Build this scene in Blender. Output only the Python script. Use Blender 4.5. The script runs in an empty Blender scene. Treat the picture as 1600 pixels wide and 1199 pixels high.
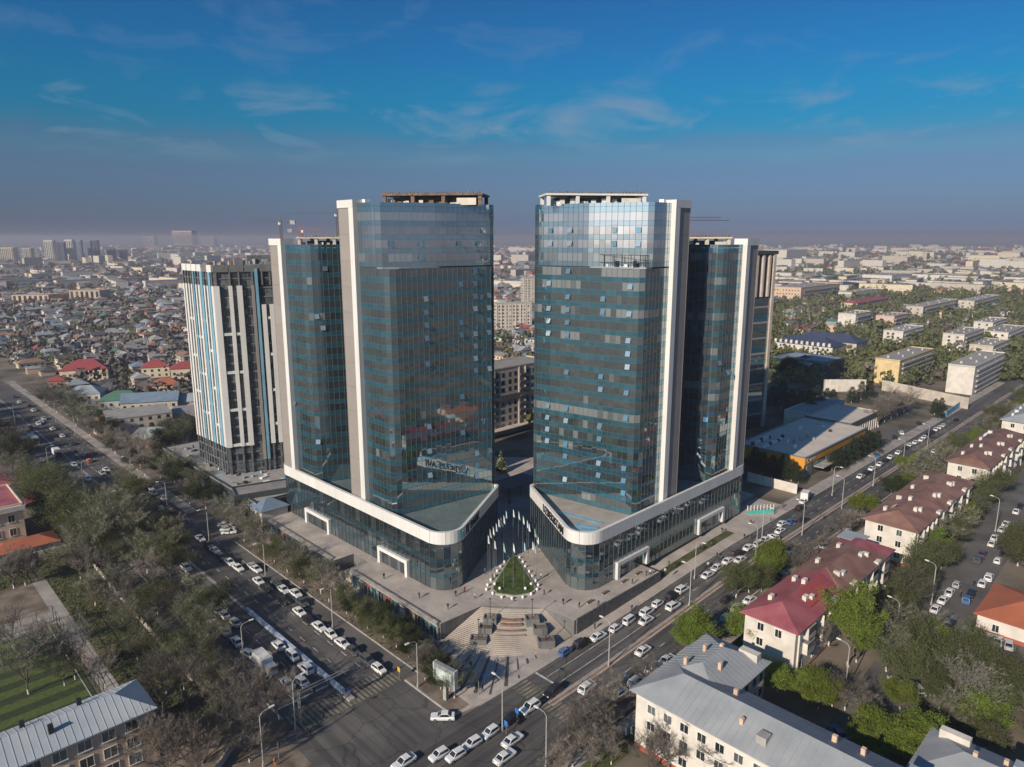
import bpy, math, random
from mathutils import Vector, Matrix
RN = random.Random(11)
S = bpy.context.scene
rad = math.radians

# ---------------------------------------------------------------- camera
CAM_H, FPX, PITCH = 88.0, 1105.0, math.atan(227.5 / 1105.0)
cam = bpy.data.cameras.new('camera'); camo = bpy.data.objects.new('camera', cam)
S.collection.objects.link(camo)
cam.sensor_fit = 'HORIZONTAL'; cam.sensor_width = 36.0; cam.lens = FPX * 36 / 1600
cam.dof.use_dof = True; cam.dof.focus_distance = 185; cam.dof.aperture_fstop = .11
cam.clip_start = 1; cam.clip_end = 40000
camo.location = (0, 0, CAM_H); camo.rotation_euler = (rad(90) - PITCH, 0, 0)
S.camera = camo

# ---------------------------------------------------------------- sky, sun, exposure
SUN_EL = rad(25.5); SUN_AZ = math.atan2(-.623, -.782)      # clockwise from +Y
S.view_settings.view_transform = 'Standard'; S.view_settings.look = 'None'
S.view_settings.gamma = 1; S.view_settings.use_curve_mapping = False
S.view_settings.exposure = 0.10
W = bpy.data.worlds.new('World'); S.world = W; W.use_nodes = True
nt = W.node_tree; nt.nodes.clear()
def N(t, typ, **kw):
    n = t.nodes.new(typ)
    for k, v in kw.items(): setattr(n, k, v)
    return n
def ramp(t, stops, interp='LINEAR'):
    n = t.nodes.new('ShaderNodeValToRGB'); e = n.color_ramp.elements; n.color_ramp.interpolation = interp
    while len(e) > 1: e.remove(e[-1])
    for i, (p, c) in enumerate(stops):
        x = e[0] if i == 0 else e.new(p)
        x.position = p; x.color = (*c, 1) if len(c) == 3 else c
    return n
sky = N(nt, 'ShaderNodeTexSky', sky_type='NISHITA', sun_disc=False, sun_elevation=SUN_EL,
        sun_rotation=SUN_AZ % (2 * math.pi), altitude=450, air_density=1.0, dust_density=2.4, ozone_density=2.5)
tc = N(nt, 'ShaderNodeTexCoord'); sep = N(nt, 'ShaderNodeSeparateXYZ')
nt.links.new(tc.outputs['Generated'], sep.inputs[0])
CLOUD_AT = (6.66, 16.1, 8.3)
SKY_TINT = [(0.0, (0.866, 0.919, 1.498)), (0.0104, (0.732, 0.848, 1.41)), (0.019, (0.551, 0.665, 1.239)), (0.0276, (0.475, 0.598, 1.033)), (0.0447, (0.404, 0.522, 0.855)), (0.0616, (0.381, 0.504, 0.794)), (0.0866, (0.372, 0.494, 0.723)), (0.1072, (0.333, 0.558, 0.727)), (0.1194, (0.287, 0.528, 0.714)), (0.1314, (0.174, 0.575, 0.762)), (0.1434, (0.123, 0.584, 0.793)), (0.1591, (0.105, 0.597, 0.823)), (0.1823, (0.102, 0.614, 0.844)), (0.2197, (0.112, 0.579, 0.897)), (0.2878, (0.135, 0.523, 0.86)), (0.6, (0.201, 0.514, 0.804)), (1, (0.3, 0.5, 0.74))]
grade = ramp(nt, SKY_TINT)
mul = N(nt, 'ShaderNodeMix', data_type='RGBA', blend_type='MULTIPLY'); mul.inputs[0].default_value = 1
nt.links.new(sky.outputs[0], mul.inputs[6]); nt.links.new(grade.outputs[0], mul.inputs[7])
# thin cirrus and lumpy top of the haze layer: noise on the direction, stretched along the horizon
mp = N(nt, 'ShaderNodeMapping'); mp.inputs['Scale'].default_value = (3.2, 3.2, 11); mp.inputs['Location'].default_value = CLOUD_AT
nz = N(nt, 'ShaderNodeTexNoise'); nz.inputs['Scale'].default_value = 2.2; nz.inputs['Detail'].default_value = 9; nz.inputs['Roughness'].default_value = .58
nz.inputs['Distortion'].default_value = .5
nt.links.new(tc.outputs['Generated'], mp.inputs[0]); nt.links.new(mp.outputs[0], nz.inputs[0])
jig = N(nt, 'ShaderNodeMath', operation='MULTIPLY_ADD'); jig.inputs[1].default_value = .05; nt.links.new(nz.outputs[0], jig.inputs[0])
off = N(nt, 'ShaderNodeMath', operation='SUBTRACT'); nt.links.new(sep.outputs['Z'], off.inputs[0]); off.inputs[1].default_value = .025
nt.links.new(off.outputs[0], jig.inputs[2])
hazy = ramp(nt, [(.085, (0, 0, 0)), (.12, (1, 1, 1)), (.165, (1, 1, 1)), (.2, (0, 0, 0))])
nt.links.new(sep.outputs['Z'], hazy.inputs[0])
zz_ = N(nt, 'ShaderNodeMix', data_type='FLOAT'); nt.links.new(hazy.outputs[0], zz_.inputs[0]); nt.links.new(sep.outputs['Z'], zz_.inputs[2]); nt.links.new(jig.outputs[0], zz_.inputs[3])
nt.links.new(zz_.outputs[0], grade.inputs[0])
cr = ramp(nt, [(.52, (0, 0, 0)), (.72, (1, 1, 1))])
band = ramp(nt, [(.09, (.0, .0, .0)), (.125, (.75, .75, .75)), (.155, (.8, .8, .8)), (.19, (.3, .3, .3)), (.3, (.22, .22, .22)), (1, (.3, .3, .3))])
nt.links.new(nz.outputs[0], cr.inputs[0]); nt.links.new(sep.outputs['Z'], band.inputs[0])
cm = N(nt, 'ShaderNodeMath', operation='MULTIPLY'); nt.links.new(cr.outputs[0], cm.inputs[0]); nt.links.new(band.outputs[0], cm.inputs[1])
cm2 = N(nt, 'ShaderNodeMath', operation='MULTIPLY'); nt.links.new(cm.outputs[0], cm2.inputs[0]); cm2.inputs[1].default_value = .75
mx = N(nt, 'ShaderNodeMix', data_type='RGBA'); mx.inputs[7].default_value = (2.8, 3.4, 4.4, 1)
nt.links.new(cm2.outputs[0], mx.inputs[0]); nt.links.new(mul.outputs[2], mx.inputs[6])
bg = N(nt, 'ShaderNodeBackground'); bg.inputs['Strength'].default_value = 0.09
out = N(nt, 'ShaderNodeOutputWorld')
nt.links.new(mx.outputs[2], bg.inputs[0]); nt.links.new(bg.outputs[0], out.inputs[0])
sl = bpy.data.lights.new('sun', 'SUN'); sl.energy = 5.0; sl.angle = rad(0.6); sl.color = (1.0, .86, .70)
so = bpy.data.objects.new('sun', sl); S.collection.objects.link(so)
sd = Vector((math.sin(SUN_AZ) * math.cos(SUN_EL), math.cos(SUN_AZ) * math.cos(SUN_EL), math.sin(SUN_EL)))
so.rotation_euler = sd.to_track_quat('Z', 'Y').to_euler(); so.location = sd * 400
S.cycles.max_bounces = 6; S.cycles.diffuse_bounces = 2; S.cycles.glossy_bounces = 3; S.cycles.transparent_max_bounces = 6
S.cycles.caustics_reflective = False; S.cycles.caustics_refractive = False
S.cycles.sample_clamp_indirect = 4; S.cycles.use_denoising = True; S.cycles.volume_bounces = 0

# ---------------------------------------------------------------- places: terrain, street frames
def sst(t):
    t = max(0., min(1., t)); return t * t * (3 - 2 * t)
def gz(x, y): return 2.5 * sst((x * .7 + y * .714 - 71.4 - 20) / 95)
_c, _s = math.cos(PITCH), math.sin(PITCH)
def at(px, py, z):          # a spot of the photograph -> the place at height z
    a = (px - 800) / FPX; b = -(py - 599.5) / FPX
    r = (a, _c + b * _s, -_s + b * _c); t = (z - CAM_H) / r[2]
    return (r[0] * t, r[1] * t, z)
def G(px, py, dz=0.):       # the place on the terrain
    z = 0.
    for _ in range(10):
        p = at(px, py, z + dz); z = gz(p[0], p[1])
    return (p[0], p[1], z)
def proj(p):
    dz = p[2] - CAM_H; fw = p[1] * _c - dz * _s; up = p[1] * _s + dz * _c
    if fw < 1: return (-9999, -9999, 1)
    return (800 + FPX * p[0] / fw, 599.5 - FPX * up / fw, fw)
OL, DL, NL = (-31.1, 122.1), (-.697, .717), (.717, .697)      # avenue with the barrier: s away from the crossing, o towards the towers
OR, DR, NR = (3.0, 116.5), (.715, .70), (-.70, .715)          # road with the kerbed median: s away, o towards the towers
def LP(s, o): return (OL[0] + DL[0] * s + NL[0] * o, OL[1] + DL[1] * s + NL[1] * o)
def RP(s, o): return (OR[0] + DR[0] * s + NR[0] * o, OR[1] + DR[1] * s + NR[1] * o)
def invR(x, y): dx, dy = x - OR[0], y - OR[1]; return dx * DR[0] + dy * DR[1], dx * NR[0] + dy * NR[1]
def invL(x, y): dx, dy = x - OL[0], y - OL[1]; return dx * DL[0] + dy * DL[1], dx * NL[0] + dy * NL[1]
ANG_L = math.atan2(DL[1], DL[0]); ANG_R = math.atan2(DR[1], DR[0])

# ---------------------------------------------------------------- materials
MATS = {}
def M(name, c=(.5, .5, .5), r=.85, v=.12, sc=.6, metal=0., bump=0., rnd=0., c2=None, spec=.5, gen=None, det=5, lo=.35, hi=.65):
    if name in MATS: return MATS[name]
    m = bpy.data.materials.new(name); m.use_nodes = True; t = m.node_tree; b = t.nodes['Principled BSDF']
    b.inputs['Roughness'].default_value = r; b.inputs['Metallic'].default_value = metal; b.inputs['Specular IOR Level'].default_value = spec
    co = N(t, 'ShaderNodeTexCoord'); n = N(t, 'ShaderNodeTexNoise'); n.inputs['Scale'].default_value = sc; n.inputs['Detail'].default_value = det
    src = co.outputs['Object']
    if gen == 'world':
        geo = N(t, 'ShaderNodeNewGeometry'); src = geo.outputs['Position']
    oi = N(t, 'ShaderNodeObjectInfo')
    if gen != 'world':
        ad = N(t, 'ShaderNodeVectorMath', operation='ADD'); sc_ = N(t, 'ShaderNodeMath', operation='MULTIPLY'); sc_.inputs[1].default_value = 53
        t.links.new(oi.outputs['Random'], sc_.inputs[0]); t.links.new(src, ad.inputs[0]); t.links.new(sc_.outputs[0], ad.inputs[1]); src = ad.outputs[0]
    t.links.new(src, n.inputs['Vector'])
    a = tuple(max(0, x * (1 - v)) for x in c); d = c2 or tuple(min(1, x * (1 + v)) for x in c)
    rp = ramp(t, [(lo, a), (hi, d)]); t.links.new(n.outputs[0], rp.inputs[0]); col = rp.outputs[0]
    if rnd:
        hs = N(t, 'ShaderNodeHueSaturation'); mr = N(t, 'ShaderNodeMapRange')
        mr.inputs[3].default_value = 1 - rnd; mr.inputs[4].default_value = 1 + rnd
        t.links.new(oi.outputs['Random'], mr.inputs[0]); t.links.new(mr.outputs[0], hs.inputs['Value']); t.links.new(col, hs.inputs['Color']); col = hs.outputs[0]
    t.links.new(col, b.inputs['Base Color'])
    if bump:
        bp = N(t, 'ShaderNodeBump'); bp.inputs['Strength'].default_value = bump; bp.inputs['Distance'].default_value = .05
        t.links.new(n.outputs[0], bp.inputs['Height']); t.links.new(bp.outputs[0], b.inputs['Normal'])
    MATS[name] = m; return m

# ---------------------------------------------------------------- mesh builder
class MB:
    def __init__(s): s.v = []; s.f = []; s.m = []; s.a = []
    def face(s, pts, m=0, a=0.):
        i = len(s.v); s.v += [tuple(p) for p in pts]; s.f.append(tuple(range(i, i + len(pts)))); s.m.append(m); s.a.append(a)
    def box(s, x, y, z0, z1, sx, sy, rz=0., m=0, mt=None, taper=1.):
        c, q = math.cos(rz), math.sin(rz); i = len(s.v)
        for z, k in ((z0, 1.), (z1, taper)):
            for dx, dy in ((-1, -1), (1, -1), (1, 1), (-1, 1)):
                u, w = dx * sx * .5 * k, dy * sy * .5 * k
                s.v.append((x + u * c - w * q, y + u * q + w * c, z))
        for f in ((0, 3, 2, 1), (4, 5, 6, 7), (0, 1, 5, 4), (1, 2, 6, 5), (2, 3, 7, 6), (3, 0, 4, 7)):
            s.f.append(tuple(i + k for k in f)); s.m.append(mt if (mt is not None and f == (4, 5, 6, 7)) else m); s.a.append(0.)
        return s
    def prism(s, poly, z0, z1, m=0, mt=None, bottom=True):      # counter-clockwise polygon; z0/z1 number or function(x, y)
        i = len(s.v); n = len(poly)
        f0 = z0 if callable(z0) else (lambda x, y: z0); f1 = z1 if callable(z1) else (lambda x, y: z1)
        s.v += [(p[0], p[1], f0(p[0], p[1])) for p in poly] + [(p[0], p[1], f1(p[0], p[1])) for p in poly]
        s.f.append(tuple(i + n + k for k in range(n))); s.m.append(m if mt is None else mt); s.a.append(0.)
        if bottom: s.f.append(tuple(i + n - 1 - k for k in range(n))); s.m.append(m); s.a.append(0.)
        for k in range(n):
            j = (k + 1) % n; s.f.append((i + k, i + j, i + n + j, i + n + k)); s.m.append(m); s.a.append(0.)
        return s
    def tube(s, p0, p1, r0, r1=None, n=6, m=0, cap=True):
        r1 = r0 if r1 is None else r1
        p0, p1 = Vector(p0), Vector(p1); d = (p1 - p0)
        if d.length < 1e-6: return s
        d.normalize(); u = d.orthogonal().normalized(); w = d.cross(u); i = len(s.v)
        for p, r in ((p0, r0), (p1, r1)):
            for k in range(n):
                a = 2 * math.pi * k / n; s.v.append(tuple(p + (u * math.cos(a) + w * math.sin(a)) * r))
        for k in range(n):
            j = (k + 1) % n; s.f.append((i + k, i + j, i + n + j, i + n + k)); s.m.append(m); s.a.append(0.)
        if cap:
            s.f.append(tuple(i + n + k for k in range(n))); s.m.append(m); s.a.append(0.)
            s.f.append(tuple(i + n - 1 - k for k in range(n))); s.m.append(m); s.a.append(0.)
        return s
    def lathe(s, prof, n=12, x=0, y=0, z=0, m=0):
        i = len(s.v)
        for r, h in prof:
            for k in range(n):
                a = 2 * math.pi * k / n; s.v.append((x + r * math.cos(a), y + r * math.sin(a), z + h))
        for q in range(len(prof) - 1):
            for k in range(n):
                j = (k + 1) % n; b = i + q * n; s.f.append((b + k, b + j, b + n + j, b + n + k)); s.m.append(m); s.a.append(0.)
        return s
    def bar(s, p0, p1, w, h, m=0):       # horizontal-ish bar of w x h along p0-p1
        p0, p1 = Vector(p0), Vector(p1); d = (p1 - p0).normalized()
        side = Vector((-d.y, d.x, 0)); side = side.normalized() if side.length > 1e-4 else Vector((1, 0, 0)); up = d.cross(side) * -1 if False else side.cross(d) * -1
        i = len(s.v)
        for p in (p0, p1):
            for a, b in ((-1, -1), (1, -1), (1, 1), (-1, 1)): s.v.append(tuple(p + side * (a * w / 2) + up * (b * h / 2)))
        for f in ((0, 3, 2, 1), (4, 5, 6, 7), (0, 1, 5, 4), (1, 2, 6, 5), (2, 3, 7, 6), (3, 0, 4, 7)):
            s.f.append(tuple(i + k for k in f)); s.m.append(m); s.a.append(0.)
        return s
    def mesh(s, name, mats, org=(0, 0, 0), smooth=False, attr=False):
        me = bpy.data.meshes.new(name)
        o = org if len(org) == 3 else (org[0], org[1], 0)
        me.from_pydata([(x - o[0], y - o[1], z - o[2]) for x, y, z in s.v], [], s.f)
        mats = mats if isinstance(mats, (list, tuple)) else [mats]
        for q in mats: me.materials.append(q)
        if len(mats) > 1: me.polygons.foreach_set('material_index', s.m)
        if smooth: me.polygons.foreach_set('use_smooth', [True] * len(s.f))
        if attr:
            at_ = me.attributes.new('var', 'FLOAT', 'FACE'); at_.data.foreach_set('value', s.a)
        me.update(); return me
    def build(s, name, mats, parent=None, org=(0, 0, 0), **kw):
        return ob(name, s.mesh(name, mats, org, **kw), parent)
COL = S.collection
CH = {}
def ob(name, data, parent=None, loc=None, rz=0., sc=None):
    o = bpy.data.objects.new(name, data); COL.objects.link(o)
    if parent: o.parent = parent; CH.setdefault(parent.name, []).append(o)
    if loc is not None: o.location = loc
    if rz: o.rotation_euler = (0, 0, rz)
    if sc is not None: o.scale = (sc, sc, sc) if isinstance(sc, (int, float)) else sc
    return o
LABELS = {}
def tag(o, label, cat, group=None):
    k = label.lower()
    LABELS[k] = LABELS.get(k, 0) + 1
    o['label'] = label; o['category'] = cat
    if group: o['group'] = group
    return o
def thing(name, label, cat, loc=(0, 0, 0), rz=0., group=None, sc=None):
    return tag(ob(name, None, None, loc, rz, sc), label, cat, group)
def kind(o, k='structure'): o['kind'] = k; return o
_u = 'zeroth first second third fourth fifth sixth seventh eighth ninth tenth eleventh twelfth thirteenth fourteenth fifteenth sixteenth seventeenth eighteenth nineteenth'.split()
_t = {2: 'twent', 3: 'thirt', 4: 'fort', 5: 'fift', 6: 'sixt', 7: 'sevent', 8: 'eight', 9: 'ninet'}
def nth(n):
    if n < 20: return _u[n]
    if n >= 100: return 'hundred-' + (nth(n - 100) if n > 100 else 'th')
    return _t[n // 10] + ('ieth' if n % 10 == 0 else 'y-' + _u[n % 10])
def copy_tree(o, parent=None):
    c = o.copy(); COL.objects.link(c); c.parent = parent
    if parent: CH.setdefault(parent.name, []).append(c)
    for ch in list(CH.get(o.name, ())): copy_tree(ch, c)
    return c
# ================================================================ materials of the buildings
def glassmat(name, dark, mid, light, tint, refl, rough=.03, rnd=False, t1=.62, t2=.9, sheen=.0):
    m = bpy.data.materials.new(name); m.use_nodes = True; t = m.node_tree; t.nodes.clear()
    if rnd: src = N(t, 'ShaderNodeObjectInfo').outputs['Random']
    else:
        an = N(t, 'ShaderNodeAttribute', attribute_name='var'); src = an.outputs['Fac']
    rp = ramp(t, [(0, dark), (t1, mid), (t1 + .04, tuple(x * .5 + y * .5 for x, y in zip(mid, light))), (t2, tuple(x * .4 + y * .6 for x, y in zip(mid, light))), (t2 + .03, light), (1, light)])
    t.links.new(src, rp.inputs[0])
    d = N(t, 'ShaderNodeBsdfPrincipled'); d.inputs['Roughness'].default_value = .6; d.inputs['Specular IOR Level'].default_value = .2
    t.links.new(rp.outputs[0], d.inputs['Base Color'])
    g = N(t, 'ShaderNodeBsdfGlossy'); g.inputs['Color'].default_value = (*tint, 1); g.inputs['Roughness'].default_value = rough
    g2 = N(t, 'ShaderNodeBsdfGlossy'); g2.inputs['Color'].default_value = (*tint, 1); g2.inputs['Roughness'].default_value = .34      # rough lobe put into the upper glass for a broad sun glow
    gm = N(t, 'ShaderNodeMixShader'); gm.inputs[0].default_value = sheen; t.links.new(g.outputs[0], gm.inputs[1]); t.links.new(g2.outputs[0], gm.inputs[2])
    fr = N(t, 'ShaderNodeFresnel'); fr.inputs['IOR'].default_value = 1.5
    mr = N(t, 'ShaderNodeMapRange'); mr.inputs[1].default_value = .04; mr.inputs[3].default_value = refl; mr.inputs[4].default_value = 1
    t.links.new(fr.outputs[0], mr.inputs[0])
    mix = N(t, 'ShaderNodeMixShader'); o = N(t, 'ShaderNodeOutputMaterial')
    t.links.new(mr.outputs[0], mix.inputs[0]); t.links.new(d.outputs[0], mix.inputs[1]); t.links.new(gm.outputs[0], mix.inputs[2]); t.links.new(mix.outputs[0], o.inputs[0])
    MATS[name] = m; return m
WIN = glassmat('window_glass', (.016, .026, .030), (.045, .060, .065), (.34, .355, .355), (.74, .84, .88), .36, t1=.66, t2=.93)
WINU = glassmat('upper_window_glass', (.02, .034, .040), (.06, .075, .08), (.3, .32, .32), (.84, .9, .93), .66, sheen=.22)  # shinier copy of the window glass, set so the tower tops glow
SPAN = glassmat('spandrel_glass', (.010, .066, .10), (.014, .085, .125), (.018, .105, .15), (.46, .76, .93), .34, t1=.7)
SPANU = glassmat('upper_spandrel_glass', (.012, .07, .105), (.016, .09, .13), (.02, .11, .155), (.7, .87, .96), .60, t1=.7, sheen=.22)
PODW = glassmat('podium_glass', (.012, .019, .023), (.022, .032, .037), (.09, .10, .105), (.66, .80, .86), .33, rnd=True, t1=.75, t2=.93)
PODS = glassmat('podium_spandrel_glass', (.012, .036, .052), (.014, .046, .066), (.02, .06, .08), (.5, .8, .92), .26, rnd=True)
DARKW = glassmat('dark_window_glass', (.010, .013, .016), (.02, .026, .03), (.14, .15, .15), (.7, .8, .85), .12, rnd=True)
def streaked(name, c, dark, rough):
    m = M(name, c, rough, .03, .15); t = m.node_tree; b = t.nodes['Principled BSDF']; src = b.inputs['Base Color'].links[0].from_socket; geo = N(t, 'ShaderNodeNewGeometry'); mp_ = N(t, 'ShaderNodeMapping'); mp_.inputs['Scale'].default_value = (1.3, 1.3, .06); t.links.new(geo.outputs['Position'], mp_.inputs[0])
    n = N(t, 'ShaderNodeTexNoise'); n.inputs['Scale'].default_value = 1; n.inputs['Detail'].default_value = 6; t.links.new(mp_.outputs[0], n.inputs['Vector']); r1 = ramp(t, [(.35, dark), (.6, (1, 1, 1))]); t.links.new(n.outputs[0], r1.inputs[0])
    oi = N(t, 'ShaderNodeObjectInfo'); r2 = ramp(t, [(0, (.94, .94, .93)), (1, (1.03, 1.03, 1.03))]); t.links.new(oi.outputs['Random'], r2.inputs[0])
    for r_ in (r1, r2):
        k = N(t, 'ShaderNodeMix', data_type='RGBA', blend_type='MULTIPLY'); k.inputs[0].default_value = 1; t.links.new(src, k.inputs[6]); t.links.new(r_.outputs[0], k.inputs[7]); src = k.outputs[2]
    t.links.new(src, b.inputs['Base Color'])
streaked('white_cladding', (.71, .695, .67), (.93, .92, .905), .45); M('taupe_cladding', (.285, .255, .235), .5, .05, .1)
M('mullion_metal', (.12, .14, .145), .4, .05, metal=.3); M('core_dark', (.035, .045, .05), .8); M('roof_deck', (.30, .29, .28), .9, .25, .3)
M('concrete', (.36, .34, .32), .9, .2, .4, bump=.2); M('black_metal', (.02, .022, .024), .5, .1); M('steel_grey', (.33, .34, .35), .45, .1, metal=.4)
M('white_paint', (.78, .77, .74), .5, .05); M('rust_scaffold', (.16, .11, .08), .8, .4, 1.5); M('cream_panel', (.62, .57, .47), .8, .1)
def tile_mat(name, c, c2, sx, sy, mort=.012, rough=.85, mc=None, rot=0., bias=0.):
    m = bpy.data.materials.new(name); m.use_nodes = True; t = m.node_tree; b = t.nodes['Principled BSDF']; b.inputs['Roughness'].default_value = rough
    geo = N(t, 'ShaderNodeNewGeometry'); mp_ = N(t, 'ShaderNodeMapping'); mp_.inputs['Rotation'].default_value = (0, 0, rot); t.links.new(geo.outputs['Position'], mp_.inputs[0])
    bt = N(t, 'ShaderNodeTexBrick', offset=.5); bt.inputs['Scale'].default_value = 1; bt.inputs['Brick Width'].default_value = sx; bt.inputs['Row Height'].default_value = sy
    bt.inputs['Mortar Size'].default_value = mort; bt.inputs['Bias'].default_value = bias
    bt.inputs['Color1'].default_value = (*c, 1); bt.inputs['Color2'].default_value = (*c2, 1); bt.inputs['Mortar'].default_value = (*(mc or tuple(x * .55 for x in c)), 1)
    nz_ = N(t, 'ShaderNodeTexNoise'); nz_.inputs['Scale'].default_value = .18; nz_.inputs['Detail'].default_value = 6; t.links.new(geo.outputs['Position'], nz_.inputs['Vector'])
    rp = ramp(t, [(.3, (.72, .71, .70)), (.7, (1.08, 1.07, 1.05))]); t.links.new(nz_.outputs[0], rp.inputs[0])
    mm = N(t, 'ShaderNodeMix', data_type='RGBA', blend_type='MULTIPLY'); mm.inputs[0].default_value = 1
    t.links.new(mp_.outputs[0], bt.inputs['Vector']); t.links.new(bt.outputs[0], mm.inputs[6]); t.links.new(rp.outputs[0], mm.inputs[7]); t.links.new(mm.outputs[2], b.inputs['Base Color'])
    MATS[name] = m; return m
tile_mat('teal_deck', (.13, .18, .19), (.17, .22, .23), 1.2, .6, .03, .6, rot=.8)
tile_mat('beige_deck', (.48, .44, .39), (.42, .40, .37), 1.2, .6, .03, rot=.8); M('blue_foil', (.16, .36, .50), .5, .15)
X0 = .6
def unit_box(key, mat):      # a shared 1 x 1 x 1 piece standing on its base, x along, y thin
    me = bpy.data.meshes.get('piece_' + key)
    if not me: me = MB().box(0, 0, 0, 1, 1, 1).mesh('piece_' + key, mat)
    return me
def rounded(path, radii, n=8):
    o = []
    for i, p in enumerate(path):
        r = radii.get(i, 0)
        if not r or i in (0, len(path) - 1): o.append(tuple(p)); continue
        P = Vector(p); a = (Vector(path[i - 1]) - P).normalized(); b = (Vector(path[i + 1]) - P).normalized()
        half = a.angle(b) / 2; t = r / math.tan(half); c = P + (a + b).normalized() * (r / math.sin(half))
        s0 = P + a * t - c; s1 = P + b * t - c; tot = s0.angle_signed(s1) * -1 if False else math.atan2(s0.x * s1.y - s0.y * s1.x, s0.dot(s1))
        for k in range(n + 1):
            g = tot * k / n; o.append((c.x + s0.x * math.cos(g) - s0.y * math.sin(g), c.y + s0.x * math.sin(g) + s0.y * math.cos(g)))
    return o
def offset(path, d):     # outwards (to the right of travel, i.e. the side facing the viewer of a facade running from his one hand to the other)
    o = []
    for i, p in enumerate(path):
        a = Vector(path[max(0, i - 1)]); b = Vector(path[min(len(path) - 1, i + 1)]); t = (b - a).normalized()
        o.append((p[0] + t.y * d, p[1] - t.x * d))
    return o
def resample(path, w):
    pts = [Vector(p) for p in path]; L = [0]
    for a, b in zip(pts, pts[1:]): L.append(L[-1] + (b - a).length)
    n = max(1, round(L[-1] / w)); o = []; j = 0
    for k in range(n + 1):
        d = L[-1] * k / n
        while j < len(L) - 2 and L[j + 1] < d: j += 1
        f = (d - L[j]) / max(1e-6, L[j + 1] - L[j]); q = pts[j].lerp(pts[j + 1], min(1, f)); o.append((q.x, q.y))
    return o
def strip_row(mb, st, z0, z1, rnd, tilt=.006, proud=.0, pane_tone=None):
    for k in range(len(st) - 1):
        a, b = st[k], st[k + 1]; dx, dy = b[0] - a[0], b[1] - a[1]; l = math.hypot(dx, dy) or 1; nx, ny = dy / l, -dx / l
        e = .025; j = [rnd.uniform(-tilt, tilt) + proud for _ in range(3)]; j.append(j[0] + j[2] - j[1])
        a2 = (a[0] + dx / l * e, a[1] + dy / l * e); b2 = (b[0] - dx / l * e, b[1] - dy / l * e)
        v = rnd.random() if pane_tone is None else pane_tone(k)
        mb.face([(a2[0] + nx * j[0], a2[1] + ny * j[0], z0 + e), (b2[0] + nx * j[1], b2[1] + ny * j[1], z0 + e), (b2[0] + nx * j[2], b2[1] + ny * j[2], z1 - e), (a2[0] + nx * j[3], a2[1] + ny * j[3], z1 - e)], 0, v)
def glaze(root, org, path, zb, floors, fh, sp, seed, pane=1.5, top=0., bright=0., dim=1., wm=None, sm=None, vivid=()):
    wm = wm or WIN; sm = sm or SPAN
    st = resample(offset(path, .18), pane); rn = random.Random(seed); rooms = {}
    for f in range(floors):
        z = zb + f * fh
        mb = MB(); strip_row(mb, st, z, z + sp, rn, .004); mb.build('spandrel_row', sm, root, org, attr=True)
        mode = rn.random() < .3 + bright; base = [rn.random() for _ in range(len(st) // 4 + 2)]
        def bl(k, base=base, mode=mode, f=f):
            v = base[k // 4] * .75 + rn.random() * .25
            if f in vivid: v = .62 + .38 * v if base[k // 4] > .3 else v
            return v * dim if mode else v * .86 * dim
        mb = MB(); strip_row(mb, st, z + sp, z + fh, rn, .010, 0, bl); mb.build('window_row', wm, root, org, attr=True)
    zt = zb + floors * fh
    if top:
        mb = MB(); strip_row(mb, st, zt, zt + top * .6, rn, .006); strip_row(mb, st, zt + top * .6, zt + top, rn, .006); mb.build('parapet_glazing', sm, root, org, attr=True)
    mb = MB()
    for p, q in zip(offset(st, .02), offset(st, .02)[1:] + [None]):
        mb.box(p[0], p[1], zb, zt + top, .07, .07, 0.)
    for f in range(floors + 1):
        for dz in (0, sp):
            if f == floors and dz: continue
            z = zb + f * fh + dz; o1 = offset(st, .03)
            for a, b in zip(o1, o1[1:]): mb.face([(a[0], a[1], z - .035), (b[0], b[1], z - .035), (b[0], b[1], z + .035), (a[0], a[1], z + .035)])
    kind(mb.build('mullion', M('mullion_metal'), root, org), 'stuff')
    return st
OPENW = None
def open_sashes(root, org, st, zb, fh, sp, spots):
    global OPENW
    if OPENW is None:
        q = MB(); q.box(0, 0, -1.35, 0, 1.3, .06); OPENW = q.mesh('open_sash', glassmat('sash_glass', (.08, .15, .18), (.11, .19, .23), (.35, .42, .45), (.8, .9, .95), .28, rnd=True))
    for k, f in spots:
        k = max(0, min(len(st) - 2, k)); a, b = st[k], st[k + 1]; an = math.atan2(b[1] - a[1], b[0] - a[0])
        o = ob('open_sash', OPENW, root, (((a[0] + b[0]) / 2 + math.sin(an) * .12) - org[0], ((a[1] + b[1]) / 2 - math.cos(an) * .12) - org[1], zb + f * fh + sp + 1.75 - org[2]))
        o.rotation_euler = (-rad(RN.uniform(14, 24)), 0, an)
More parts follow.
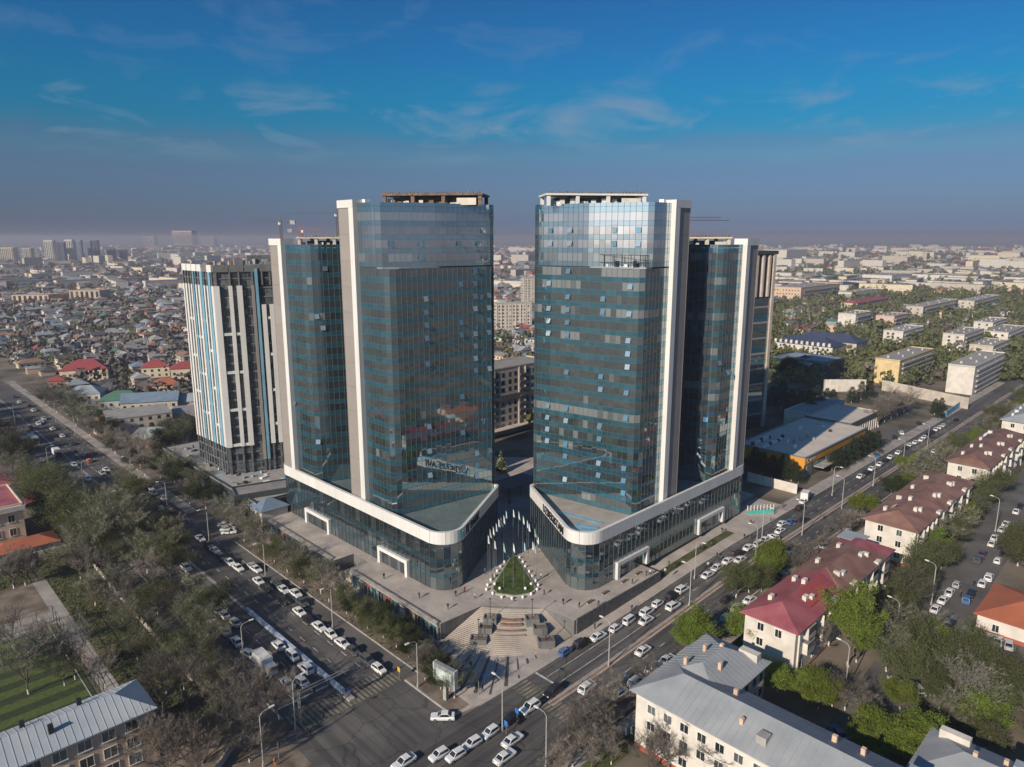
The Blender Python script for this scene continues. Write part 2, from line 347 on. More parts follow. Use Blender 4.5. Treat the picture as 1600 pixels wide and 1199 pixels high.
def pier(root, org, a, b, mir, z0, z1, proud=1.5, strip=2.0, cap=1.9):
    # a is the end by the glass, b the far end (plan); white strip and cap frame a recessed taupe field
    A, B = Vector(a), Vector(b); d = (B - A).normalized(); n = Vector((-.7071 * mir, -.7071)); L = (B - A).length
    def slab(mb, s0, s1, d0, d1, za, zb_):
        ps = [A + d * s0 + n * d0, A + d * s1 + n * d0, A + d * s1 + n * d1, A + d * s0 + n * d1]
        ar = sum(ps[i].x * ps[(i + 1) % 4].y - ps[(i + 1) % 4].x * ps[i].y for i in range(4))
        if ar < 0: ps.reverse()
        mb.prism([(p.x, p.y) for p in ps], za, zb_)
    mb = MB(); slab(mb, 0, strip, -2.5, proud, z0, z1 - cap); mb.build('pier_strip', M('white_cladding'), root, org)
    mb = MB(); slab(mb, 0, L + .3, -2.6, proud + .02, z1 - cap, z1); mb.build('pier_cap', M('white_cladding'), root, org)
    mb = MB(); slab(mb, strip, L, -2.5, proud - .5, z0, z1 - cap); mb.build('pier_core', M('core_dark'), root, org)
    nseg = 12; h = (z1 - cap - z0) / nseg
    for k in range(nseg):
        mb = MB(); slab(mb, strip + .02, L, proud - .49, proud - .25, z0 + k * h + .02, z0 + (k + 1) * h - .02); mb.build('cladding_panel', M('taupe_cladding'), root, org)
    mb = MB(); slab(mb, L, L + .15, -2.5, proud - .2, z0, z1 - cap); mb.build('pier_side', M('taupe_cladding'), root, org)
def crown(root, org, c, rot, lx, ly, z, h, mat, n=9):
    cs, sn = math.cos(rot), math.sin(rot)
    def P(u, w): return (c[0] + u * cs - w * sn, c[1] + u * sn + w * cs)
    for u in (-.5, -.2, .12, .5):
        for w in (-.5, .5):
            p = P(u * lx, w * ly); MB().box(p[0], p[1], z, z + h, .9, .9, rot).build('crown_column', mat, root, org)
    p = P(0, 0); MB().box(p[0], p[1], z + h, z + h + .45, lx + 1.6, ly + 1.6, rot).build('crown_slab', mat, root, org)
    mb = MB()
    for k in range(n * 3):
        u = -.5 + k / (n * 3 - 1)
        for w in (-.52, .52):
            p = P(u * lx, w * ly); mb.box(p[0], p[1], z + h + .45, z + h + RN.uniform(.7, 1.1), .5, .35, rot)
    kind(mb.build('formwork', M('rust_scaffold'), root, org), 'stuff')
    p = P(lx * .02, 0); MB().box(p[0], p[1], z, z + h * .82, lx * .86, ly * .62, rot).build('plant_room', M('loft_dark', (.07, .062, .055), .9, .4, .5), root, org)
    for k in range(9):
        p = P((-.46 + k * .11) * lx, -ly * .36 - .2 * (k % 2)); MB().box(p[0], p[1], z, z + h * RN.uniform(.3, .75), lx * .05, .5, rot).build('roof_cabinet', mat if k % 3 else M('cream_panel'), root, org)
    p = P(lx * .36, -ly * .53); MB().box(p[0], p[1], z + .2, z + h * .75, lx * .2, .3, rot).build('louvre_screen', M('cream_panel'), root, org)
    for k in range(5):
        p = P(RN.uniform(-.45, .45) * lx, -ly * .3); MB().box(p[0], p[1], z, z + RN.uniform(.8, 1.6), RN.uniform(.8, 2), 1.2, rot).build('rooftop_unit', M('white_paint'), root, org)
FH, SPH = 3.33, 1.25
def build_tower(mir, main, labels):
    def T(x, y): return (X0 + mir * x, y)
    def path(ps, rr):
        q = rounded(ps, rr)
        return [T(*p) for p in q] if mir == 1 else [T(*p) for p in reversed(q)]
    if main:
        k = 142.3; C = (-30.9, 173.2); E = (-5.65, 191.9); F = (-44.6, k + 44.6); E2 = (-8.5, 213); zb = 17.3; nl = 19; nu = 4; par = 2.3
        pa, pb, cap = (-39.0, k + 39.0), (-43.9, k + 43.9), 97.3
    else:
        k = 140.6; C = (-58.05, 198.65); E = (-40, 206.6); F = (-70.9, k + 70.9); E2 = (-41, 226); zb = 17.3; nl = 20; nu = 0; par = 2.3
        pa, pb, cap = (-65.3, k + 65.3), (-70.2, k + 70.2), 87.8
    org = (*T(*C), 17.3)
    root = thing('glass_tower', labels, 'tower', org)
    seed = 5 + (mir > 0) * 3 + main * 7
    lowp = path([F, C, E, E2], {1: 3.2, 2: 1.0})
    bk = T(F[0] + 20, F[1] + 20)
    def ccw(poly):
        a = sum(poly[i][0] * poly[(i + 1) % len(poly)][1] - poly[(i + 1) % len(poly)][0] * poly[i][1] for i in range(len(poly)))
        return poly if a > 0 else poly[::-1]
    zl = zb + nl * FH
    MB().prism(ccw(lowp + [bk]), 17.1, zl - (0 if nu else .0)).build('core', M('core_dark'), root, org)
    st = glaze(root, org, lowp, zb, nl, FH, SPH, seed, 1.5, 0 if nu else par, .12 if mir < 0 else -.1, .9 if mir < 0 else .8, vivid=(((17, 18, 7) if main else (4, 6, 7, 8, 10, 13, 14)) if mir < 0 else ()))  # vivid: pale curtains on the main tower, painted bright reflections on the rear
    if nu:
        U1 = (-33.9, k + 33.9); U2 = (-19.15, 181.9)
        up = path([F, U1, U2, E, E2], {1: 1.2, 3: 1.0})
        MB().prism(ccw(up + [bk]), zl, zl + nu * FH + par - .9, mt=0).build('upper_core', M('core_dark'), root, org)
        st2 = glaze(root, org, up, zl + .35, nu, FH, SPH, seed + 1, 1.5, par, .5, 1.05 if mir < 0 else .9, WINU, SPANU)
        ztop = zl + .35 + nu * FH + par
        led = ccw([T(*U1), T(-32.0, k + 31.4), T(-30.9 + .6, 173.2 + 1.0), T(-28.2, 174.6), T(*U2)])
        MB().prism(led, zl, zl + .34).build('terrace_ledge', M('steel_grey'), root, org)
        MB().prism(ccw(offset(up, -.1) + [bk]), ztop - .9, ztop - .5).build('roof', M('roof_deck'), root, org)
        cc = T(-20.5, 192); crown(root, org, cc, .12 * -mir + 0, 25, 10, ztop - .5, 2.6, M('rust_scaffold') if mir > 0 else M('white_cladding'))
        p = T(-37.2, 182.5); MB().box(p[0], p[1], ztop - .5, ztop + .9, 1.4, 1.4, .78).build('rooftop_box', M('white_paint'), root, org)
        if mir < 0:      # glazed terrace railing frame on the ledge
            fr = [T(-32.6, k + 31.8), T(-30.6, 174.4), T(-20.5, 181.6)]
            for a, b in zip(fr, fr[1:]):
                for q in range(6):
                    p = (a[0] + (b[0] - a[0]) * q / 5, a[1] + (b[1] - a[1]) * q / 5); MB().box(p[0], p[1], zl + .34, zl + 3.4, .14, .14).build('terrace_post', M('black_metal'), root, org)
                for zz in (zl + 1.4, zl + 3.3): MB().bar((a[0], a[1], zz), (b[0], b[1], zz), .16, .16).build('terrace_rail', M('black_metal'), root, org)
            for q in range(5):
                p = (fr[1][0] + (fr[2][0] - fr[1][0]) * (q + .5) / 5, fr[1][1] + (fr[2][1] - fr[1][1]) * (q + .5) / 5 + .9)
                MB().box(p[0], p[1], zl + .34, zl + RN.uniform(1., 2.2), .8, .6).build('terrace_furniture', M('white_paint') if q % 2 else M('black_metal'), root, org)
    else:
        ztop = zl + par
        MB().prism(ccw(offset(lowp, -.1) + [bk]), zl, zl + .5).build('roof', M('roof_deck'), root, org)
        crown(root, org, T(-53, 212), .12 * -mir, 17, 9, zl + .5, 3.4, M('concrete') if mir > 0 else M('cream_panel'), 6)
    pier(root, org, T(*pa), T(*pb), mir, 16.5 if main else 17.0, cap)
    rn = random.Random(seed); n = len(st)
    if main and mir < 0:
        for colk in (17, 21, 28, 33):
            spots = [(colk, f) for f in range(1, nl) if rn.random() < .45]; open_sashes(root, org, st, zb, FH, SPH, spots)
        open_sashes(root, org, st, zb, FH, SPH, [(n - 6, f) for f in range(2, nl) if rn.random() < .35])
        open_sashes(root, org, st2, zl + .35, FH, SPH, [(17, 1), (21, 1), (17, 2), (21, 2), (29, 1), (33, 1), (29, 2), (33, 2)])
    elif main:
        n0 = [i for i, p in enumerate(st) if p[0] < T(*C)[0]][-1]
        for colk in (n0 + 7, n0 + 14, n0 + 17, n0 + 20):
            open_sashes(root, org, st, zb, FH, SPH, [(colk, f) for f in range(1, nl) if rn.random() < (.75 if f > 12 else .25)])
        open_sashes(root, org, st2, zl + .35, FH, SPH, [(n0, 1), (n0 + 5, 1), (n0 + 5, 0), (n0 + 12, 1), (n0 + 16, 1), (n0 + 17, 2)])
    else:
        open_sashes(root, org, st, zb, FH, SPH, [(rn.randrange(n), rn.randrange(2, nl - 1)) for _ in range(14)])
    return root
build_tower(1, True, 'tall teal glass tower with white-edged taupe pier above the IT PARK lettering')
build_tower(-1, True, 'tall teal glass tower with glazed corner terrace above the UZBEKISTAN lettering')
build_tower(1, False, 'shorter dark glass tower between the IT PARK tower and the striped tower')
build_tower(-1, False, 'shorter glass tower in shade behind the UZBEKISTAN tower')

# ---------------------------------------------------------------- podiums
def hit(px, py, a, b):       # where the sight line of a photo spot meets the upright plane through a-b
    ax = (px - 800) / FPX; by = -(py - 599.5) / FPX; r = (ax, _c + by * _s, -_s + by * _c)
    n = (b[1] - a[1], -(b[0] - a[0])); t = (n[0] * a[0] + n[1] * a[1]) / (n[0] * r[0] + n[1] * r[1])
    return (r[0] * t, r[1] * t, CAM_H + r[2] * t)
PZ = 4.0        # plaza level
def build_podium(mir, label, deck, portals):
    def T(x, y): return (X0 + mir * x, y)
    A = [(-58, 227.5), (-73.2, 212.3), (-14.9, 154.0), (-4.7, 191.4), (-13, 198)]
    q = rounded(A, {1: 4., 2: 4.8, 3: .8}, 10)
    path = [T(*p) for p in q] if mir == 1 else [T(*p) for p in reversed(q)]
    org = (*T(-30, 185), 0); root = thing('podium_building', label, 'building', org)
    poly = path + [T(-20, 228)]
    if sum(poly[i][0] * poly[(i + 1) % len(poly)][1] - poly[(i + 1) % len(poly)][0] * poly[i][1] for i in range(len(poly))) < 0: poly = poly[::-1]
    MB().prism(poly, -1, 17.0).build('core', M('core_dark'), root, org)
    MB().prism(poly if False else [(p[0], p[1]) for p in poly], 17.0, 17.12).build('roof', deck, root, org)
    # white band
    o1, o2 = offset(path, .45), offset(path, -.35); z0, z1 = 16.0, 19.1
    b1 = ob('parapet_band', None, root)
    bs1 = resample(path, .95); nq = 4
    for i in range(0, len(bs1) - 1, nq):
        seg = [Vector(p) for p in bs1[i:i + nq + 1]]
        if len(seg) < 2: continue
        g_ = .012; seg[0] = seg[0] + (seg[1] - seg[0]).normalized() * g_; seg[-1] = seg[-1] + (seg[-2] - seg[-1]).normalized() * g_
        f1, f2 = offset([tuple(p) for p in seg], .45 + RN.uniform(-.006, .006)), offset([tuple(p) for p in seg], -.35); poly_ = f1 + f2[::-1]
        MB().prism(poly_, z0, z1).build('band_panel', M('white_cladding'), b1, org)
    mb = MB()
    for i in range(len(path) - 1):
        a, b, c, d = offset(path, .36)[i], offset(path, .36)[i + 1], offset(path, -.26)[i + 1], offset(path, -.26)[i]; mb.face([(*a, z0 + .1), (*b, z0 + .1), (*b, z1 - .1), (*a, z1 - .1)])
    mb.build('band_backing', M('steel_grey'), b1, org)
    st = resample(offset(path, .12), 1.9); bw, bs = unit_box('podw', PODW), unit_box('pods', PODS); rn = random.Random(3 + mir)
    bm = unit_box('mull', M('mullion_metal'))
    for k in range(len(st) - 1):
        a, b = st[k], st[k + 1]; an = math.atan2(b[1] - a[1], b[0] - a[0]); w = math.hypot(b[0] - a[0], b[1] - a[1])
        mx_, my_ = (a[0] + b[0]) / 2 - org[0], (a[1] + b[1]) / 2 - org[1]
        n = (math.sin(an), -math.cos(an))
        if n[1] > .3: continue
        for lv, (z0, z1, g) in enumerate(((3.2, 7.1, bw), (7.1, 8.1, bs), (8.1, 11.1, bw), (11.1, 12.2, bs), (12.2, 16.0, bw))):
            o = ob('window_pane' if g is bw else 'spandrel_panel', g, root, (mx_, my_, z0 + .03), 0, (w - .06, .05, z1 - z0 - .06))
            o.rotation_euler = (rn.uniform(-.003, .003), 0, an + rn.uniform(-.005, .005))
        ob('mullion', bm, root, (a[0] - org[0] + n[0] * .05, a[1] - org[1] + n[1] * .05, 3.2), an, (.08, .14, 12.8))
    # white portals round the entrances
    ws = [T(-73.2, 212.3), T(-14.9, 154.0)]
    for (xa, ya, xb, yb) in portals:
        p = hit(xa, ya, *ws); q2 = hit(xb, yb, *ws); d = Vector((q2[0] - p[0], q2[1] - p[1])); L = d.length; an = math.atan2(d.y, d.x); n = Vector((math.sin(an), -math.cos(an)))
        pr = ob('entrance_portal', None, root, (p[0] - org[0], p[1] - org[1], 3.9), an)
        h = 3.7
        MB().box(.5, -.35, 0, h, 1., 1.2).build('portal_jamb', M('white_cladding'), pr); MB().box(L - .5, -.35, 0, h, 1., 1.2).build('portal_jamb', M('white_cladding'), pr)
        MB().box(L / 2, -.35, h, h + .95, L, 1.22).build('portal_lintel', M('white_cladding'), pr)
        nd = 8
        for k in range(nd):
            w = (L - 2) / nd; MB().box(1 + w * (k + .5), -.22, .1, h - .05, w - .12, .08).build('door_leaf', DARKW if k in (2, 5) else PODW, pr)
    return root, org
M('letter_black', (.012, .012, .013), .5); M('logo_green', (.02, .26, .17), .5)
rL, oLp = build_podium(1, 'glass podium with white band lettered IT PARK beside the barrier avenue', MATS['teal_deck'], [(482, 823, 519, 840), (595, 883, 641, 906)])
rR, oRp = build_podium(-1, 'glass podium with white band lettered UZBEKISTAN beside the median road', MATS['beige_deck'], [(960, 910, 1009, 888), (1087, 844, 1126, 825)])
def lettering(root, org, txt, a, b, z, h, name='lettering'):
    # text running from a to b on the band
    cu = bpy.data.curves.new(name, 'FONT'); cu.body = txt; cu.size = h * 1.38; cu.extrude = .12; cu.offset = .0; cu.resolution_u = 2
    cu.materials.append(M('letter_black')); o = ob(name, cu, root)
    bpy.context.view_layer.update(); w = o.dimensions.x; L = math.hypot(b[0] - a[0], b[1] - a[1])
    an = math.atan2(b[1] - a[1], b[0] - a[0]); n = (math.sin(an), -math.cos(an))
    me = bpy.data.meshes.new_from_object(o.evaluated_get(bpy.context.evaluated_depsgraph_get())); bpy.data.objects.remove(o); me.name = name; o = ob(name, me, root)
    o.location = (a[0] - org[0] + n[0] * .12, a[1] - org[1] + n[1] * .12, z - org[2]); o.rotation_euler = (rad(90), 0, an); o.scale = (L / w, 1, 1)
    return o
bandL = [(X0 - 14.9 + .5, 154.0 - .1), (X0 - 4.7 + .43, 191.4)]
bandR = [(X0 + 4.7 - .43, 191.4), (X0 + 14.9 - .5, 154.0 - .1)]
pa_, pb_ = hit(728, 826, *bandL), hit(748, 799, *bandL)
lettering(rL, oLp, 'IT PARK', pa_, pb_, 16.55, 2.15)
pl = hit(723.8, 830, *bandL); an_ = math.atan2(bandL[1][1] - bandL[0][1], bandL[1][0] - bandL[0][0])
mb = MB()
for (u, w, a, b, t_) in ((-.30, .2, .34, .95, .5), (.28, -.05, .34, .9, .45), (-.1, -.75, .22, .5, -.5)):   # a leaf-shaped emblem of three blades
    pts = []
    for k in range(12):
        g = 2 * math.pi * k / 12; x, z = a * math.cos(g), b * math.sin(g); pts.append((u + x * math.cos(t_) - z * math.sin(t_) * .5, 0, w + x * math.sin(t_) + z))
    mb.face([(p[0], -.06, p[2]) for p in pts])
    for k in range(12): p, q = pts[k], pts[(k + 1) % 12]; mb.face([(p[0], -.06, p[2]), (p[0], .06, p[2]), (q[0], .06, q[2]), (q[0], -.06, q[2])])
lo = mb.build('leaf_emblem', M('logo_green'), rL); lo.location = (pl[0] - oLp[0] + math.sin(an_) * .1, pl[1] - oLp[1] - math.cos(an_) * .1, 17.5); lo.rotation_euler = (0, 0, an_)
pa_, pb_ = hit(849, 799, *bandR), hit(880, 834, *bandR)
lettering(rR, oRp, 'UZBEKISTAN', pa_, pb_, 16.55, 2.15)
# loose foil and paving strips on the beige deck
for k, (px, py, l, w, an) in enumerate(((897, 806, 17, 1.4, -.62), (908, 826, 9, 2.0, -.35), (917, 822, 6, 1.4, -.35))):
    p = at(px, py, 17.2); o = MB().box(0, 0, 0, .07, l, w).build('foil_sheet', M('blue_foil'), rR); o.location = (p[0] - oRp[0], p[1] - oRp[1], 17.15 + k * .0); o.rotation_euler = (0, 0, an)
# ================================================================ ground, roads, plaza
def asphalt(name, c, patch, sc=.35):
    m = M(name, c, .92, .18, sc, c2=patch, gen='world', det=8, lo=.3, hi=.7); return m
def road_mat(name, c, c2, ang):
    m = M(name, c, .9, .2, .10, c2=c2, gen='world', det=9, lo=.3, hi=.72); t = m.node_tree; b = t.nodes['Principled BSDF']; src = b.inputs['Base Color'].links[0].from_socket
    geo = N(t, 'ShaderNodeNewGeometry'); mp_ = N(t, 'ShaderNodeMapping', vector_type='TEXTURE'); mp_.inputs['Rotation'].default_value = (0, 0, ang); mp_.inputs['Scale'].default_value = (40, 1.1, 1); t.links.new(geo.outputs['Position'], mp_.inputs[0])
    n = N(t, 'ShaderNodeTexNoise'); n.inputs['Scale'].default_value = 1; n.inputs['Detail'].default_value = 4; t.links.new(mp_.outputs[0], n.inputs['Vector']); r1 = ramp(t, [(.36, (.68, .68, .70)), (.64, (1.22, 1.2, 1.17))]); t.links.new(n.outputs[0], r1.inputs[0])
    v = N(t, 'ShaderNodeTexVoronoi', feature='DISTANCE_TO_EDGE'); v.inputs['Scale'].default_value = .11; n2 = N(t, 'ShaderNodeTexNoise'); n2.inputs['Scale'].default_value = .5; n2.inputs['Detail'].default_value = 5
    ad = N(t, 'ShaderNodeVectorMath', operation='MULTIPLY_ADD'); ad.inputs[1].default_value = (2.5, 2.5, 0); t.links.new(n2.outputs['Color'], ad.inputs[0]); t.links.new(geo.outputs['Position'], ad.inputs[2]); t.links.new(geo.outputs['Position'], n2.inputs['Vector']); t.links.new(ad.outputs[0], v.inputs['Vector'])
    r2 = ramp(t, [(.0, (.55, .55, .55)), (.012, (.72, .72, .72)), (.02, (1, 1, 1))]); t.links.new(v.outputs['Distance'], r2.inputs[0])
    v2 = N(t, 'ShaderNodeTexVoronoi'); v2.inputs['Scale'].default_value = .07; t.links.new(ad.outputs[0], v2.inputs['Vector']); hs = N(t, 'ShaderNodeSeparateColor'); t.links.new(v2.outputs['Color'], hs.inputs[0]); r3 = ramp(t, [(.0, (.82, .82, .83)), (.25, (.97, .97, .97)), (.8, (1.04, 1.04, 1.03)), (1, (1.16, 1.14, 1.1))]); t.links.new(hs.outputs[0], r3.inputs[0])
    for r_ in (r1, r2, r3):
        k = N(t, 'ShaderNodeMix', data_type='RGBA', blend_type='MULTIPLY'); k.inputs[0].default_value = 1; t.links.new(src, k.inputs[6]); t.links.new(r_.outputs[0], k.inputs[7]); src = k.outputs[2]
    t.links.new(src, b.inputs['Base Color'])
road_mat('asphalt', (.085, .083, .083), (.125, .12, .117), ANG_L); road_mat('asphalt_r', (.085, .083, .083), (.125, .12, .117), ANG_R); road_mat('asphalt_j', (.09, .087, .086), (.125, .12, .117), .5)
M('asphalt_old', (.10, .096, .092), .9, .25, .12, c2=(.15, .143, .135), gen='world', det=9, lo=.3, hi=.72)
M('ground', (.085, .083, .045), .95, .4, .055, c2=(.20, .165, .13), gen='world', det=10, lo=.38, hi=.62)
M('dirt', (.15, .115, .09), .95, .3, .25, c2=(.26, .21, .17), gen='world', det=9, lo=.35, hi=.65)
M('grass', (.045, .06, .018), .95, .35, .3, c2=(.11, .115, .04), gen='world', det=9, lo=.35, hi=.65)
M('lawn', (.05, .085, .018), .95, .3, .8, c2=(.09, .13, .03), gen='world', det=9, lo=.35, hi=.65)
M('path_paving', (.30, .27, .245), .9, .2, .2, c2=(.40, .365, .335), gen='world', det=9)
M('kerb_stone', (.42, .39, .36), .85, .15, .8, gen='world'); M('pink_kerb', (.40, .31, .27), .85, .15, .8, gen='world')
M('road_paint', (.50, .50, .49), .7, .3, .9, c2=(.70, .70, .68), gen='world'); M('yellow_paint', (.16, .145, .11), .85, .4, .5, c2=(.30, .275, .205), gen='world', lo=.3, hi=.7)
tile_mat('plaza_paving', (.50, .445, .405), (.44, .395, .36), 1.8, .9, .015, rot=.79)
tile_mat('stair_stone', (.50, .445, .385), (.46, .41, .36), 2.2, .5, .012, rot=.0, mc=(.36, .32, .28))
tile_mat('wall_stone', (.20, .195, .19), (.15, .15, .15), 1.2, 1.2, .02)
M('dark_granite', (.10, .10, .105), .6, .3, 1.2); M('stripe_dark', (.075, .075, .08), .7, .2, gen='world'); M('fan_stone', (.42, .37, .335), .8, .15, .5, c2=(.52, .46, .42), gen='world')
ul, un = (.7, .714), (-.714, .7)
mb = MB(); ss_ = [-9000, -600, -60, -20, 0] + [20 + 9.5 * k for k in range(11)] + [140, 600, 2000, 16000]; os_ = [-9000, -1500, -400, -100, 0, 100, 300, 1500, 9000]
def GP(s, o): x, y = 71.4 * .7 / 1.0 + ul[0] * s + un[0] * o, 71.4 * .714 + ul[1] * s + un[1] * o; return (x, y, gz(x, y))
for i in range(len(ss_) - 1):
    for j in range(len(os_) - 1):
        mb.face([GP(ss_[i], os_[j]), GP(ss_[i + 1], os_[j]), GP(ss_[i + 1], os_[j + 1]), GP(ss_[i], os_[j + 1])])
kind(mb.build('ground', M('ground')))
def strip(name, F, s0, s1, o0, o1, dz, mat, parent=None, thick=0., step=8.):
    mb = MB(); n = max(1, round(abs(s1 - s0) / step)); prev = None
    for k in range(n + 1):
        s = s0 + (s1 - s0) * k / n; a, b = F(s, o0), F(s, o1)
        cur = [(*a, gz(*a) + dz), (*b, gz(*b) + dz)]
        if prev:
            q = [prev[0], cur[0], cur[1], prev[1]]
            nrm = (Vector(q[1]) - Vector(q[0])).cross(Vector(q[3]) - Vector(q[0]))
            mb.face(q if nrm.z > 0 else q[::-1])
            if thick:
                for p, c in ((prev[0], cur[0]), (cur[1], prev[1])):
                    e = [(p[0], p[1], p[2] - thick), (c[0], c[1], c[2] - thick), c, p]; mb.face(e if nrm.z < 0 else e[::-1])
        prev = cur
    o = mb.build(name, mat, parent)
    if not parent: kind(o)
    return o
avL = strip('avenue_road', LP, -75, 900, -12, 11, .03, M('asphalt'))
avR = strip('median_road', RP, -60, 700, -8.2, 9.3, .055, M('asphalt_r'))
corner = MB()
for poly in ([LP(-18.5, 11), LP(-45, 11), RP(-9.5, -12), RP(4, -8)], [LP(3, -12), LP(-8, -22), LP(-22, -22), LP(-45, -12)],):
    corner.face([(*p, .042) for p in poly])
kind(corner.build('junction_road', M('asphalt_j')))
strip('margin_road', LP, -12, 140, 11, 14.6, .02, M('asphalt_old')); strip('parking_margin', LP, 88, 160, 14.5, 24, .024, M('asphalt_old'))
strip('side_road', LP, 20, 140, -18.5, -12, .022, M('asphalt_old'))
strip('verge', LP, -6, 88, 14.6, 20.5, .07, M('dirt')); strip('pavement', LP, 2, 88, 20.5, 25.6, .12, M('path_paving'), None, .12)
strip('kerb', LP, -14, 88, 14.5, 14.8, .16, M('kerb_stone'), None, .16); strip('kerb', LP, 4, 420, -12.4, -12.1, .16, M('kerb_stone'), None, .16)
strip('footway', LP, 120, 420, 12.5, 16, .1, M('path_paving'), None, .1)
strip('pavement', RP, -4, 27, 9.3, 12.2, .15, M('plaza_paving'), None, .15); strip('pavement', RP, 27, 128, 9.3, 12.6, .15, MATS['plaza_paving'], None, .15)
strip('forecourt', RP, 62, 132, 12.6, 22.5, .12, MATS['plaza_paving'])
strip('pavement', RP, 128, 420, 9.3, 13.6, .15, M('path_paving'), None, .15); strip('kerb', RP, -4, 420, 9.1, 9.4, .19, M('kerb_stone'), None, .19)
strip('median_kerb', RP, 6, 420, -.75, -.25, .19, M('pink_kerb'), None, .19); strip('median_kerb', RP, 6, 420, .25, .75, .19, M('pink_kerb'), None, .19); strip('median_bed', RP, 6, 420, -.25, .25, .13, M('dirt'))
strip('road_verge', RP, -2, 420, -11.6, -8.2, .09, M('dirt')); strip('footpath', RP, -6, 420, -14.6, -12.4, .11, M('path_paving')); strip('kerb', RP, 0, 420, -8.5, -8.2, .17, M('kerb_stone'), None, .17)
strip('yard_strip', RP, -2, 260, -18.4, -14.6, .06, M('grass'))
strip('carpark', RP, 222, 262, 13.8, 26, .05, M('asphalt_old'))
# yard street behind the apartment blocks, and its car park
a, b = G(1438, 1010), G(1600, 775); d_ = Vector((b[0] - a[0], b[1] - a[1])).normalized()
def YP(s, o): return (a[0] + d_.x * s - d_.y * o, a[1] + d_.y * s + d_.x * o)
strip('yard_street', YP, -45, 160, -5.5, 5.5, .05, M('asphalt_old'))
lot = [G(1478, 1010), G(1600, 1060), G(1640, 1010), G(1512, 965)]
mb = MB(); mb.face([(p[0], p[1], p[2] + .07) for p in lot][::1]); kind(mb.build('yard_carpark', M('asphalt_old')))
# park on the far side of the barrier avenue
strip('park_lawn', LP, 14, 130, -31, -18.5, .05, M('grass')); strip('park_lawn', LP, -10, 14, -40, -14, .05, M('dirt')); strip('park_path', LP, 30, 100, -34, -31, .09, M('path_paving'))
strip('park_yard', LP, 76, 100, -80, -34, .06, M('dirt')); strip('park_lawn', LP, 100, 112, -90, -34, .05, M('grass')); strip('pitch_margin', LP, 72.5, 80, -80, -34, .08, M('path_paving'))
pitch = strip('sports_field', LP, 26, 73, -72, -35, .07, M('turf_dark', (.028, .045, .014), .95, .3, 1.2, gen='world'))
M('turf_light', (.072, .105, .02), .95, .25, 1.2, gen='world')
for k in range(9): strip('turf_stripe', LP, 27 + k * 5.1, 29.6 + k * 5.1, -71, -36, .085, M('turf_light') if k > 0 else M('turf_dark'), pitch)
strip('pitch_line', LP, 27, 72, -36, -35.85, .095, M('road_paint'), pitch); strip('pitch_line', LP, 71.8, 72, -71, -36, .095, M('road_paint'), pitch)
# ---- painted markings
def dashes(F, o, s0, s1, ln, gap, w, parent, mat='road_paint', dz=.06):
    mb = MB(); s = s0
    while s < s1:
        p, q, r, t = F(s, o - w / 2), F(s + ln, o - w / 2), F(s + ln, o + w / 2), F(s, o + w / 2); z = [gz(*x) + dz for x in (p, q, r, t)]
        f = [(*p, z[0]), (*q, z[1]), (*r, z[2]), (*t, z[3])]; n = (Vector(f[1]) - Vector(f[0])).cross(Vector(f[3]) - Vector(f[0]))
        mb.face(f if n.z > 0 else f[::-1]); s += ln + gap
    return kind(mb.build('lane_marking', M(mat), parent), 'stuff')
for o in (3.6, 7.2, 10.8): dashes(LP, o, 8 if o < 10 else 20, 300, 2.2, 3.6, .16, avL)
for o in (-4, -8): dashes(LP, o, 8, 300, 2.2, 3.6, .16, avL)
for o in (-.15, .25): dashes(LP, o, 38, 420, 8, .01, .16, avL)
for o in (3.4, 6.4): dashes(RP, o, 12, 48, 6, .02, .14, avR, dz=.085); dashes(RP, o, 50, 300, 2.2, 4, .14, avR, dz=.085)
dashes(RP, -4, 12, 300, 2.2, 4, .14, avR, dz=.085); dashes(RP, 1.0, 8, 420, 8, .01, .12, avR, dz=.085)
strip('stop_line', RP, 11.2, 11.7, 1.2, 9, .085, M('road_paint'), avR); strip('stop_line', LP, 7.2, 7.7, -11.6, -.8, .06, M('road_paint'), avL)
for k in range(24): strip('crossing_stripe', LP, -1.5, 4.2, -11.6 + k * .95, -11.6 + k * .95 + .5, .06, M('yellow_paint'), avL)
for k in range(18): strip('crossing_stripe', RP, 4.2, 8.4, -8 + k * .95, -8 + k * .95 + .5, .085, M('yellow_paint'), avR)
# ---- plaza: stone table at podium-entrance level, cut by the stair
def P3(poly): return [(p[0], p[1]) for p in poly]
pz_poly = [LP(49, 25.3), LP(49, 31), LP(41, 31), LP(41, 25.3), LP(4.5, 25.6), (-7, 151.1), (7.3, 150.1), RP(27.4, 12.3), RP(61, 12.6), RP(61, 22.3), RP(131, 22.3), RP(131, 60), (60, 262), (-50, 268), LP(94, 60), LP(88, 25.3)]
plz = kind(MB().prism(P3(pz_poly), -.5, PZ, 0, 1).build('plaza_pavement', [M('wall_stone'), MATS['plaza_paving']]))
# stair notch by the shops
mb = MB()
for k in range(12):
    s = 41 + 8 * k / 12; mb.prism([LP(s, 25.5), LP(s, 31), LP(s + 8 / 12, 31), LP(s + 8 / 12, 25.5)][::-1], 0, 4 - 4 * (k + .2) / 12)
kind(mb.build('side_stair', MATS['stair_stone']), 'structure')
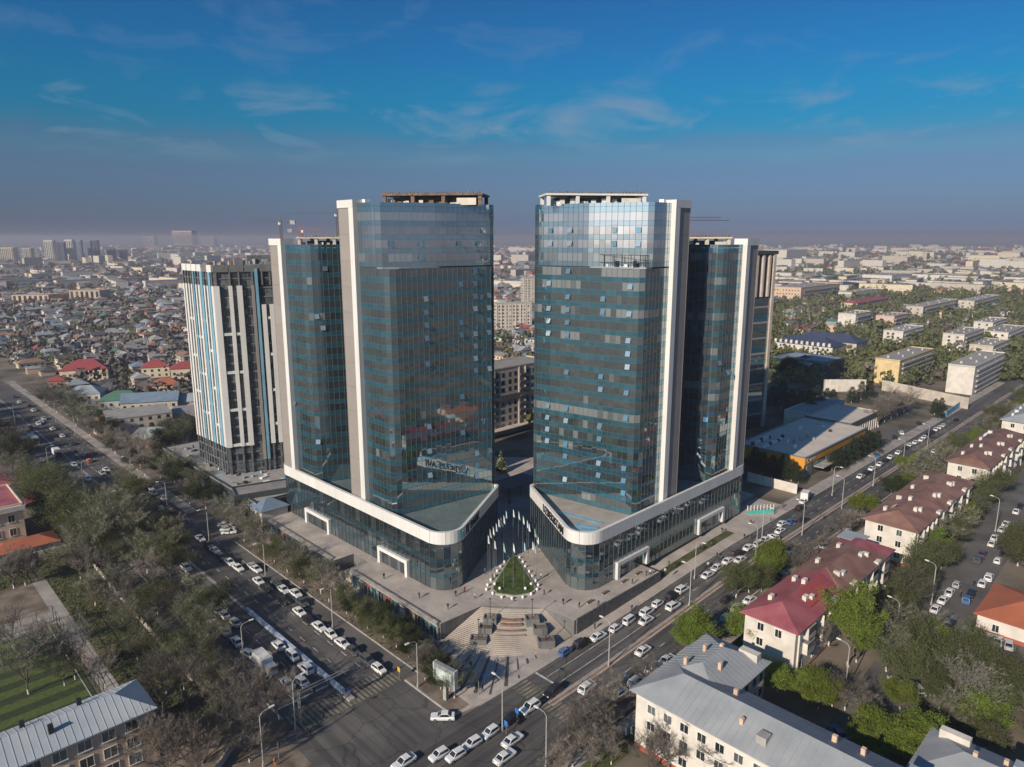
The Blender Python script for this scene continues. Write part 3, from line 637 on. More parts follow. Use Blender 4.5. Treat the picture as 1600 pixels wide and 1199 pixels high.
# fan stair from the plaza to the crossing
NS = 26; la, lb = Vector((-7, 151.1)), Vector((-15.6, 142.6)); ra, rb = Vector((7.3, 150.1)), Vector((13.8, 144.2)); ma, mb_ = Vector((.3, 150.0)), Vector((-1.2, 136.6))
stairs = kind(ob('plaza_steps', None))
for i in range(NS):
    t0, t1 = i / NS, (i + 1) / NS; z = PZ - (i + 1) * (PZ - .25) / NS
    def arc(t): 
        l, r, m_ = la.lerp(lb, t), ra.lerp(rb, t), ma.lerp(mb_, t); c = m_ * 2 - (l + r) / 2
        return [((1 - u) ** 2 * l + 2 * u * (1 - u) * c + u * u * r) for u in [j / 8 for j in range(9)]]
    top, bot = arc(t0), arc(t1)
    MB().prism([(p.x, p.y) for p in bot] + [(p.x, p.y) for p in reversed(top)], -.2, z).build('step', MATS['stair_stone'], stairs)
mb = MB(); fan_edge = [RP(27, 12.2), RP(22, 9.5), RP(-4, 9.5), RP(-9, 10.5), LP(-17, 12.5), LP(-10, 14.8), LP(3, 24.8), (-16, 143.2)]
mb.prism(P3(fan_edge[::-1] if False else fan_edge), -.1, .155); fan = mb.build('corner_pavement', M('fan_stone')); kind(fan)
if fan.data.polygons[0].normal.z < 0: fan.data.flip_normals()
FC = Vector((0, 161)); 
for k in range(21):
    an = rad(222 + k * 4.6); dv = Vector((math.cos(an), math.sin(an))); r0 = 24.9 + .5 * math.sin(k * 2.3); den = -.7 * dv.x + .715 * dv.y
    r1 = min(37.5 if k > 4 else 31, (10.0 - 33.92) / den if den < -.02 else 31)
    if r1 - r0 < .8: continue
    sd_ = Vector((-dv.y, dv.x)) * (.15 if k % 2 else .26)
    q = [FC + dv * r0 - sd_, FC + dv * r1 - sd_ * 1.5, FC + dv * r1 + sd_ * 1.5, FC + dv * r0 + sd_]
    m2 = MB(); m2.face([(v_.x, v_.y, .165) for v_ in q]); o = m2.build('paving_stripe', M('stripe_dark'), fan)
    if o.data.polygons[0].normal.z < 0: o.data.flip_normals()
strip('verge_ground', LP, -17, -2, 11.4, 15.5, .17, M('dirt')); strip('kerb', LP, -17.5, -2, 11.0, 11.35, .22, M('kerb_stone'), None, .2)
# ---- triangular lawn with stone kerb, white ball bollards, flagpoles
isl = [at(*p, PZ) for p in ((803, 869), (798, 871), (769, 917), (768, 924), (775, 930), (803, 934), (831, 930), (837, 924), (836, 917), (808, 871))]
MB().prism([p[:2] for p in isl], PZ, PZ + .35).build('lawn_kerb', M('kerb_stone'), plz)
cx, cy = sum(p[0] for p in isl) / len(isl), sum(p[1] for p in isl) / len(isl)
isl2 = [(cx + (p[0] - cx) * .92, cy + (p[1] - cy) * .94) for p in isl]
MB().prism(isl2, PZ + .2, PZ + .42).build('lawn_bed', M('lawn'), plz)
mb = MB()
for _ in range(5200):
    i = RN.randrange(len(isl2)); u, w = RN.random() ** .5, RN.random(); p = Vector(isl2[i]).lerp(Vector(isl2[(i + 1) % len(isl2)]), w); q = Vector((cx, cy)).lerp(p, u); h = RN.uniform(.08, .3); a_ = RN.random() * 6.3
    mb.face([(q.x - .05 * math.cos(a_), q.y - .05 * math.sin(a_), PZ + .42), (q.x + .05 * math.cos(a_), q.y + .05 * math.sin(a_), PZ + .42), (q.x + RN.uniform(-.1, .1), q.y + RN.uniform(-.1, .1), PZ + .42 + h)])
tag(kind(mb.build('lawn_grass', M('lawn')), 'stuff'), 'short grass on the triangular plaza lawn', 'grass')
bol = MB().lathe([(.0, .0), (.32, .0), (.30, .12), (.42, .3), (.46, .5), (.40, .75), (.25, .9), (0, .95)], 14).mesh('bollard', M('white_paint'), smooth=True)
bpx = [(802, 867), (794, 872), (788, 880), (782, 887), (777, 894), (773, 901), (767, 908), (762, 916), (760, 923), (770, 929), (784, 935), (800, 937), (817, 935), (830, 930), (839, 923), (841, 916), (837, 909), (832, 902), (827, 895), (821, 887), (817, 880), (812, 873), (781, 924), (821, 924), (773, 917), (830, 917)]
for i, p in enumerate(bpx): tag(ob('ball_bollard', bol, None, (*at(*p, PZ)[:2], PZ + (.4 if i > 21 else 0)), 0, .78), (f'white ball bollard, {nth(i + 1)} from the lawn tip going round by the IT PARK side' if i < 22 else f'white ball light on the plaza lawn, {nth(i - 21)} of four'), 'bollard', 'bollards round the plaza lawn')
fl = [(545, 625), (558, 575), (580, 555), (600, 530), (617, 495), (633, 485), (652, 465), (668, 430), (718, 420), (755, 435), (785, 470), (813, 505), (825, 530), (865, 570), (885, 625), (880, 655), (590, 665), (652, 685), (718, 685), (793, 680), (850, 675), (862, 690)]
pole = MB().tube((0, 0, 0), (0, 0, 12.2), .06, .035, 6).tube((0, 0, 12.2), (0, 0, 12.3), .07, .07, 6).mesh('pole', M('pole_grey', (.22, .22, .22), .5, .1))
base_ = MB().lathe([(.0, 0), (.25, 0), (.25, .1), (.1, .16), (0, .16)], 8).mesh('base', M('concrete'))
fcols = [('white', (.75, .76, .76)), ('pale green', (.45, .68, .55)), ('white', (.78, .78, .78)), ('pale blue', (.42, .6, .72))]
def flagmesh(i):
    mb = MB(); w, h, n = .75, 2.0, 6
    for k in range(n):
        for j in range(3):
            f = lambda u, v: (.05 + u * w * (.35 + .4 * v), .12 * math.sin(u * 7 + i * 1.7 + v * 2) * u, 12.1 - v * h - u * (.35 + .3 * math.sin(i)))
            mb.face([f(k / n, j / 3), f(k / n, (j + 1) / 3), f((k + 1) / n, (j + 1) / 3), f((k + 1) / n, j / 3)])
    return mb.mesh('flag', M('flag_' + fcols[i % 4][0].replace(' ', '_'), fcols[i % 4][1], .8), smooth=True)
fms = [flagmesh(i) for i in range(4)]
for i, (zx, zy) in enumerate(fl):
    px, py = 640 + zx * .2252, 700 + zy * .2252; p = at(px, py + 67, PZ)
    arm = 'the second row in front of the lawn' if i > 15 else ('the V-shaped row beside the IT PARK podium' if i < 9 else 'the V-shaped row beside the UZBEKISTAN podium')
    cnt = (i - 15) if i > 15 else (i + 1 if i < 9 else i - 8)
    r = thing('flagpole', f'{fcols[i % 4][0]} flag on steel pole, {nth(cnt)} in {arm}', 'flagpole', (p[0], p[1], PZ), RN.uniform(-.4, .6), 'flagpoles on the plaza', (.8, .8, 1))
    ob('pole', pole, r); ob('base', base_, r); ob('flag', fms[i % 4], r)
# shop row under the plaza edge: each bay its own piece
def shop_row(s0, s1, label):
    n = round((s1 - s0) / 2.9); w = (s1 - s0) / n; o0 = LP(s0, 25.2); root = thing('shop_row', label, 'shop', (*o0, 0.1), ANG_L)
    M('teal_panel', (.02, .12, .15), .4, .2, 1.); M('shop_stone', (.24, .225, .21), .8, .3, .6, bump=.2)
    MB().box((s1 - s0) / 2, -.15, 2.95, 4.3, s1 - s0, .5).build('fascia', M('shop_stone'), root)
    MB().box((s1 - s0) / 2, .35, 3.95, 4.08, s1 - s0, .9).build('canopy_edge', M('concrete'), root)
    for k in range(n):
        x = w * (k + .5); r = RN.random()
        MB().box(x - w / 2, .0, 0, 2.95, .5, .5).build('pillar', M('shop_stone'), root)
        f = ob('shop_front', MB().box(0, 0, 0, 2.95, w - .5, .2).mesh('shop_front', M('teal_panel') if r < .4 else M('white_paint') if r < .5 else DARKW), root, (x, -.05, 0))
        for q in (-1, 0, 1): ob('door_frame', MB().box(0, 0, 0, 2.6, .08, .06).mesh('door_frame', M('white_paint')), f, (q * (w - .6) / 2, .14, 0))
        ob('transom', MB().box(0, 0, 2.2, 2.32, w - .5, .06).mesh('transom', M('black_metal')), f, (0, .14, 0))
        if r > .7: ob('shop_sign', MB().box(0, 0, 2.4, 2.9, w * .6, .08).mesh('shop_sign', M('sign_panel_%d' % (k % 3), [(.5, .06, .05), (.6, .6, .55), (.05, .3, .4)][k % 3], .5)), f, (0, .2, 0))
shop_row(5, 40.5, 'row of teal and dark shopfronts under the plaza edge by the street corner')
shop_row(50, 87, 'row of shopfronts under the plaza edge towards the hip-roofed pavilion')
# low wall with seats at the plaza's edge, planters, tiered seats on the stair
for i, (px, py, zz, who) in enumerate(((766, 966, 3.55, 'topmost planter on the IT PARK side'), (759, 981, 2.6, 'middle planter on the IT PARK side'), (748, 999, 1.5, 'lowest planter on the IT PARK side'), (831.5, 967, 3.55, 'topmost planter on the UZBEKISTAN side'), (843.5, 981, 2.6, 'middle planter on the UZBEKISTAN side'), (853, 1001, 1.5, 'lowest planter on the UZBEKISTAN side'))):
    p = at(px, py, zz); rz = -.08 if px < 800 else .12; L_ = 3.0 if i % 3 < 2 else 3.7
    r = thing('stone_planter', f'grey stone planter box on the plaza stair, {who}', 'planter', (p[0], p[1], zz - 1.6), rz, 'planters on the plaza stair')
    for sx, sy, lx, ly in ((0, -1.1, L_, .25), (0, 1.1, L_, .25), (-L_ / 2 + .12, 0, .25, 1.95), (L_ / 2 - .12, 0, .25, 1.95)): MB().box(sx, sy, 0, 2.1, lx, ly).build('planter_side', M('wall_stone'), r)
    MB().box(0, 0, 0, 1.75, L_ - .5, 1.95).build('soil', M('dirt'), r)
    if i in (0, 2, 3, 5):
        l = thing('plaza_lamp', f'slim dark post standing in the {who}', 'lamp post', (p[0], p[1], zz + .1), 0, 'posts in the plaza planters')
        MB().tube((0, 0, 0), (0, 0, 4.6), .09, .06, 6).build('post', M('black_metal'), l); MB().box(0, 0, 4.6, 4.75, .5, .3).build('lamp_head', M('black_metal'), l)
M('seat_red', (.24, .15, .12), .8, .2, 1.5)
for i, (px, py, zz, w) in enumerate(((799, 971, 3.0, 4.6), (799, 988, 1.75, 6.4))):
    p = at(px, py, zz); r = thing('tiered_bench', ['short curved tiered bench high on the plaza stair', 'long curved tiered bench low on the plaza stair'][i], 'bench', (p[0], p[1], zz - .7))
    for t_ in range(2):
        mb = MB(); pts = [(w * u / 2 * (1 + t_ * .04), -t_ * 1.2 + .35 * u * u, 0) for u in [j / 5 - 1 for j in range(11)]]
        for a_, b_ in zip(pts, pts[1:]): mb.bar((*a_[:2], .95 - t_ * .45), (*b_[:2], .95 - t_ * .45), .7, .4)
        mb.build('bench_tier', M('seat_red'), r)
# retaining-wall trim on the road side, planting bed and benches
strip('planting_bed', RP, 34, 100, 12.7, 15.2, .2, M('grass'))
def ramp_wall():
    mb = MB()
    for k in range(14):
        s0, s1 = 28 + k * 2.35, 28 + (k + 1) * 2.35
        mb.prism([RP(s0, 12.0), RP(s1, 12.0), RP(s1, 12.3), RP(s0, 12.3)][::1], -.2, PZ + .25)
    o = mb.build('retaining_wall', M('dark_granite')); tag(o, 'dark granite retaining wall below the plaza along the median road', 'wall')
ramp_wall()
for i, (s, o) in enumerate(((36, 15), (42, 15.2), (50, 15.5), (56, 15.6))):
    p = RP(s, o); r = thing('plaza_bench', f'low stone bench by the plaza retaining wall, {nth(i + 1)} from the stair', 'bench', (*p, PZ), ANG_R, 'benches by the retaining wall')
    MB().box(0, 0, .35, .48, 2.2, .6).build('seat', M('rust_scaffold'), r)
    for x in (-.8, .8): MB().box(x, 0, 0, .35, .3, .5).build('leg', M('concrete'), r)
for i, s in enumerate((66, 88)):      # steps down to the road-side pavement
    st_ = kind(ob('entrance_steps', None))
    for k in range(8):
        a_ = RP(s, 22.4 - k * .45); zz = PZ - (k + 1) * (PZ - gz(*a_) - .15) / 9
        MB().prism([RP(s, 22.4 - k * .45), RP(s, 22.4 - (k + 1) * .45), RP(s + 13, 22.4 - (k + 1) * .45), RP(s + 13, 22.4 - k * .45)], -.2, zz).build('step', MATS['stair_stone'], st_)
# billboard on the corner
p = LP(-12.6, 13.2); r = thing('billboard', 'grey corner billboard with pale blank screen on a single column', 'billboard', (*p, .15), ANG_L + math.pi + .12)
MB().box(0, 0, 0, 3.4, .85, .7).build('column', M('concrete'), r); MB().box(0, 0, 3.3, 7.2, 5.6, .9).build('cabinet', M('steel_grey'), r)
sc_ = MB().box(0, -.47, 4.2, 6.3, 3.9, .06).build('screen', M('screen_pale', (.55, .62, .60), .3, .05), r); sc_ = MB().box(0, .47, 4.2, 6.3, 3.9, .06).build('screen', M('screen_pale'), r)
for x in (-2.75, 2.75): MB().box(x, 0, 3.25, 7.25, .14, 1.0).build('edge_trim', M('white_paint'), r)
# barrier along the middle of the avenue
M('barrier_blue', (.42, .50, .62), .6, .15, 1.); M('sign_blue', (.03, .16, .50), .5); M('sign_yellow', (.6, .36, .03), .5)
bs_ = MB().prism([(-.98, -.35), (.98, -.35), (.98, .35), (-.98, .35)], 0, .9).mesh('barrier_segment', M('barrier_blue'))
r = thing('median_barrier', 'pale blue concrete barrier along the middle of the avenue', 'barrier', (*LP(4, 0), .04), ANG_L)
for k in range(22): ob('barrier_segment', bs_, r, (k * 2.0, 0, 0))
MB().box(-3.0, 0, 0, .35, 2.4, 1.3).build('barrier_nose', M('kerb_stone'), r)
r = thing('keep_sign', 'small blue round sign on a post at the barrier end', 'road sign', (*LP(1.2, 0), .35), ANG_L)
MB().tube((0, 0, 0), (0, 0, 1.9), .05, .05, 6).build('post', M('steel_grey'), r); MB().tube((-.06, 0, 1.5), (.0, 0, 1.5), .35, .35, 12).build('sign_plate', M('sign_blue'), r)
# ================================================================ buildings
for nm, c in dict(wall_white=(.62, .57, .51), wall_cream=(.62, .53, .38), wall_beige=(.50, .44, .37), wall_peach=(.60, .43, .31), wall_grey=(.40, .39, .38), wall_pink=(.58, .42, .36), wall_brick=(.30, .16, .11), wall_stone=(.33, .31, .29), wall_yellow=(.62, .47, .25)).items(): 
    if nm != 'wall_stone': M(nm, c, .9, .12, .35, rnd=.06, det=8, bump=.1)
for nm, c, c2 in (('roof_brown', (.17, .085, .065), (.27, .15, .12)), ('roof_red', (.34, .06, .055), (.27, .06, .07)), ('roof_crimson', (.28, .07, .09), (.37, .115, .13)), ('roof_orange', (.42, .13, .06), (.34, .11, .06)), ('roof_grey', (.26, .28, .30), (.33, .345, .36)),
                  ('roof_blue', (.13, .19, .26), (.18, .24, .31)), ('roof_green', (.06, .15, .11), (.08, .19, .14)), ('roof_slate', (.20, .19, .185), (.27, .255, .25)), ('roof_dark', (.075, .07, .07), (.11, .10, .10)), ('roof_pale', (.36, .335, .31), (.28, .27, .26)), ('roof_navy', (.035, .05, .10), (.05, .065, .12)), ('roof_rust', (.24, .14, .10), (.30, .18, .13)), ('roof_bright', (.44, .48, .50), (.38, .42, .45)), ('roof_beige', (.60, .535, .455), (.52, .465, .40)), ('roof_metal', (.31, .345, .37), (.26, .30, .335))):
    M(nm, c, .75, .0, .25, c2=c2, rnd=.10, det=8, bump=.1)
M('base_red', (.33, .09, .06), .85, .1); M('balcony_panel', (.46, .42, .38), .85, .2, 1.5); M('dish_white', (.7, .7, .68), .5)
_wm = {}
def win_mesh(w, h, dark=True, arch=False):
    k = (round(w, 2), round(h, 2))
    if k not in _wm:
        fr = MB()
        for x, z0, z1, sx in ((-w / 2 - .05, -.06, h + .06, .1), (w / 2 + .05, -.06, h + .06, .1), (0, 0, h, .06)): fr.box(x, 0, z0, z1, sx, .16)
        fr.box(0, 0, h, h + .1, w + .2, .16); fr.box(0, -.03, -.1, 0, w + .3, .24)
        _wm[k] = (fr.mesh('window_frame', M('white_paint')), MB().box(0, 0, 0, h, w, .1).mesh('pane', DARKW))
    return _wm[k]
def wins(root, side, lx, ly, z0, fh, floors, n, w=1.3, h=1.5, skip=0., m0=1.6, off=.02, simple=False):
    fr, pn = win_mesh(w, h)
    L = lx if side in 'yY' else ly; an = {'y': 0, 'Y': math.pi, 'x': -math.pi / 2, 'X': math.pi / 2}[side]
    for f in range(floors):
        for k in range(n):
            if RN.random() < skip: continue
            u = m0 + (L - 2 * m0) * (k + .5) / n
            loc = {'y': (u, -off, 0), 'Y': (lx - u, ly + off, 0), 'x': (-off, ly - u, 0), 'X': (lx + off, u, 0)}[side]
            p = (loc[0], loc[1], z0 + f * fh)
            o = ob('window', pn if simple else fr, root, p, an)
            if not simple: ob('pane', pn, o)
def hip(lx, ly, z, rh, ov=.6, gable=False, mat=None, th=.18):
    mb = MB(); x0, x1, y0, y1 = -ov, lx + ov, -ov, ly + ov; z0 = z
    if lx >= ly: e = 0 if gable else (ly / 2 + ov) * .9; r0, r1 = (x0 + e, ly / 2), (x1 - e, ly / 2)
    else: e = 0 if gable else (lx / 2 + ov) * .9; r0, r1 = (lx / 2, y0 + e), (lx / 2, y1 - e)
    A, B, C, D = (x0, y0, z0), (x1, y0, z0), (x1, y1, z0), (x0, y1, z0); P, Q = (*r0, z0 + rh), (*r1, z0 + rh)
    if lx >= ly: fs = [[A, B, Q, P], [C, D, P, Q], [D, A, P], [B, C, Q]]
    else: fs = [[D, A, P, Q], [B, C, Q, P], [A, B, P], [C, D, Q]]
    for f in fs: mb.face(f)
    dn = lambda p: (p[0], p[1], p[2] - th)
    for a, b in ((A, B), (B, C), (C, D), (D, A)): mb.face([dn(a), dn(b), b, a])
    mb.face([dn(D), dn(C), dn(B), dn(A)])
    return mb
def seams(lx, ly, z, rh, ov, sp=1.1, lift=.03):
    mb = MB(); n = int((lx + 2 * ov) / sp); hy = ly / 2 + ov; e = hy * .9
    for k in range(1, n):
        x = -ov + k * sp
        for sgn in (-1, 1):
            y0 = -ov if sgn < 0 else ly + ov; fr = min(1, (x + ov) / e, (lx + ov - x) / e)
            ye = y0 + (ly / 2 - y0) * fr; ze = z + rh * fr; mb.bar((x, y0, z + lift), (x, ye, ze + lift), .05, .06)
    return mb
def block(name, label, cat, org, an, lx, ly, h, wall, roof='flat', rmat='roof_grey', rh=2.5, ov=.6, z0=None, group=None, base=None):
    z = gz(*org[:2]) if z0 is None else z0
    root = thing(name, label, cat, (org[0], org[1], z), an, group)
    MB().prism([(0, 0), (lx, 0), (lx, ly), (0, ly)], -1, h).build('wall', M(wall), root)
    if roof == 'flat':
        rf = MB().prism([(-.15, -.15), (lx + .15, -.15), (lx + .15, ly + .15), (-.15, ly + .15)], h, h + .25).build('roof', M(rmat), root)
        for (x, y, sx, sy) in ((lx / 2, -.0, lx + .3, .3), (lx / 2, ly, lx + .3, .3), (0, ly / 2, .3, ly - .3), (lx, ly / 2, .3, ly - .3)): MB().box(x, y, h + .25, h + .75, sx, sy).build('parapet', M(wall), rf)
    else: rf = hip(lx, ly, h, rh, ov, roof == 'gable').build('roof', M(rmat), root)
    if base: MB().prism([(-.06, -.06), (lx + .06, -.06), (lx + .06, ly + .06), (-.06, ly + .06)], -1, 1.0).build('plinth', M(base), root)
    return root, rf
def vents(rf, spots, mat='white_paint', s=(1.6, .9, 1.5)):
    for (x, y, z) in spots:
        MB().box(x, y, z - .5, z + s[2], s[0], s[1], RN.choice((0, 0, 1.57))).build('chimney', M(mat), rf)
def dishes(rf, spots, r=.9):
    for (x, y, z) in spots:
        o = MB().lathe([(0, .0), (r * .5, .07), (r * .8, .18), (r, .3)], 12).build('satellite_dish', M('dish_white'), rf, smooth=True); o.location = (x, y, z + .8); o.rotation_euler = (rad(50), 0, RN.uniform(2, 4))
        MB().tube((x, y, z - .3), (x, y, z + .9), .06, .06, 5).build('dish_mast', M('steel_grey'), rf)
def balconies(root, lx, z0, fh, floors, xs, w=3.4, y=-1.1):
    for f in range(floors):
        for x in xs:
            b = ob('balcony', MB().box(0, 0, 0, .15, w, 1.1).mesh('balcony', M('concrete')), root, (x, y / 2, z0 + f * fh)); 
            ob('balcony_front', MB().box(0, -.5, .15, 1.1, w, .08).mesh('balcony_front', M('balcony_panel')), b)
            if RN.random() < .6: ob('balcony_glazing', MB().box(0, -.5, 1.1, 2.5, w, .06).mesh('balcony_glazing', DARKW), b); ob('balcony_head', MB().box(0, -.05, 2.5, 2.62, w + .1, 1.05).mesh('balcony_head', M('roof_pale')), b)
            for q in (-1, 1): ob('balcony_side', MB().box(q * w / 2, 0, .15, 2.5, .1, 1.05).mesh('balcony_side', M('wall_white')), b)
# --- apartment blocks with tiled roofs along the median road
def apartment(s0, s1, o0, o1, h, label, rmat, near=True):
    lx, ly = s1 - s0, o1 - o0; r, rf = block('apartment_block', label, 'apartment block', RP(s0, o0), ANG_R, lx, ly, h, 'wall_white', 'hip', rmat, 2.6, .9, group='apartment blocks along the median road', base='base_red')
    fl = 3; fh = (h - 1.4) / fl
    wins(r, 'x', lx, ly, 2.0, fh, fl, 2, 1.3, 1.6, .15, 1.6); wins(r, 'y', lx, ly, 2.0, fh, fl, int(lx / 3.2), 1.4, 1.6, .1); wins(r, 'Y', lx, ly, 2.0, fh, fl, int(lx / 4), 1.4, 1.6, .1)
    balconies(r, lx, 1.6 + fh, fh, fl - 1, [lx * k for k in (.1, .24, .42, .58, .76, .9)])
    for k in (.03, .33, .5, .67, .97): MB().box(lx * k, -.1, 0, h - .1, .5, .4).build('pilaster', M('wall_white'), r)
    sp = [(lx * k, ly * w, h + (2.4 * (1 - abs(w - .5) * 1.9))) for k, w in ((.12, .78), (.34, .8), (.58, .82), (.8, .8), (.2, .28), (.23, .22), (.5, .26), (.53, .2), (.76, .25), (.79, .2), (.3, .52))]
    vents(rf, sp, 'wall_white', (1.4, .85, 1.2)); 
    for k in (.33, .52, .8): MB().box(lx * k, -.5, h - .1, h + .8, 2.2, 1.0).build('roof_dormer', M('wall_white'), rf)
    return r, rf, lx, ly
a1, rf1, lx, ly = apartment(44.5, 98, -30, -19.3, 11.4, 'white apartment block under a crimson and brown patched roof', 'roof_crimson')
o = hip(26, ly, 11.4, 2.6, .9).build('patched_roof', M('roof_brown'), rf1); o.location = (22, -.25, .12)
o = MB().prism([(48, 5.2), (54, 5.2), (54, 11.2), (48, 11.2)], 0, .1).build('tin_patch', M('roof_metal'), rf1); o.location = (0, 0, 13.0)
# slope sheets: a bright red patch on the near slope
mb = MB(); A_, B_, C_ = (14, -.6, 11.75), (24, -.6, 11.75), (24, 4.6, 14.0); mb.face([(9, 1.2, 12.55), (22, 1.2, 12.55), (22, 4.9, 14.12), (12, 4.9, 14.12)]); mb.build('red_sheet', M('roof_red'), rf1).location = (0, 0, .05)
a2, rf2, lx, ly = apartment(112, 166, -31.5, -19, 10.8, 'white apartment block under an even brown roof with a large satellite dish', 'roof_brown'); dishes(rf2, [(8, 8, 12.2)], 1.3)
a3, rf3, lx, ly = apartment(183, 239, -32, -20.5, 11.5, 'white-gabled apartment block with brown roof, third along the median road', 'roof_brown'); dishes(rf3, [(38, 9, 12.6)], 1.2)
apartment(262, 300, -32, -20, 11.5, 'apartment block with grey-blue roof, fourth along the median road', 'roof_grey')
for k, (s, o) in enumerate(((330, -20), (395, -20))):
    apartment(s, s + 50, o - 12, o, 11.5, f'far apartment block past the grey-blue roof, {nth(k + 1)} of two', 'roof_brown')
# --- L-shaped block with grey metal roof at the crossing
r, rf = block('corner_block', 'long pale block with grey sheet-metal roof and red plinth by the crossing', 'apartment block', RP(8.4, -92), ANG_R, 12.2, 74, 11.3, 'wall_white', 'hip', 'roof_grey', 2.8, .9, base='base_red')
wins(r, 'x', 12.2, 74, 1.8, 3.2, 3, 22, 1.5, 1.5, .12); wins(r, 'Y', 12.2, 74, 1.8, 3.2, 3, 3, 1.3, 1.5, .1); MB().box(12.2 / 2, 37, 10.9, 11.25, 13.4, 75.2).build('eave', M('wall_yellow'), r)
mb = MB()
for k in range(60):
    y = 1 + k * 1.22
    if y > 68: break
    mb.bar((-.9, y, 11.36), (6.1, y, 14.13), .05, .05); mb.bar((13.1, y, 11.36), (6.1, y, 14.13), .05, .05)
kind(mb.build('roof_seam', M('roof_grey'), rf), 'stuff')
vents(rf, [(3, 68 - 12, 12.6), (8.5, 60, 13), (9, 44, 12.9), (9.5, 40, 12.7), (9, 30, 12.9)], 'wall_peach', (.7, .6, 1.2))
for y in (52, 38, 26): MB().box(2.2, y, 12.0, 13.5, 1.8, 1.6).build('roof_hatch', M('roof_pale'), rf)
for y in (33, 20): MB().box(10.4, y, 12.0, 13.6, 2.2, 2.4).build('roof_dormer', M('roof_metal'), rf)
wg = ob('rear_wing', None, r, (12.2, 74 - 11.8, 0)); MB().prism([(0, 0), (11.4, 0), (11.4, 11.8), (0, 11.8)], -1, 11.3).build('wing_wall', M('wall_peach'), wg)
hp = hip(17.4, 11.8, 11.34, 2.75, .9).build('wing_roof', M('roof_grey'), wg); hp.location = (-6, 0, 0)
kind(seams(17.4, 11.8, 11.34, 2.75, .9).build('wing_seam', M('roof_grey'), wg), 'stuff').location = (-6, 0, 0)
fr_, pn_ = win_mesh(1.1, 1.5)
for f in range(3):
    for x in (1.6, 4.6, 7.6, 10.2): ob('wing_window', pn_, wg, (x, -.02, 1.8 + f * 3.2), 0)
MB().box(9.6, 2.2, 11.6, 13.4, 1.6, 3.6).build('parapet_stack', M('wall_white'), wg)
for x, y in ((-2, 8.5), (1, 3.4), (4, 8.2), (6.5, 6.2)): MB().box(x, y, 12.2, 14.4, .7, .6).build('wing_chimney', M('wall_peach'), wg)
# --- building at the lower corner, orange-roofed house
s_, o_ = invR(*at(1466, 1146, 9.5)[:2])
r, rf = block('annex_block', 'low annex with grey metal roof and white stack below the orange-roofed house', 'building', RP(s_ - 11, o_ - 30), ANG_R, 11.5, 30.5, 9.2, 'wall_white', 'hip', 'roof_grey', 2.4, .8)
MB().box(9.8, 27.5, 9.4, 11.4, 1.4, 4.2).build('parapet_stack', M('wall_white'), rf); vents(rf, [(6, 24, 11.2), (8.6, 20.5, 10.4)], 'wall_peach', (.7, .6, 1.0)); MB().box(9, 18.5, 9.9, 11.3, 2, 2.2).build('roof_dormer', M('roof_metal'), rf)
kind(seams(11.5, 30.5, 9.2, 2.4, .8).build('roof_seam', M('roof_grey'), rf), 'stuff')
r, rf = block('yard_house', 'long white low building with bright orange hip roof by the yard', 'building', RP(90, -82), ANG_R, 18.5, 31, 4.4, 'wall_white', 'hip', 'roof_orange', 3.0, .7, base='base_red')
wins(r, 'x', 18.5, 31, 1.3, 3, 1, 7, 1.2, 1.6, .2); wins(r, 'Y', 18.5, 31, 1.3, 3, 1, 3, 1.2, 1.6, .2)
# --- orange-fronted commercial building
M('orange_cladding', (.62, .27, .03), .6, .06, .4); M('grey_panel', (.22, .215, .21), .7, .15, .3)
r, rf = block('commercial_building', 'flat-roofed commercial building with orange fascia and rooftop air units', 'building', RP(162, 19.3), ANG_R, 60, 27, 7.0, 'grey_panel', 'flat', 'roof_beige')
MB().box(30, -.1, 5.2, 7.9, 60.4, .5).build('fascia', M('orange_cladding'), r); MB().box(-.1, 13.5, 2.9, 7.9, .5, 27.2).build('fascia', M('orange_cladding'), r)
MB().box(30, -.2, 7.9, 8.15, 60.8, .7).build('coping', M('roof_blue'), r); MB().box(-.2, 13.5, 7.9, 8.15, .7, 27.6).build('coping', M('roof_blue'), r)
wins(r, 'x', 60, 27, 4.2, 3, 1, 6, 1.2, 1.7, 0, 1.6, .4, True)
for k in range(10): MB().box(4 + k * 5.6, -.22, .2, 4.9, 4.6, .2).build('shop_glazing', PODW if k % 3 else M('grey_panel'), r)
MB().box(-.15, 13.5, .2, 2.8, .2, 25).build('shop_glazing', M('black_metal'), r); MB().box(14, -2, 3.0, 3.3, 12, 3.6).build('canopy', M('concrete'), r)
M('logo_pale', (.55, .57, .55), .5)
mb = MB()
for k in range(14):
    g0, g1 = 2 * math.pi * k / 18 + .5, 2 * math.pi * (k + 1) / 18 + .5; mb.bar((2.2 + math.cos(g0), -.42, 6.5 + math.sin(g0)), (2.2 + math.cos(g1), -.42, 6.5 + math.sin(g1)), .1, .22)
mb.build('ring_emblem', M('logo_pale'), r); MB().box(6.2, -.4, 6.1, 6.9, 4.6, .1).build('sign_strip', M('logo_pale'), r)
for k in range(26):
    x, y = (4 + (k % 9) * 1.7, 22 - (k // 9) * 4.5) if k < 18 else (12 + (k - 18) * 5.5, 9 + (k % 3) * 5)
    MB().box(x, y, 7.25, 7.25 + RN.uniform(.8, 1.5), 1.2, .9).build('air_unit', M('white_paint') if k % 4 else M('black_metal'), rf)
for x in (18, 24, 30): MB().tube((x, 12, 7.2), (x, 12, 9.0), .7, .7, 10).build('roof_fan', M('steel_grey'), rf)
r, rf = block('workshop_building', 'pale flat-roofed building with brown fascia behind the orange-fronted one', 'building', RP(226, 27), ANG_R, 34, 20, 6.5, 'wall_beige', 'flat', 'roof_beige')
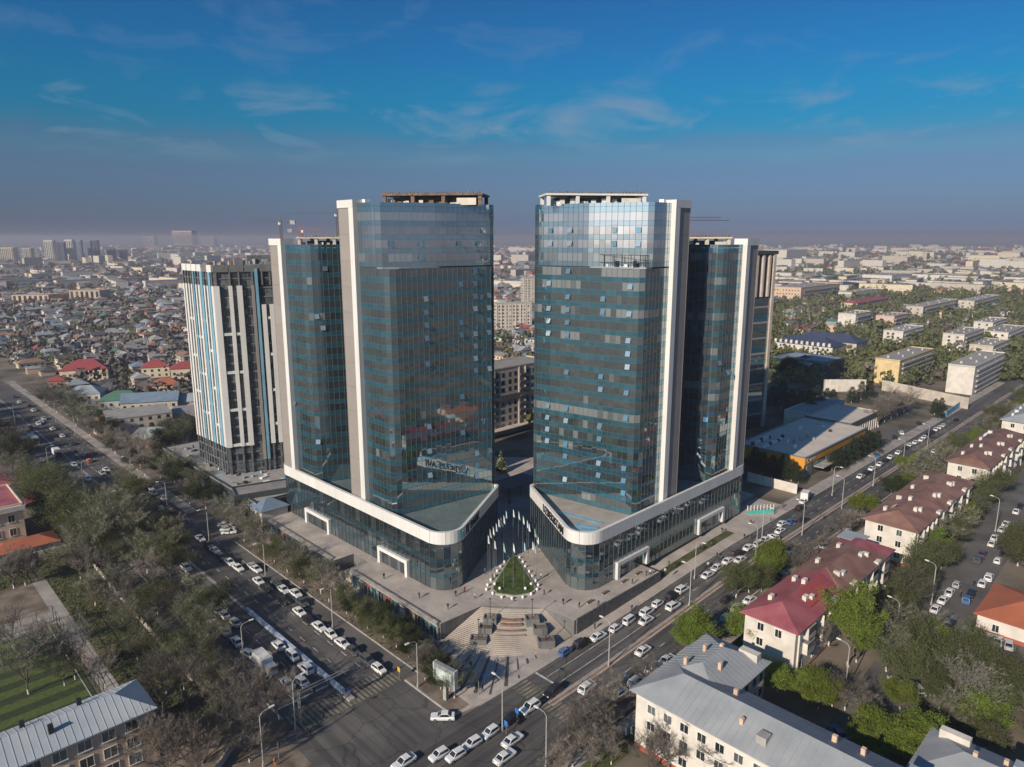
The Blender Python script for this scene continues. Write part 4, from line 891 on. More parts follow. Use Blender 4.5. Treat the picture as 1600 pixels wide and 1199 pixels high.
MB().box(17, -.1, 5, 7.4, 34.4, .5).build('fascia', M('roof_dark'), r); MB().box(-.1, 10, 4.4, 7.4, .5, 20.2).build('fascia', M('roof_dark'), r)
for k in range(12): MB().box(2 + k * 2.8, -.15, 0, 5, .5, .5).build('column', M('wall_white'), r)
r, rf = block('workshop_wing', 'lower grey-roofed wing with white end wall by the dark conifers', 'building', RP(232, 47.3), ANG_R, 40, 12, 6.2, 'wall_white', 'flat', 'roof_metal')
# --- far side: blocks behind the road, each from its foot in the photograph
def far_block(px, py, lx, ly, h, label, wall='wall_white', roof='flat', rmat='roof_pale', floors=4, nx=3, ny=12, an=None, name='housing_block', cat='apartment block', simple=True, ww=1.6, wh=1.5):
    p = G(px, py); r, rf = block(name, label, cat, (p[0], p[1]), ANG_R if an is None else an, lx, ly, h, wall, roof, rmat, 2.6)
    fh = (h - .8) / floors
    if nx: wins(r, 'x', lx, ly, 1.1, fh, floors, nx, ww, wh, .25, 1.5, .03, simple)
    if ny: wins(r, 'y', lx, ly, 1.1, fh, floors, ny, ww, wh, .05, 1.5, .03, simple)
    if ny and roof == 'flat' and name == 'housing_block':
        for f in range(floors):
            MB().box(lx / 2, -.5, 1.0 + f * fh, 1.9 + f * fh, lx * .86, .9).build('balcony_strip', M('balcony_panel'), r)
        vents(rf, [(lx * k / 7, ly * (.3 + .4 * (k % 2)), h + .3) for k in range(1, 7)], 'wall_beige', (1.2, .9, 1.0))
    return r, rf
far_block(1402, 603, 65, 13.5, 14.5, 'ochre-ended housing block with rows of loggias past the workshop', 'wall_yellow', floors=5, nx=0, ny=18)
far_block(1518, 618, 70, 13, 15.5, 'long pale housing block by the far end of the median road', 'wall_white', floors=5, nx=0, ny=18)
far_block(1408, 550, 50, 14, 15, 'white housing block behind the ochre-ended one', floors=5, nx=3, ny=12)
far_block(1503, 556, 55, 14, 15, 'white housing block with cluttered roof behind the pale long block', floors=5, nx=2, ny=12)
far_block(1548, 533, 50, 14, 15, 'white stepped housing block beyond the cluttered-roof block', floors=5, nx=2, ny=12)
far_block(1572, 547, 60, 16, 13, 'low white housing block at the tree-lined bend', floors=4, nx=3, ny=12)
far_block(1548, 572, 45, 14, 13, 'beige flat housing block behind the long pale block', 'wall_beige', floors=4, nx=0, ny=12)
far_block(1335, 517, 40, 16, 15, 'white windowless-gabled slab among green trees', floors=4, nx=0, ny=10)
far_block(1395, 519, 40, 16, 14, 'pink-tinged white slab beside the garden trees', 'wall_pink', floors=4, nx=0, ny=10)
far_block(1440, 503, 130, 16, 15, 'very long low housing block with stained loggias', 'wall_beige', floors=4, nx=2, ny=26)
far_block(1520, 492, 120, 16, 15, 'long housing block standing behind the stained-loggia one', 'wall_beige', floors=4, nx=2, ny=24)
far_block(1338, 492, 100, 18, 13, 'cream hall with dark red hip roof in the green district', 'wall_cream', 'hip', 'roof_crimson', 3, 5, 16)
far_block(1330, 473, 100, 18, 13, 'white long hall behind the red-roofed cream hall', 'wall_white', floors=3, nx=6, ny=14)
far_block(1250, 474, 130, 40, 20, 'broad peach block beyond the navy-roofed one', 'wall_peach', floors=4, nx=9, ny=16)
far_block(1392, 449, 110, 50, 20, 'big white box building in the far green belt', 'wall_white', floors=3, nx=6, ny=8)
far_block(1500, 443, 60, 150, 14, 'wide white slab far behind the green belt', 'wall_white', floors=2, nx=16, ny=0, name='far_hall', cat='building')
far_block(1228, 412, 160, 120, 45, 'large white complex near the horizon beside the glass tower', 'wall_white', floors=8, nx=12, ny=10, name='far_complex', cat='building')
far_block(1320, 457, 70, 40, 12, 'dark blue hall roof in the green belt', 'roof_navy', 'hip', 'roof_navy', 2, 0, 0, name='far_hall', cat='building')
# navy mansard block
p = RP(417, 111); r, rf = block('mansard_block', 'white town block with navy mansard roof and round dormers', 'apartment block', p, ANG_R, 24, 44, 10.5, 'wall_white', 'hip', 'roof_navy', 5.0, .3)
wins(r, 'x', 24, 44, 1.2, 3.2, 3, 12, 1.3, 1.8, .05, 1.5, .03, True); wins(r, 'y', 24, 44, 1.2, 3.2, 3, 8, 1.3, 1.8, .05, 1.5, .03, True)
for k in range(11): 
    d = ob('dormer', MB().box(0, 0, 0, 1.9, 1.0, 1.7).mesh('dormer', M('wall_white')), rf, (.6, 2.5 + k * 3.9, 10.4)); ob('dormer_roof', MB().tube((-.6, 0, 1.9), (.6, 0, 1.9), .85, .85, 10).mesh('dormer_roof', M('wall_white')), d)
p = RP(441.5, 104); r, rf = block('mansard_wing', 'beige-sided wing of the town block with navy roof', 'apartment block', p, ANG_R, 22, 46, 11.5, 'wall_beige', 'hip', 'roof_navy', 5.0, .3); wins(r, 'x', 22, 46, 1.2, 3.4, 3, 12, 1.3, 1.8, .1, 1.5, .03, True); wins(r, 'y', 22, 46, 1.2, 3.4, 3, 9, .9, 2.4, .0, 1.5, .03, True)
# blue glazed office under construction and its white hoarding
p = G(1290, 596); r, rf = block('glazed_office', 'dark blue glazed office with white lettering strips behind a white hoarding', 'building', p[:2], ANG_R, 26, 34, 11, 'roof_navy', 'flat', 'roof_metal')
for k in range(11): MB().box(-.12, 1.6 + k * 3.05, .3, 10.6, .14, 2.85).build('glass_panel', PODS, r)
for k in range(8): MB().box(1.7 + k * 3.2, -.12, .3, 10.6, 2.95, .14).build('glass_panel', PODS, r)
for k in range(3): MB().box(-.25, 13, 9.6 - k * .9, 10.0 - k * .9, .1, 9 - k * 2).build('sign_strip', M('white_paint'), r)
p = G(1262, 590); r, rf = block('pyramid_pavilion', 'small pale pavilion with dark pyramid roof beside the glazed office', 'building', p[:2], ANG_R, 12, 11, 9, 'wall_cream', 'hip', 'roof_navy', 4, .8)
def wall_thing(name, label, a, b, h, mat, z=None, seg=3.0, cat='wall', t=.25):
    L = math.hypot(b[0] - a[0], b[1] - a[1]); an = math.atan2(b[1] - a[1], b[0] - a[0]); n = max(1, round(L / seg)); z0 = gz(*a[:2]) if z is None else z; z1 = gz(*b[:2]) if z is None else z
    r = thing(name, label, cat, (a[0], a[1], z0), an); w = L / n
    me = MB().box(w / 2, 0, 0, h, w - .03, t).mesh('wall_panel', M(mat)); pt = MB().box(0, 0, -.3, h + .12, .3, t + .12).mesh('post', M(mat))
    for k in range(n): ob('wall_panel', me, r, (k * w, 0, (z1 - z0) * k / n)); ob('post', pt, r, (k * w, 0, (z1 - z0) * k / n))
    return r
wall_thing('hoarding', 'white panel hoarding below the blue glazed office', G(1286, 612), G(1352, 612), 7, 'wall_white', seg=4)
wall_thing('perimeter_wall', 'long pale perimeter wall past the workshop car park', G(1378, 610), G(1512, 640), 6, 'wall_beige', seg=5)
M('fence_blue', (.10, .26, .42), .6, .2); wall_thing('metal_fence', 'bright blue sheet-metal fence at the far kerb', G(1478, 652), G(1512, 628), 3, 'fence_blue', seg=2.5, cat='fence')
wall_thing('ramp_wall', 'white retaining wall with blue foot behind the podium end', G(1168, 752), G(1245, 772), 3.4, 'wall_white', seg=6)
# --- between the towers
p = RP(108, 138); r, rf = block('loggia_building', 'grey-beige nine-storey block seen between the two tall towers', 'apartment block', p, ANG_R, 48, 16, 29.5, 'wall_stone_b' if False else 'wall_beige', 'flat', 'roof_pale')
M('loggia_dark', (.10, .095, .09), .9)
for f in range(8):
    z = 3.0 + f * 3.25
    for x in (3, 6.5, 14, 17.5, 21.5, 25, 33, 36.5, 42, 45): ob('window', win_mesh(1.4, 1.9)[1], r, (x, -.03, z))
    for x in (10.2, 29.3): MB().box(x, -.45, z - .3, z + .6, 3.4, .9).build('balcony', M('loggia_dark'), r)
for x in (1.2, 8.2, 12.2, 27.3, 31.2, 39.5, 46.8): MB().box(x, -.2, 0, 29.4, .6, .5).build('pilaster', M('wall_beige'), r)
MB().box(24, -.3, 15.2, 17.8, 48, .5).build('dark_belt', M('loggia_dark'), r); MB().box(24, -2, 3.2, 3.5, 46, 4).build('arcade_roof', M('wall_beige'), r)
for k, (px, py, lx, ly, h, lab, w_) in enumerate(((775, 520, 34, 14, 26, 'pale ribbed apartment block seen between the towers', 'wall_beige'), (818, 478, 40, 16, 34, 'taller apartment block behind the ribbed one between the towers', 'wall_beige'), (772, 452, 80, 30, 14, 'low blue-roofed hall far between the towers', 'wall_white'))):
    r, rf = far_block(px, py, lx, ly, h, lab, w_, floors=max(3, int(h / 3.2)), nx=5, ny=9, an=ANG_R - .55, rmat='roof_blue' if k == 2 else 'roof_pale', name='apartment_slab')
    if k < 2:
        for j in range(8): MB().box(lx * j / 7.5 + .6, -.25, 0, h, .5, .5).build('pilaster', M('wall_white'), r)
r = thing('christmas_tree', 'tall dark decorated cone tree in the shaded rear court', 'tree', (*at(783, 738, PZ)[:2], PZ))
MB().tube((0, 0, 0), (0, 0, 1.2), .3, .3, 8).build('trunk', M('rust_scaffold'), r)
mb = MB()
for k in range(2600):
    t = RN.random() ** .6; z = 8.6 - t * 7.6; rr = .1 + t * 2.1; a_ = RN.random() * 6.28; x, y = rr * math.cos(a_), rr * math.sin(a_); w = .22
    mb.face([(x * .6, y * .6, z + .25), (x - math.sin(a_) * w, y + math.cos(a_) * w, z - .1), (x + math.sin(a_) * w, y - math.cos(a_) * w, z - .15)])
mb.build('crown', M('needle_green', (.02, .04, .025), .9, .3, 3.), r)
mb = MB()
for k in range(110):
    t = RN.random() ** .6; z = 8.5 - t * 7.4; rr = .12 + t * 2.12; a_ = RN.random() * 6.28; mb.box(rr * math.cos(a_), rr * math.sin(a_), z - .1, z + .1, .2, .2)
kind(mb.build('bauble', M('bauble_gold', (.6, .48, .2), .3, .3, 2.), r), 'stuff')
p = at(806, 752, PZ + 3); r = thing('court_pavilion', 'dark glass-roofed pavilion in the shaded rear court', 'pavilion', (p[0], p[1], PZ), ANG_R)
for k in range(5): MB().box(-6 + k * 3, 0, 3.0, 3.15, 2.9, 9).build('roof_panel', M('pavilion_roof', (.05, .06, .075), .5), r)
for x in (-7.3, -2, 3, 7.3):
    for y in (-4.2, 4.2): MB().box(x, y, 0, 3, .25, .25).build('post', M('black_metal'), r)
# --- office tower with stone columns behind the shaded tower
M('tower_stone', (.50, .42, .36), .8, .1, .3)
r = thing('office_tower', 'slim office tower with stone columns behind the shaded glass tower', 'tower', (93.5, 304, 2.5), .55)
MB().prism([(0, 0), (27, 0), (27, 24), (0, 24)], 0, 79).build('core', M('core_dark'), r)
for f in range(17):
    MB().box(13.5, -.1, f * 3.5, f * 3.5 + 2.5, 26, .2).build('window_row', SPAN if f % 4 == 2 else WIN, r); MB().box(13.5, -.12, f * 3.5 + 2.5, f * 3.5 + 3.4, 26, .26).build('spandrel_row', M('steel_grey') if f % 2 else SPAN, r)
for x in (11, 15, 19, 23): MB().box(x, -.4, 60, 78, 1.1, 1.2).build('column', M('tower_stone'), r)
MB().box(26.6, 12, 0, 78.5, 1.2, 24.6).build('side_wall', M('tower_stone'), r); MB().box(26.3, -.3, 0, 78.4, 1.6, 1.2).build('corner_column', M('tower_stone'), r); MB().box(13.5, 12, 78.5, 80, 29, 26).build('roof_slab', M('core_dark'), r); MB().box(16, 10, 80, 82, 16, 12).build('plant_room', M('tower_stone'), r)
# --- striped apartment tower under construction
M('light_blue_clad', (.17, .35, .46), .6, .12, .2); M('striped_core', (.11, .12, .125), .5, .4, .9); M('raw_concrete', (.15, .15, .145), .9, .2, .5)
A, B, D = Vector((-115, 250.6)), Vector((-97.7, 233.9)), Vector((-72, 245.2)); BK = Vector((-86, 268)); BK2 = Vector((-112, 266))
org = (B.x, B.y, 7.5); r = thing('striped_tower', 'dark apartment tower under construction with white and pale blue vertical stripes', 'tower', org)
A0 = A + Vector((1.5, 3)); hull = [A, B, D, BK, BK2]
MB().prism([(p.x, p.y) for p in hull], 7.5, 78.2).build('core', M('striped_core'), r, org)
def face_pt(a, b, t, d): v = b - a; n = Vector((v.y, -v.x)).normalized(); p = a + v * t + n * d; return p
def upright(nm, a, b, t, w, d, z0, z1, mat):
    v = (b - a); an = math.atan2(v.y, v.x); p = face_pt(a, b, t, d / 2); MB().box(p.x, p.y, z0, z1, w, d, an).build(nm, M(mat), r, org)
for t, w, m_ in ((.015, .9, 0), (.10, 1.3, 0), (.20, .9, 0), (.29, .8, 0), (.36, .9, 1), (.44, .9, 0), (.54, 1.3, 0), (.63, 1.9, 1), (.72, .9, 0), (.82, .9, 0), (.89, 1.6, 1), (.975, 1.5, 0)):
    upright('pilaster', A, B, t, w, .6, 17.5, 72.5 if m_ == 0 else 78, 'white_cladding' if m_ == 0 else 'light_blue_clad'); upright('base_pilaster', A, B, t, .6, .4, 7.5, 17.5, 'striped_core'); upright('crown_post', A, B, t, .5, .6, 72.5, 78, 'raw_concrete')
for t, w, m_, z1 in ((.02, 1.7, 0, 72.5), (.17, 1.2, 0, 72.5), (.27, 1.7, 0, 72.5), (.42, .9, 2, 72.5), (.465, .9, 1, 78), (.53, 1.4, 0, 66), (.62, 1.4, 0, 66), (.76, 1.6, 0, 72.5), (.86, 1.2, 0, 72.5), (.95, 1.2, 0, 72.5)):
    upright('pilaster', B, D, t, w, 1.1, 17.5 if m_ == 0 else 12, z1, ('white_cladding', 'light_blue_clad', 'taupe_cladding')[m_]); upright('base_pilaster', B, D, t, .6, .8, 7.5, 17.5, 'striped_core'); upright('crown_post', B, D, t, .5, .6, 72.5, 78, 'raw_concrete')
for t0, t1, zs in ((.1, .29, (60, 47, 34)), (.29, .54, (54, 41, 27)), (.54, .72, (60, 46, 31)), (.72, .975, (50, 37, 24))):
    for z in zs: upright('cross_bar', A, B, (t0 + t1) / 2, (t1 - t0) * 24, .35, z, z + .9, 'white_cladding')
for t0, t1, zs in ((.0, .31, (56, 43, 30, 17.6)), (.57, .83, (61, 48.5, 36, 24))):
    for z in zs: upright('cross_bar', B, D, (t0 + t1) / 2, (t1 - t0) * 28, .9, z, z + .9, 'white_cladding')
for f in range(22):
    z = 8.5 + f * 3.15
    for (a, b, L) in ((A, B, 24.), (B, D, 28.)):
        v = b - a; an = math.atan2(v.y, v.x); p = face_pt(a, b, .5, .12); MB().box(p.x, p.y, z, z + .35, L - .3, .3, an).build('floor_slab', M('raw_concrete'), r, org)
        n = int(L / 2.4)
        for k in range(n):
            if RN.random() < .15: continue
            p = face_pt(a, b, (k + .5) / n, .08); MB().box(p.x, p.y, z + .6, z + 2.7, 1.7, .1, an).build('window', DARKW, r, org)
for (a, b, L) in ((A, B, 24.), (B, D, 28.)):
    v = b - a; an = math.atan2(v.y, v.x)
    for k in range(6):
        p = face_pt(a, b, (k + .5) / 6, .3); MB().box(p.x, p.y, 77, 79.3, L / 6 - .35, .8, an).build('parapet_panel', M('white_cladding') if (a is A and k != 4) else M('raw_concrete'), r, org)
for k in range(22): MB().box(-92 + RN.uniform(-14, 14), 252 + RN.uniform(-9, 8), 78.2, 78.4 + RN.uniform(.6, 2.6), RN.uniform(.5, 3), RN.uniform(.5, 2), RN.random()).build('rooftop_material', M(RN.choice(('raw_concrete', 'rust_scaffold', 'steel_grey'))), r, org)
MB().box(-90, 254, 78.2, 82, 8, 6, .5).build('lift_housing', M('raw_concrete'), r, org)
p = at(426, 735, 4); r = thing('hoist_mast', 'red and dark lattice hoist mast beside the striped tower', 'hoist', (-77.5, 240.2, 4))
for x, y in ((-.5, -.5), (.5, -.5), (.5, .5), (-.5, .5)): MB().box(x, y, 0, 84, .14, .14).build('mast_leg', M('mast_red', (.42, .05, .05), .6), r)
mb = MB()
for k in range(56):
    z = k * 1.5
    mb.bar((-.5, -.5, z), (.5, -.5, z + 1.5), .07, .07); mb.bar((.5, -.5, z), (.5, .5, z + 1.5), .07, .07); mb.bar((-.5, .5, z), (-.5, -.5, z + 1.5), .07, .07)
kind(mb.build('lattice', M('rust_scaffold'), r), 'stuff')
# its low podium and neighbours
M('dark_cladding', (.045, .055, .06), .5, .2, .4)
r, rf = block('tower_podium', 'low flat building with littered pale roof at the foot of the striped tower', 'building', LP(176, 24.5), ANG_L + math.pi, 82, 52, 7.4, 'dark_cladding', 'flat', 'roof_pale')
for k in range(26): MB().box(3 + k * 3, -.1, .3, 5.2, 2.7, .15).build('shop_glazing', DARKW if k % 3 else M('light_blue_clad'), r)
for k in range(60): MB().box(RN.uniform(3, 78), RN.uniform(2, 24), 7.65, 7.7 + RN.uniform(.15, 1.0), RN.uniform(.4, 3), RN.uniform(.3, 1.4), RN.random() * 3).build('roof_litter', M(RN.choice(('light_blue_clad', 'steel_grey', 'black_metal', 'white_paint', 'wall_beige'))), rf)
r, rf = block('annex_hall', 'dark-fasciaed annex with colonnaded upper strip beside the glass podium', 'building', at(372, 818, 0)[:2], ANG_R - .28, 24, 9, 8.5, 'dark_cladding', 'flat', 'roof_slate')
MB().box(12, -.3, 7.5, 9.3, 25, .9).build('fascia', M('dark_cladding'), r)
for k in range(11): MB().box(1.2 + k * 2.15, -.15, 4.4, 7.5, 1.85, .2).build('window', M('wall_white') if k % 2 else DARKW, r)
r, rf = block('hip_pavilion', 'small white pavilion with slate-blue hip roof beside the shop row', 'building', at(411, 832, 0)[:2], ANG_R, 8.5, 8, 6.6, 'wall_white', 'hip', 'roof_blue', 2.4, .6)
# --- school with sheet roof, cream palace, walls
r, rf = block('school_building', 'peach three-storey school with pale sheet-metal hip roof beside the pitch', 'school', LP(9.4, -32.5), ANG_R + math.pi, 62, 9.6, 10.2, 'wall_peach', 'hip', 'roof_bright', 2.2, .7)
r.rotation_euler = (0, 0, math.atan2(-NL[1], -NL[0])); 
r.location = (*LP(19, -32.5), 0)
wins(r, 'Y', 62, 9.6, 1.4, 3.1, 3, 17, 1.9, 1.8, .0); kind(seams(62, 9.6, 10.2, 2.2, .7).build('roof_seam', M('roof_bright'), rf), 'stuff'); wins(r, 'x', 62, 9.6, 1.4, 3.1, 3, 2, 1.9, 1.8, .3)
vents(rf, [(9, 2.5, 11.4), (14, 7, 11.6), (17, 2.2, 11.2), (30, 6.5, 11.4)], 'black_metal', (.7, .7, 1.3)); o = MB().box(4.2, 5.6, 11.2, 11.5, 2.6, 1.5).build('roof_hatch', M('white_paint'), rf)
r, rf = block('cream_palace', 'cream two-storey building with cornice and crimson roof at the picture edge', 'building', LP(126, -62), ANG_L, 26, 31, 12, 'wall_cream', 'flat', 'roof_crimson') if False else block('cream_palace', 'cream two-storey building with pale cornice and crimson roof beyond the park', 'building', LP(126, -30), ANG_L, 22, 34, 13, 'wall_cream', 'flat', 'roof_crimson')
wins(r, 'x', 22, 34, 4.6, 4.0, 2, 9, 1.5, 2.1, 0, 1.2); MB().box(-.3, 17, 11.8, 13.2, 1.0, 35).build('cornice', M('wall_white'), r); MB().box(11, -.3, 11.8, 13.2, 23, 1.0).build('cornice', M('wall_white'), r); wins(r, 'y', 22, 34, 4.6, 4.0, 2, 6, 1.5, 2.1, 0, 1.2)
for k, (s, o, lx, ly, h, rm, lab) in enumerate(((116, -24, 9, 16, 3.6, 'roof_orange', 'low shed with orange-red sheet roof before the cream building'), (117, -42, 8, 22, 4.2, 'roof_dark', 'low dark-roofed outbuilding behind the yellow park wall'), (152, -22, 14, 12, 5, 'roof_crimson', 'red-roofed gatehouse behind the cream building'), (170, -24, 16, 14, 7, 'roof_crimson', 'small red-roofed hall far along the park side'))):
    block('outbuilding', lab, 'building', LP(s, o), ANG_L, lx, ly, h, 'wall_white', 'hip' if k != 1 else 'gable', rm, 1.6, .4)
wall_thing('park_wall', 'long yellowish plastered wall closing the park yard', LP(113, -80), LP(113, -18), 3.0, 'wall_cream', seg=4)
wall_thing('low_wall', 'low white garden wall running through the park trees', G(302, 1067)[:2], G(146, 886)[:2], 1.25, 'wall_white', seg=2.2)
wall_thing('corner_wall', 'low stone wall at the bottom park corner', LP(-3, -29), LP(4, -21), 1.5, 'wall_beige', seg=2)
# pitch fence
r = thing('pitch_fence', 'tall wire fence on thin posts round the sports pitch', 'fence', (*LP(73.5, -34.5), 0), 0)
o3 = LP(73.5, -34.5)
for k in range(12): p = LP(73.5, -34.5 - k * 3.2); MB().tube((p[0] - o3[0], p[1] - o3[1], 0), (p[0] - o3[0], p[1] - o3[1], 4.2), .06, .06, 5).build('post', M('black_metal'), r)
for k in range(14): p = LP(73.5 - k * 3.4, -34.5); MB().tube((p[0] - o3[0], p[1] - o3[1], 0), (p[0] - o3[0], p[1] - o3[1], 4.2), .06, .06, 5).build('post', M('black_metal'), r)
for z in (1.4, 2.8, 4.15):
    for b_ in (LP(73.5, -72), LP(27, -34.5)): MB().tube((0, 0, z), (b_[0] - o3[0], b_[1] - o3[1], z), .035, .035, 4).build('rail', M('black_metal'), r)
# ================================================================ trees
def leafmat(name, c, c2, rnd=.18, trans=.45):
    m = bpy.data.materials.new(name); m.use_nodes = True; t = m.node_tree; b = t.nodes['Principled BSDF']; b.inputs['Roughness'].default_value = .75; b.inputs['Specular IOR Level'].default_value = .15
    co = N(t, 'ShaderNodeTexCoord'); n = N(t, 'ShaderNodeTexNoise'); n.inputs['Scale'].default_value = .7; n.inputs['Detail'].default_value = 3; t.links.new(co.outputs['Object'], n.inputs['Vector'])
    rp = ramp(t, [(.35, c), (.65, c2)]); t.links.new(n.outputs[0], rp.inputs[0]); oi = N(t, 'ShaderNodeObjectInfo'); hs = N(t, 'ShaderNodeHueSaturation'); mr = N(t, 'ShaderNodeMapRange'); mr.inputs[3].default_value = 1 - rnd; mr.inputs[4].default_value = 1 + rnd
    t.links.new(oi.outputs['Random'], mr.inputs[0]); t.links.new(mr.outputs[0], hs.inputs['Value']); t.links.new(rp.outputs[0], hs.inputs['Color'])
    mh = N(t, 'ShaderNodeMapRange'); mh.inputs[3].default_value = .485; mh.inputs[4].default_value = .515; t.links.new(oi.outputs['Random'], mh.inputs[0]); t.links.new(mh.outputs[0], hs.inputs['Hue'])
    t.links.new(hs.outputs[0], b.inputs['Base Color']); tr = N(t, 'ShaderNodeBsdfTranslucent'); t.links.new(hs.outputs[0], tr.inputs['Color']); mx_ = N(t, 'ShaderNodeMixShader'); mx_.inputs[0].default_value = trans
    t.links.new(b.outputs[0], mx_.inputs[1]); t.links.new(tr.outputs[0], mx_.inputs[2]); t.links.new(mx_.outputs[0], t.nodes['Material Output'].inputs[0]); MATS[name] = m; return m
leafmat('leaf_spring', (.15, .20, .03), (.25, .30, .06)); leafmat('leaf_olive', (.115, .135, .05), (.185, .20, .085), trans=.5); leafmat('leaf_pine', (.045, .065, .034), (.075, .098, .048), trans=.25); leafmat('leaf_dark', (.042, .058, .024), (.07, .088, .034))
M('twig', (.14, .12, .10), .9, .25, .8, c2=(.25, .215, .18), rnd=.2); M('twig_pale', (.20, .19, .15), .9, .2, .8, c2=(.32, .30, .25), rnd=.15)
def barkmat():
    m = bpy.data.materials.new('bark'); m.use_nodes = True; t = m.node_tree; b = t.nodes['Principled BSDF']; b.inputs['Roughness'].default_value = .95
    co = N(t, 'ShaderNodeTexCoord'); n = N(t, 'ShaderNodeTexNoise'); n.inputs['Scale'].default_value = 2.5; n.inputs['Detail'].default_value = 6; t.links.new(co.outputs['Object'], n.inputs['Vector'])
    rp = ramp(t, [(.35, (.075, .06, .048)), (.65, (.17, .14, .115))]); t.links.new(n.outputs[0], rp.inputs[0]); sp = N(t, 'ShaderNodeSeparateXYZ'); t.links.new(co.outputs['Object'], sp.inputs[0])
    ws = ramp(t, [(.0, (1, 1, 1)), (1, (0, 0, 0))]); mr = N(t, 'ShaderNodeMapRange'); mr.inputs[1].default_value = 1.25; mr.inputs[2].default_value = 1.4; t.links.new(sp.outputs[2], mr.inputs[0]); t.links.new(mr.outputs[0], ws.inputs[0])
    mx_ = N(t, 'ShaderNodeMix', data_type='RGBA'); mx_.inputs[7].default_value = (.6, .58, .54, 1); t.links.new(ws.outputs[0], mx_.inputs[0]); t.links.new(rp.outputs[0], mx_.inputs[6]); t.links.new(mx_.outputs[2], b.inputs['Base Color']); MATS['bark'] = m
barkmat()
def skeleton(rn, H, spread, up, nl, trunk_frac, tr, mb, levels=3):
    tips = []
    def grow(p, d, L, r, lv):
        n = 3; q = p
        for k in range(n):
            d2 = (d + Vector((rn.uniform(-.18, .18), rn.uniform(-.18, .18), rn.uniform(-.05, .16)))).normalized(); q2 = q + d2 * L / n
            mb.tube(q, q2, r * (1 - .28 * k / n), r * (1 - .28 * (k + 1) / n), 5 if lv < 1 else 4 if lv < 2 else 3, cap=False); q = q2; d = d2
            if lv < levels and k >= 1 - (lv > 0):
                for _ in range(2 if lv < 2 else 1):
                    a = rn.random() * 6.283; side = Vector((math.cos(a), math.sin(a), rn.uniform(-.1, .5))); grow(q, (d * .75 + side * .8).normalized(), L * rn.uniform(.5, .68), r * .5, lv + 1)
            if lv >= levels - 1: tips.append((q.copy(), d.copy(), lv))
        tips.append((q.copy(), d.copy(), lv))
    base = Vector((0, 0, 0)); th = H * trunk_frac; p = base; seg = 4
    for k in range(seg):
        q = Vector((rn.uniform(-.12, .12) * (k + 1), rn.uniform(-.12, .12) * (k + 1), th * (k + 1) / seg)); mb.tube(p, q, tr * (1 - .12 * k), tr * (1 - .12 * (k + 1)), 7, cap=False); p = q
    for k in range(nl):
        a = 6.283 * k / nl + rn.uniform(-.4, .4); d = Vector((math.cos(a) * spread, math.sin(a) * spread, up)).normalized(); s = p.lerp(Vector((0, 0, th * .7)), rn.random() * .6); grow(s, d, H * (1 - trunk_frac) * rn.uniform(.55, .8), tr * .5, 0)
    grow(p, Vector((rn.uniform(-.15, .15), rn.uniform(-.15, .15), 1)), H * (1 - trunk_frac) * .75, tr * .55, 0)
    return tips
def twigs(mb, tips, rn, per, L, w):
    for p, d, lv in tips:
        for _ in range(per):
            e = (d + Vector((rn.uniform(-1, 1), rn.uniform(-1, 1), rn.uniform(-.5, .9)))).normalized(); l = L * rn.uniform(.5, 1.2); s = e.orthogonal().normalized() * w; q = p + e * l
            mb.face([p - s, p + s, q]); m_ = p.lerp(q, .5); e2 = (e + Vector((rn.uniform(-1, 1), rn.uniform(-1, 1), rn.uniform(-1, 1))) * .8).normalized(); mb.face([m_ - s * .7, m_ + s * .7, m_ + e2 * l * .6])
def leaves(mb, tips, rn, per, R_, sz):
    for p, d, lv in tips:
        for _ in range(per):
            c = p + Vector((rn.gauss(0, R_), rn.gauss(0, R_), rn.gauss(0, R_ * .8))); n = Vector((rn.gauss(0, 1), rn.gauss(0, 1), rn.gauss(.5, 1))).normalized(); u = n.orthogonal().normalized() * sz * rn.uniform(.6, 1.3); v = n.cross(u) * rn.uniform(.5, .9)
            mb.face([c - u, c - v * .8, c + u, c + v * .8])
PROTO = {}
def protos(kindn, n, **k):
    for i in range(n):
        rn = random.Random(hash(kindn) % 1 + i * 17 + len(kindn) * 101); t = MB(); c = MB()
        if kindn == 'pine':
            H = 11; t.tube((0, 0, 0), (0, 0, H * .9), .22, .05, 7)
            for _ in range(4200):
                f = rn.random() ** .75; z = H * (1 - f * .82); rr = (.5 + f ** .6 * 3.1) * rn.uniform(.3, 1) * (1 + .25 * math.sin(z * 2.3 + i)); a = rn.random() * 6.283; p = Vector((rr * math.cos(a), rr * math.sin(a), z - rr * .18)); l = .42; e = Vector((math.cos(a), math.sin(a), rn.uniform(-.3, .5))); s = Vector((-math.sin(a), math.cos(a), rn.uniform(-.6, .6))) * .14
                c.face([p - s, p + s, p + e * l])
            PROTO.setdefault(kindn, []).append((t.mesh('trunk', MATS['bark']), c.mesh('crown', MATS['leaf_pine']))); continue
        if kindn == 'poplar': tips = skeleton(rn, 15, .32, 1, 7, .2, .3, t, 2); c.f = []; 
        else: tips = skeleton(rn, k['H'], k['sp'], k['up'], k['nl'], k['tf'], k['tr'], t, k.get('lv', 2))
        mats = [MATS[k['leaf']] if 'leaf' in k else MATS['twig'], MATS[k.get('tw', 'twig')]]
        if k.get('leafn'): leaves(c, tips, rn, k['leafn'], k['lr'], k['ls'])
        nlf = len(c.f)
        if k.get('twn'): twigs(c, tips, rn, k['twn'], k['tl'], k['tww'])
        c.m = [0 if j < nlf else 1 for j in range(len(c.f))]
        PROTO.setdefault(kindn, []).append((t.mesh('trunk', MATS['bark']), c.mesh('crown', mats)))
protos('bare', 4, H=11, sp=.75, up=.75, nl=5, tf=.3, tr=.24, twn=5, tl=1.3, tww=.022)
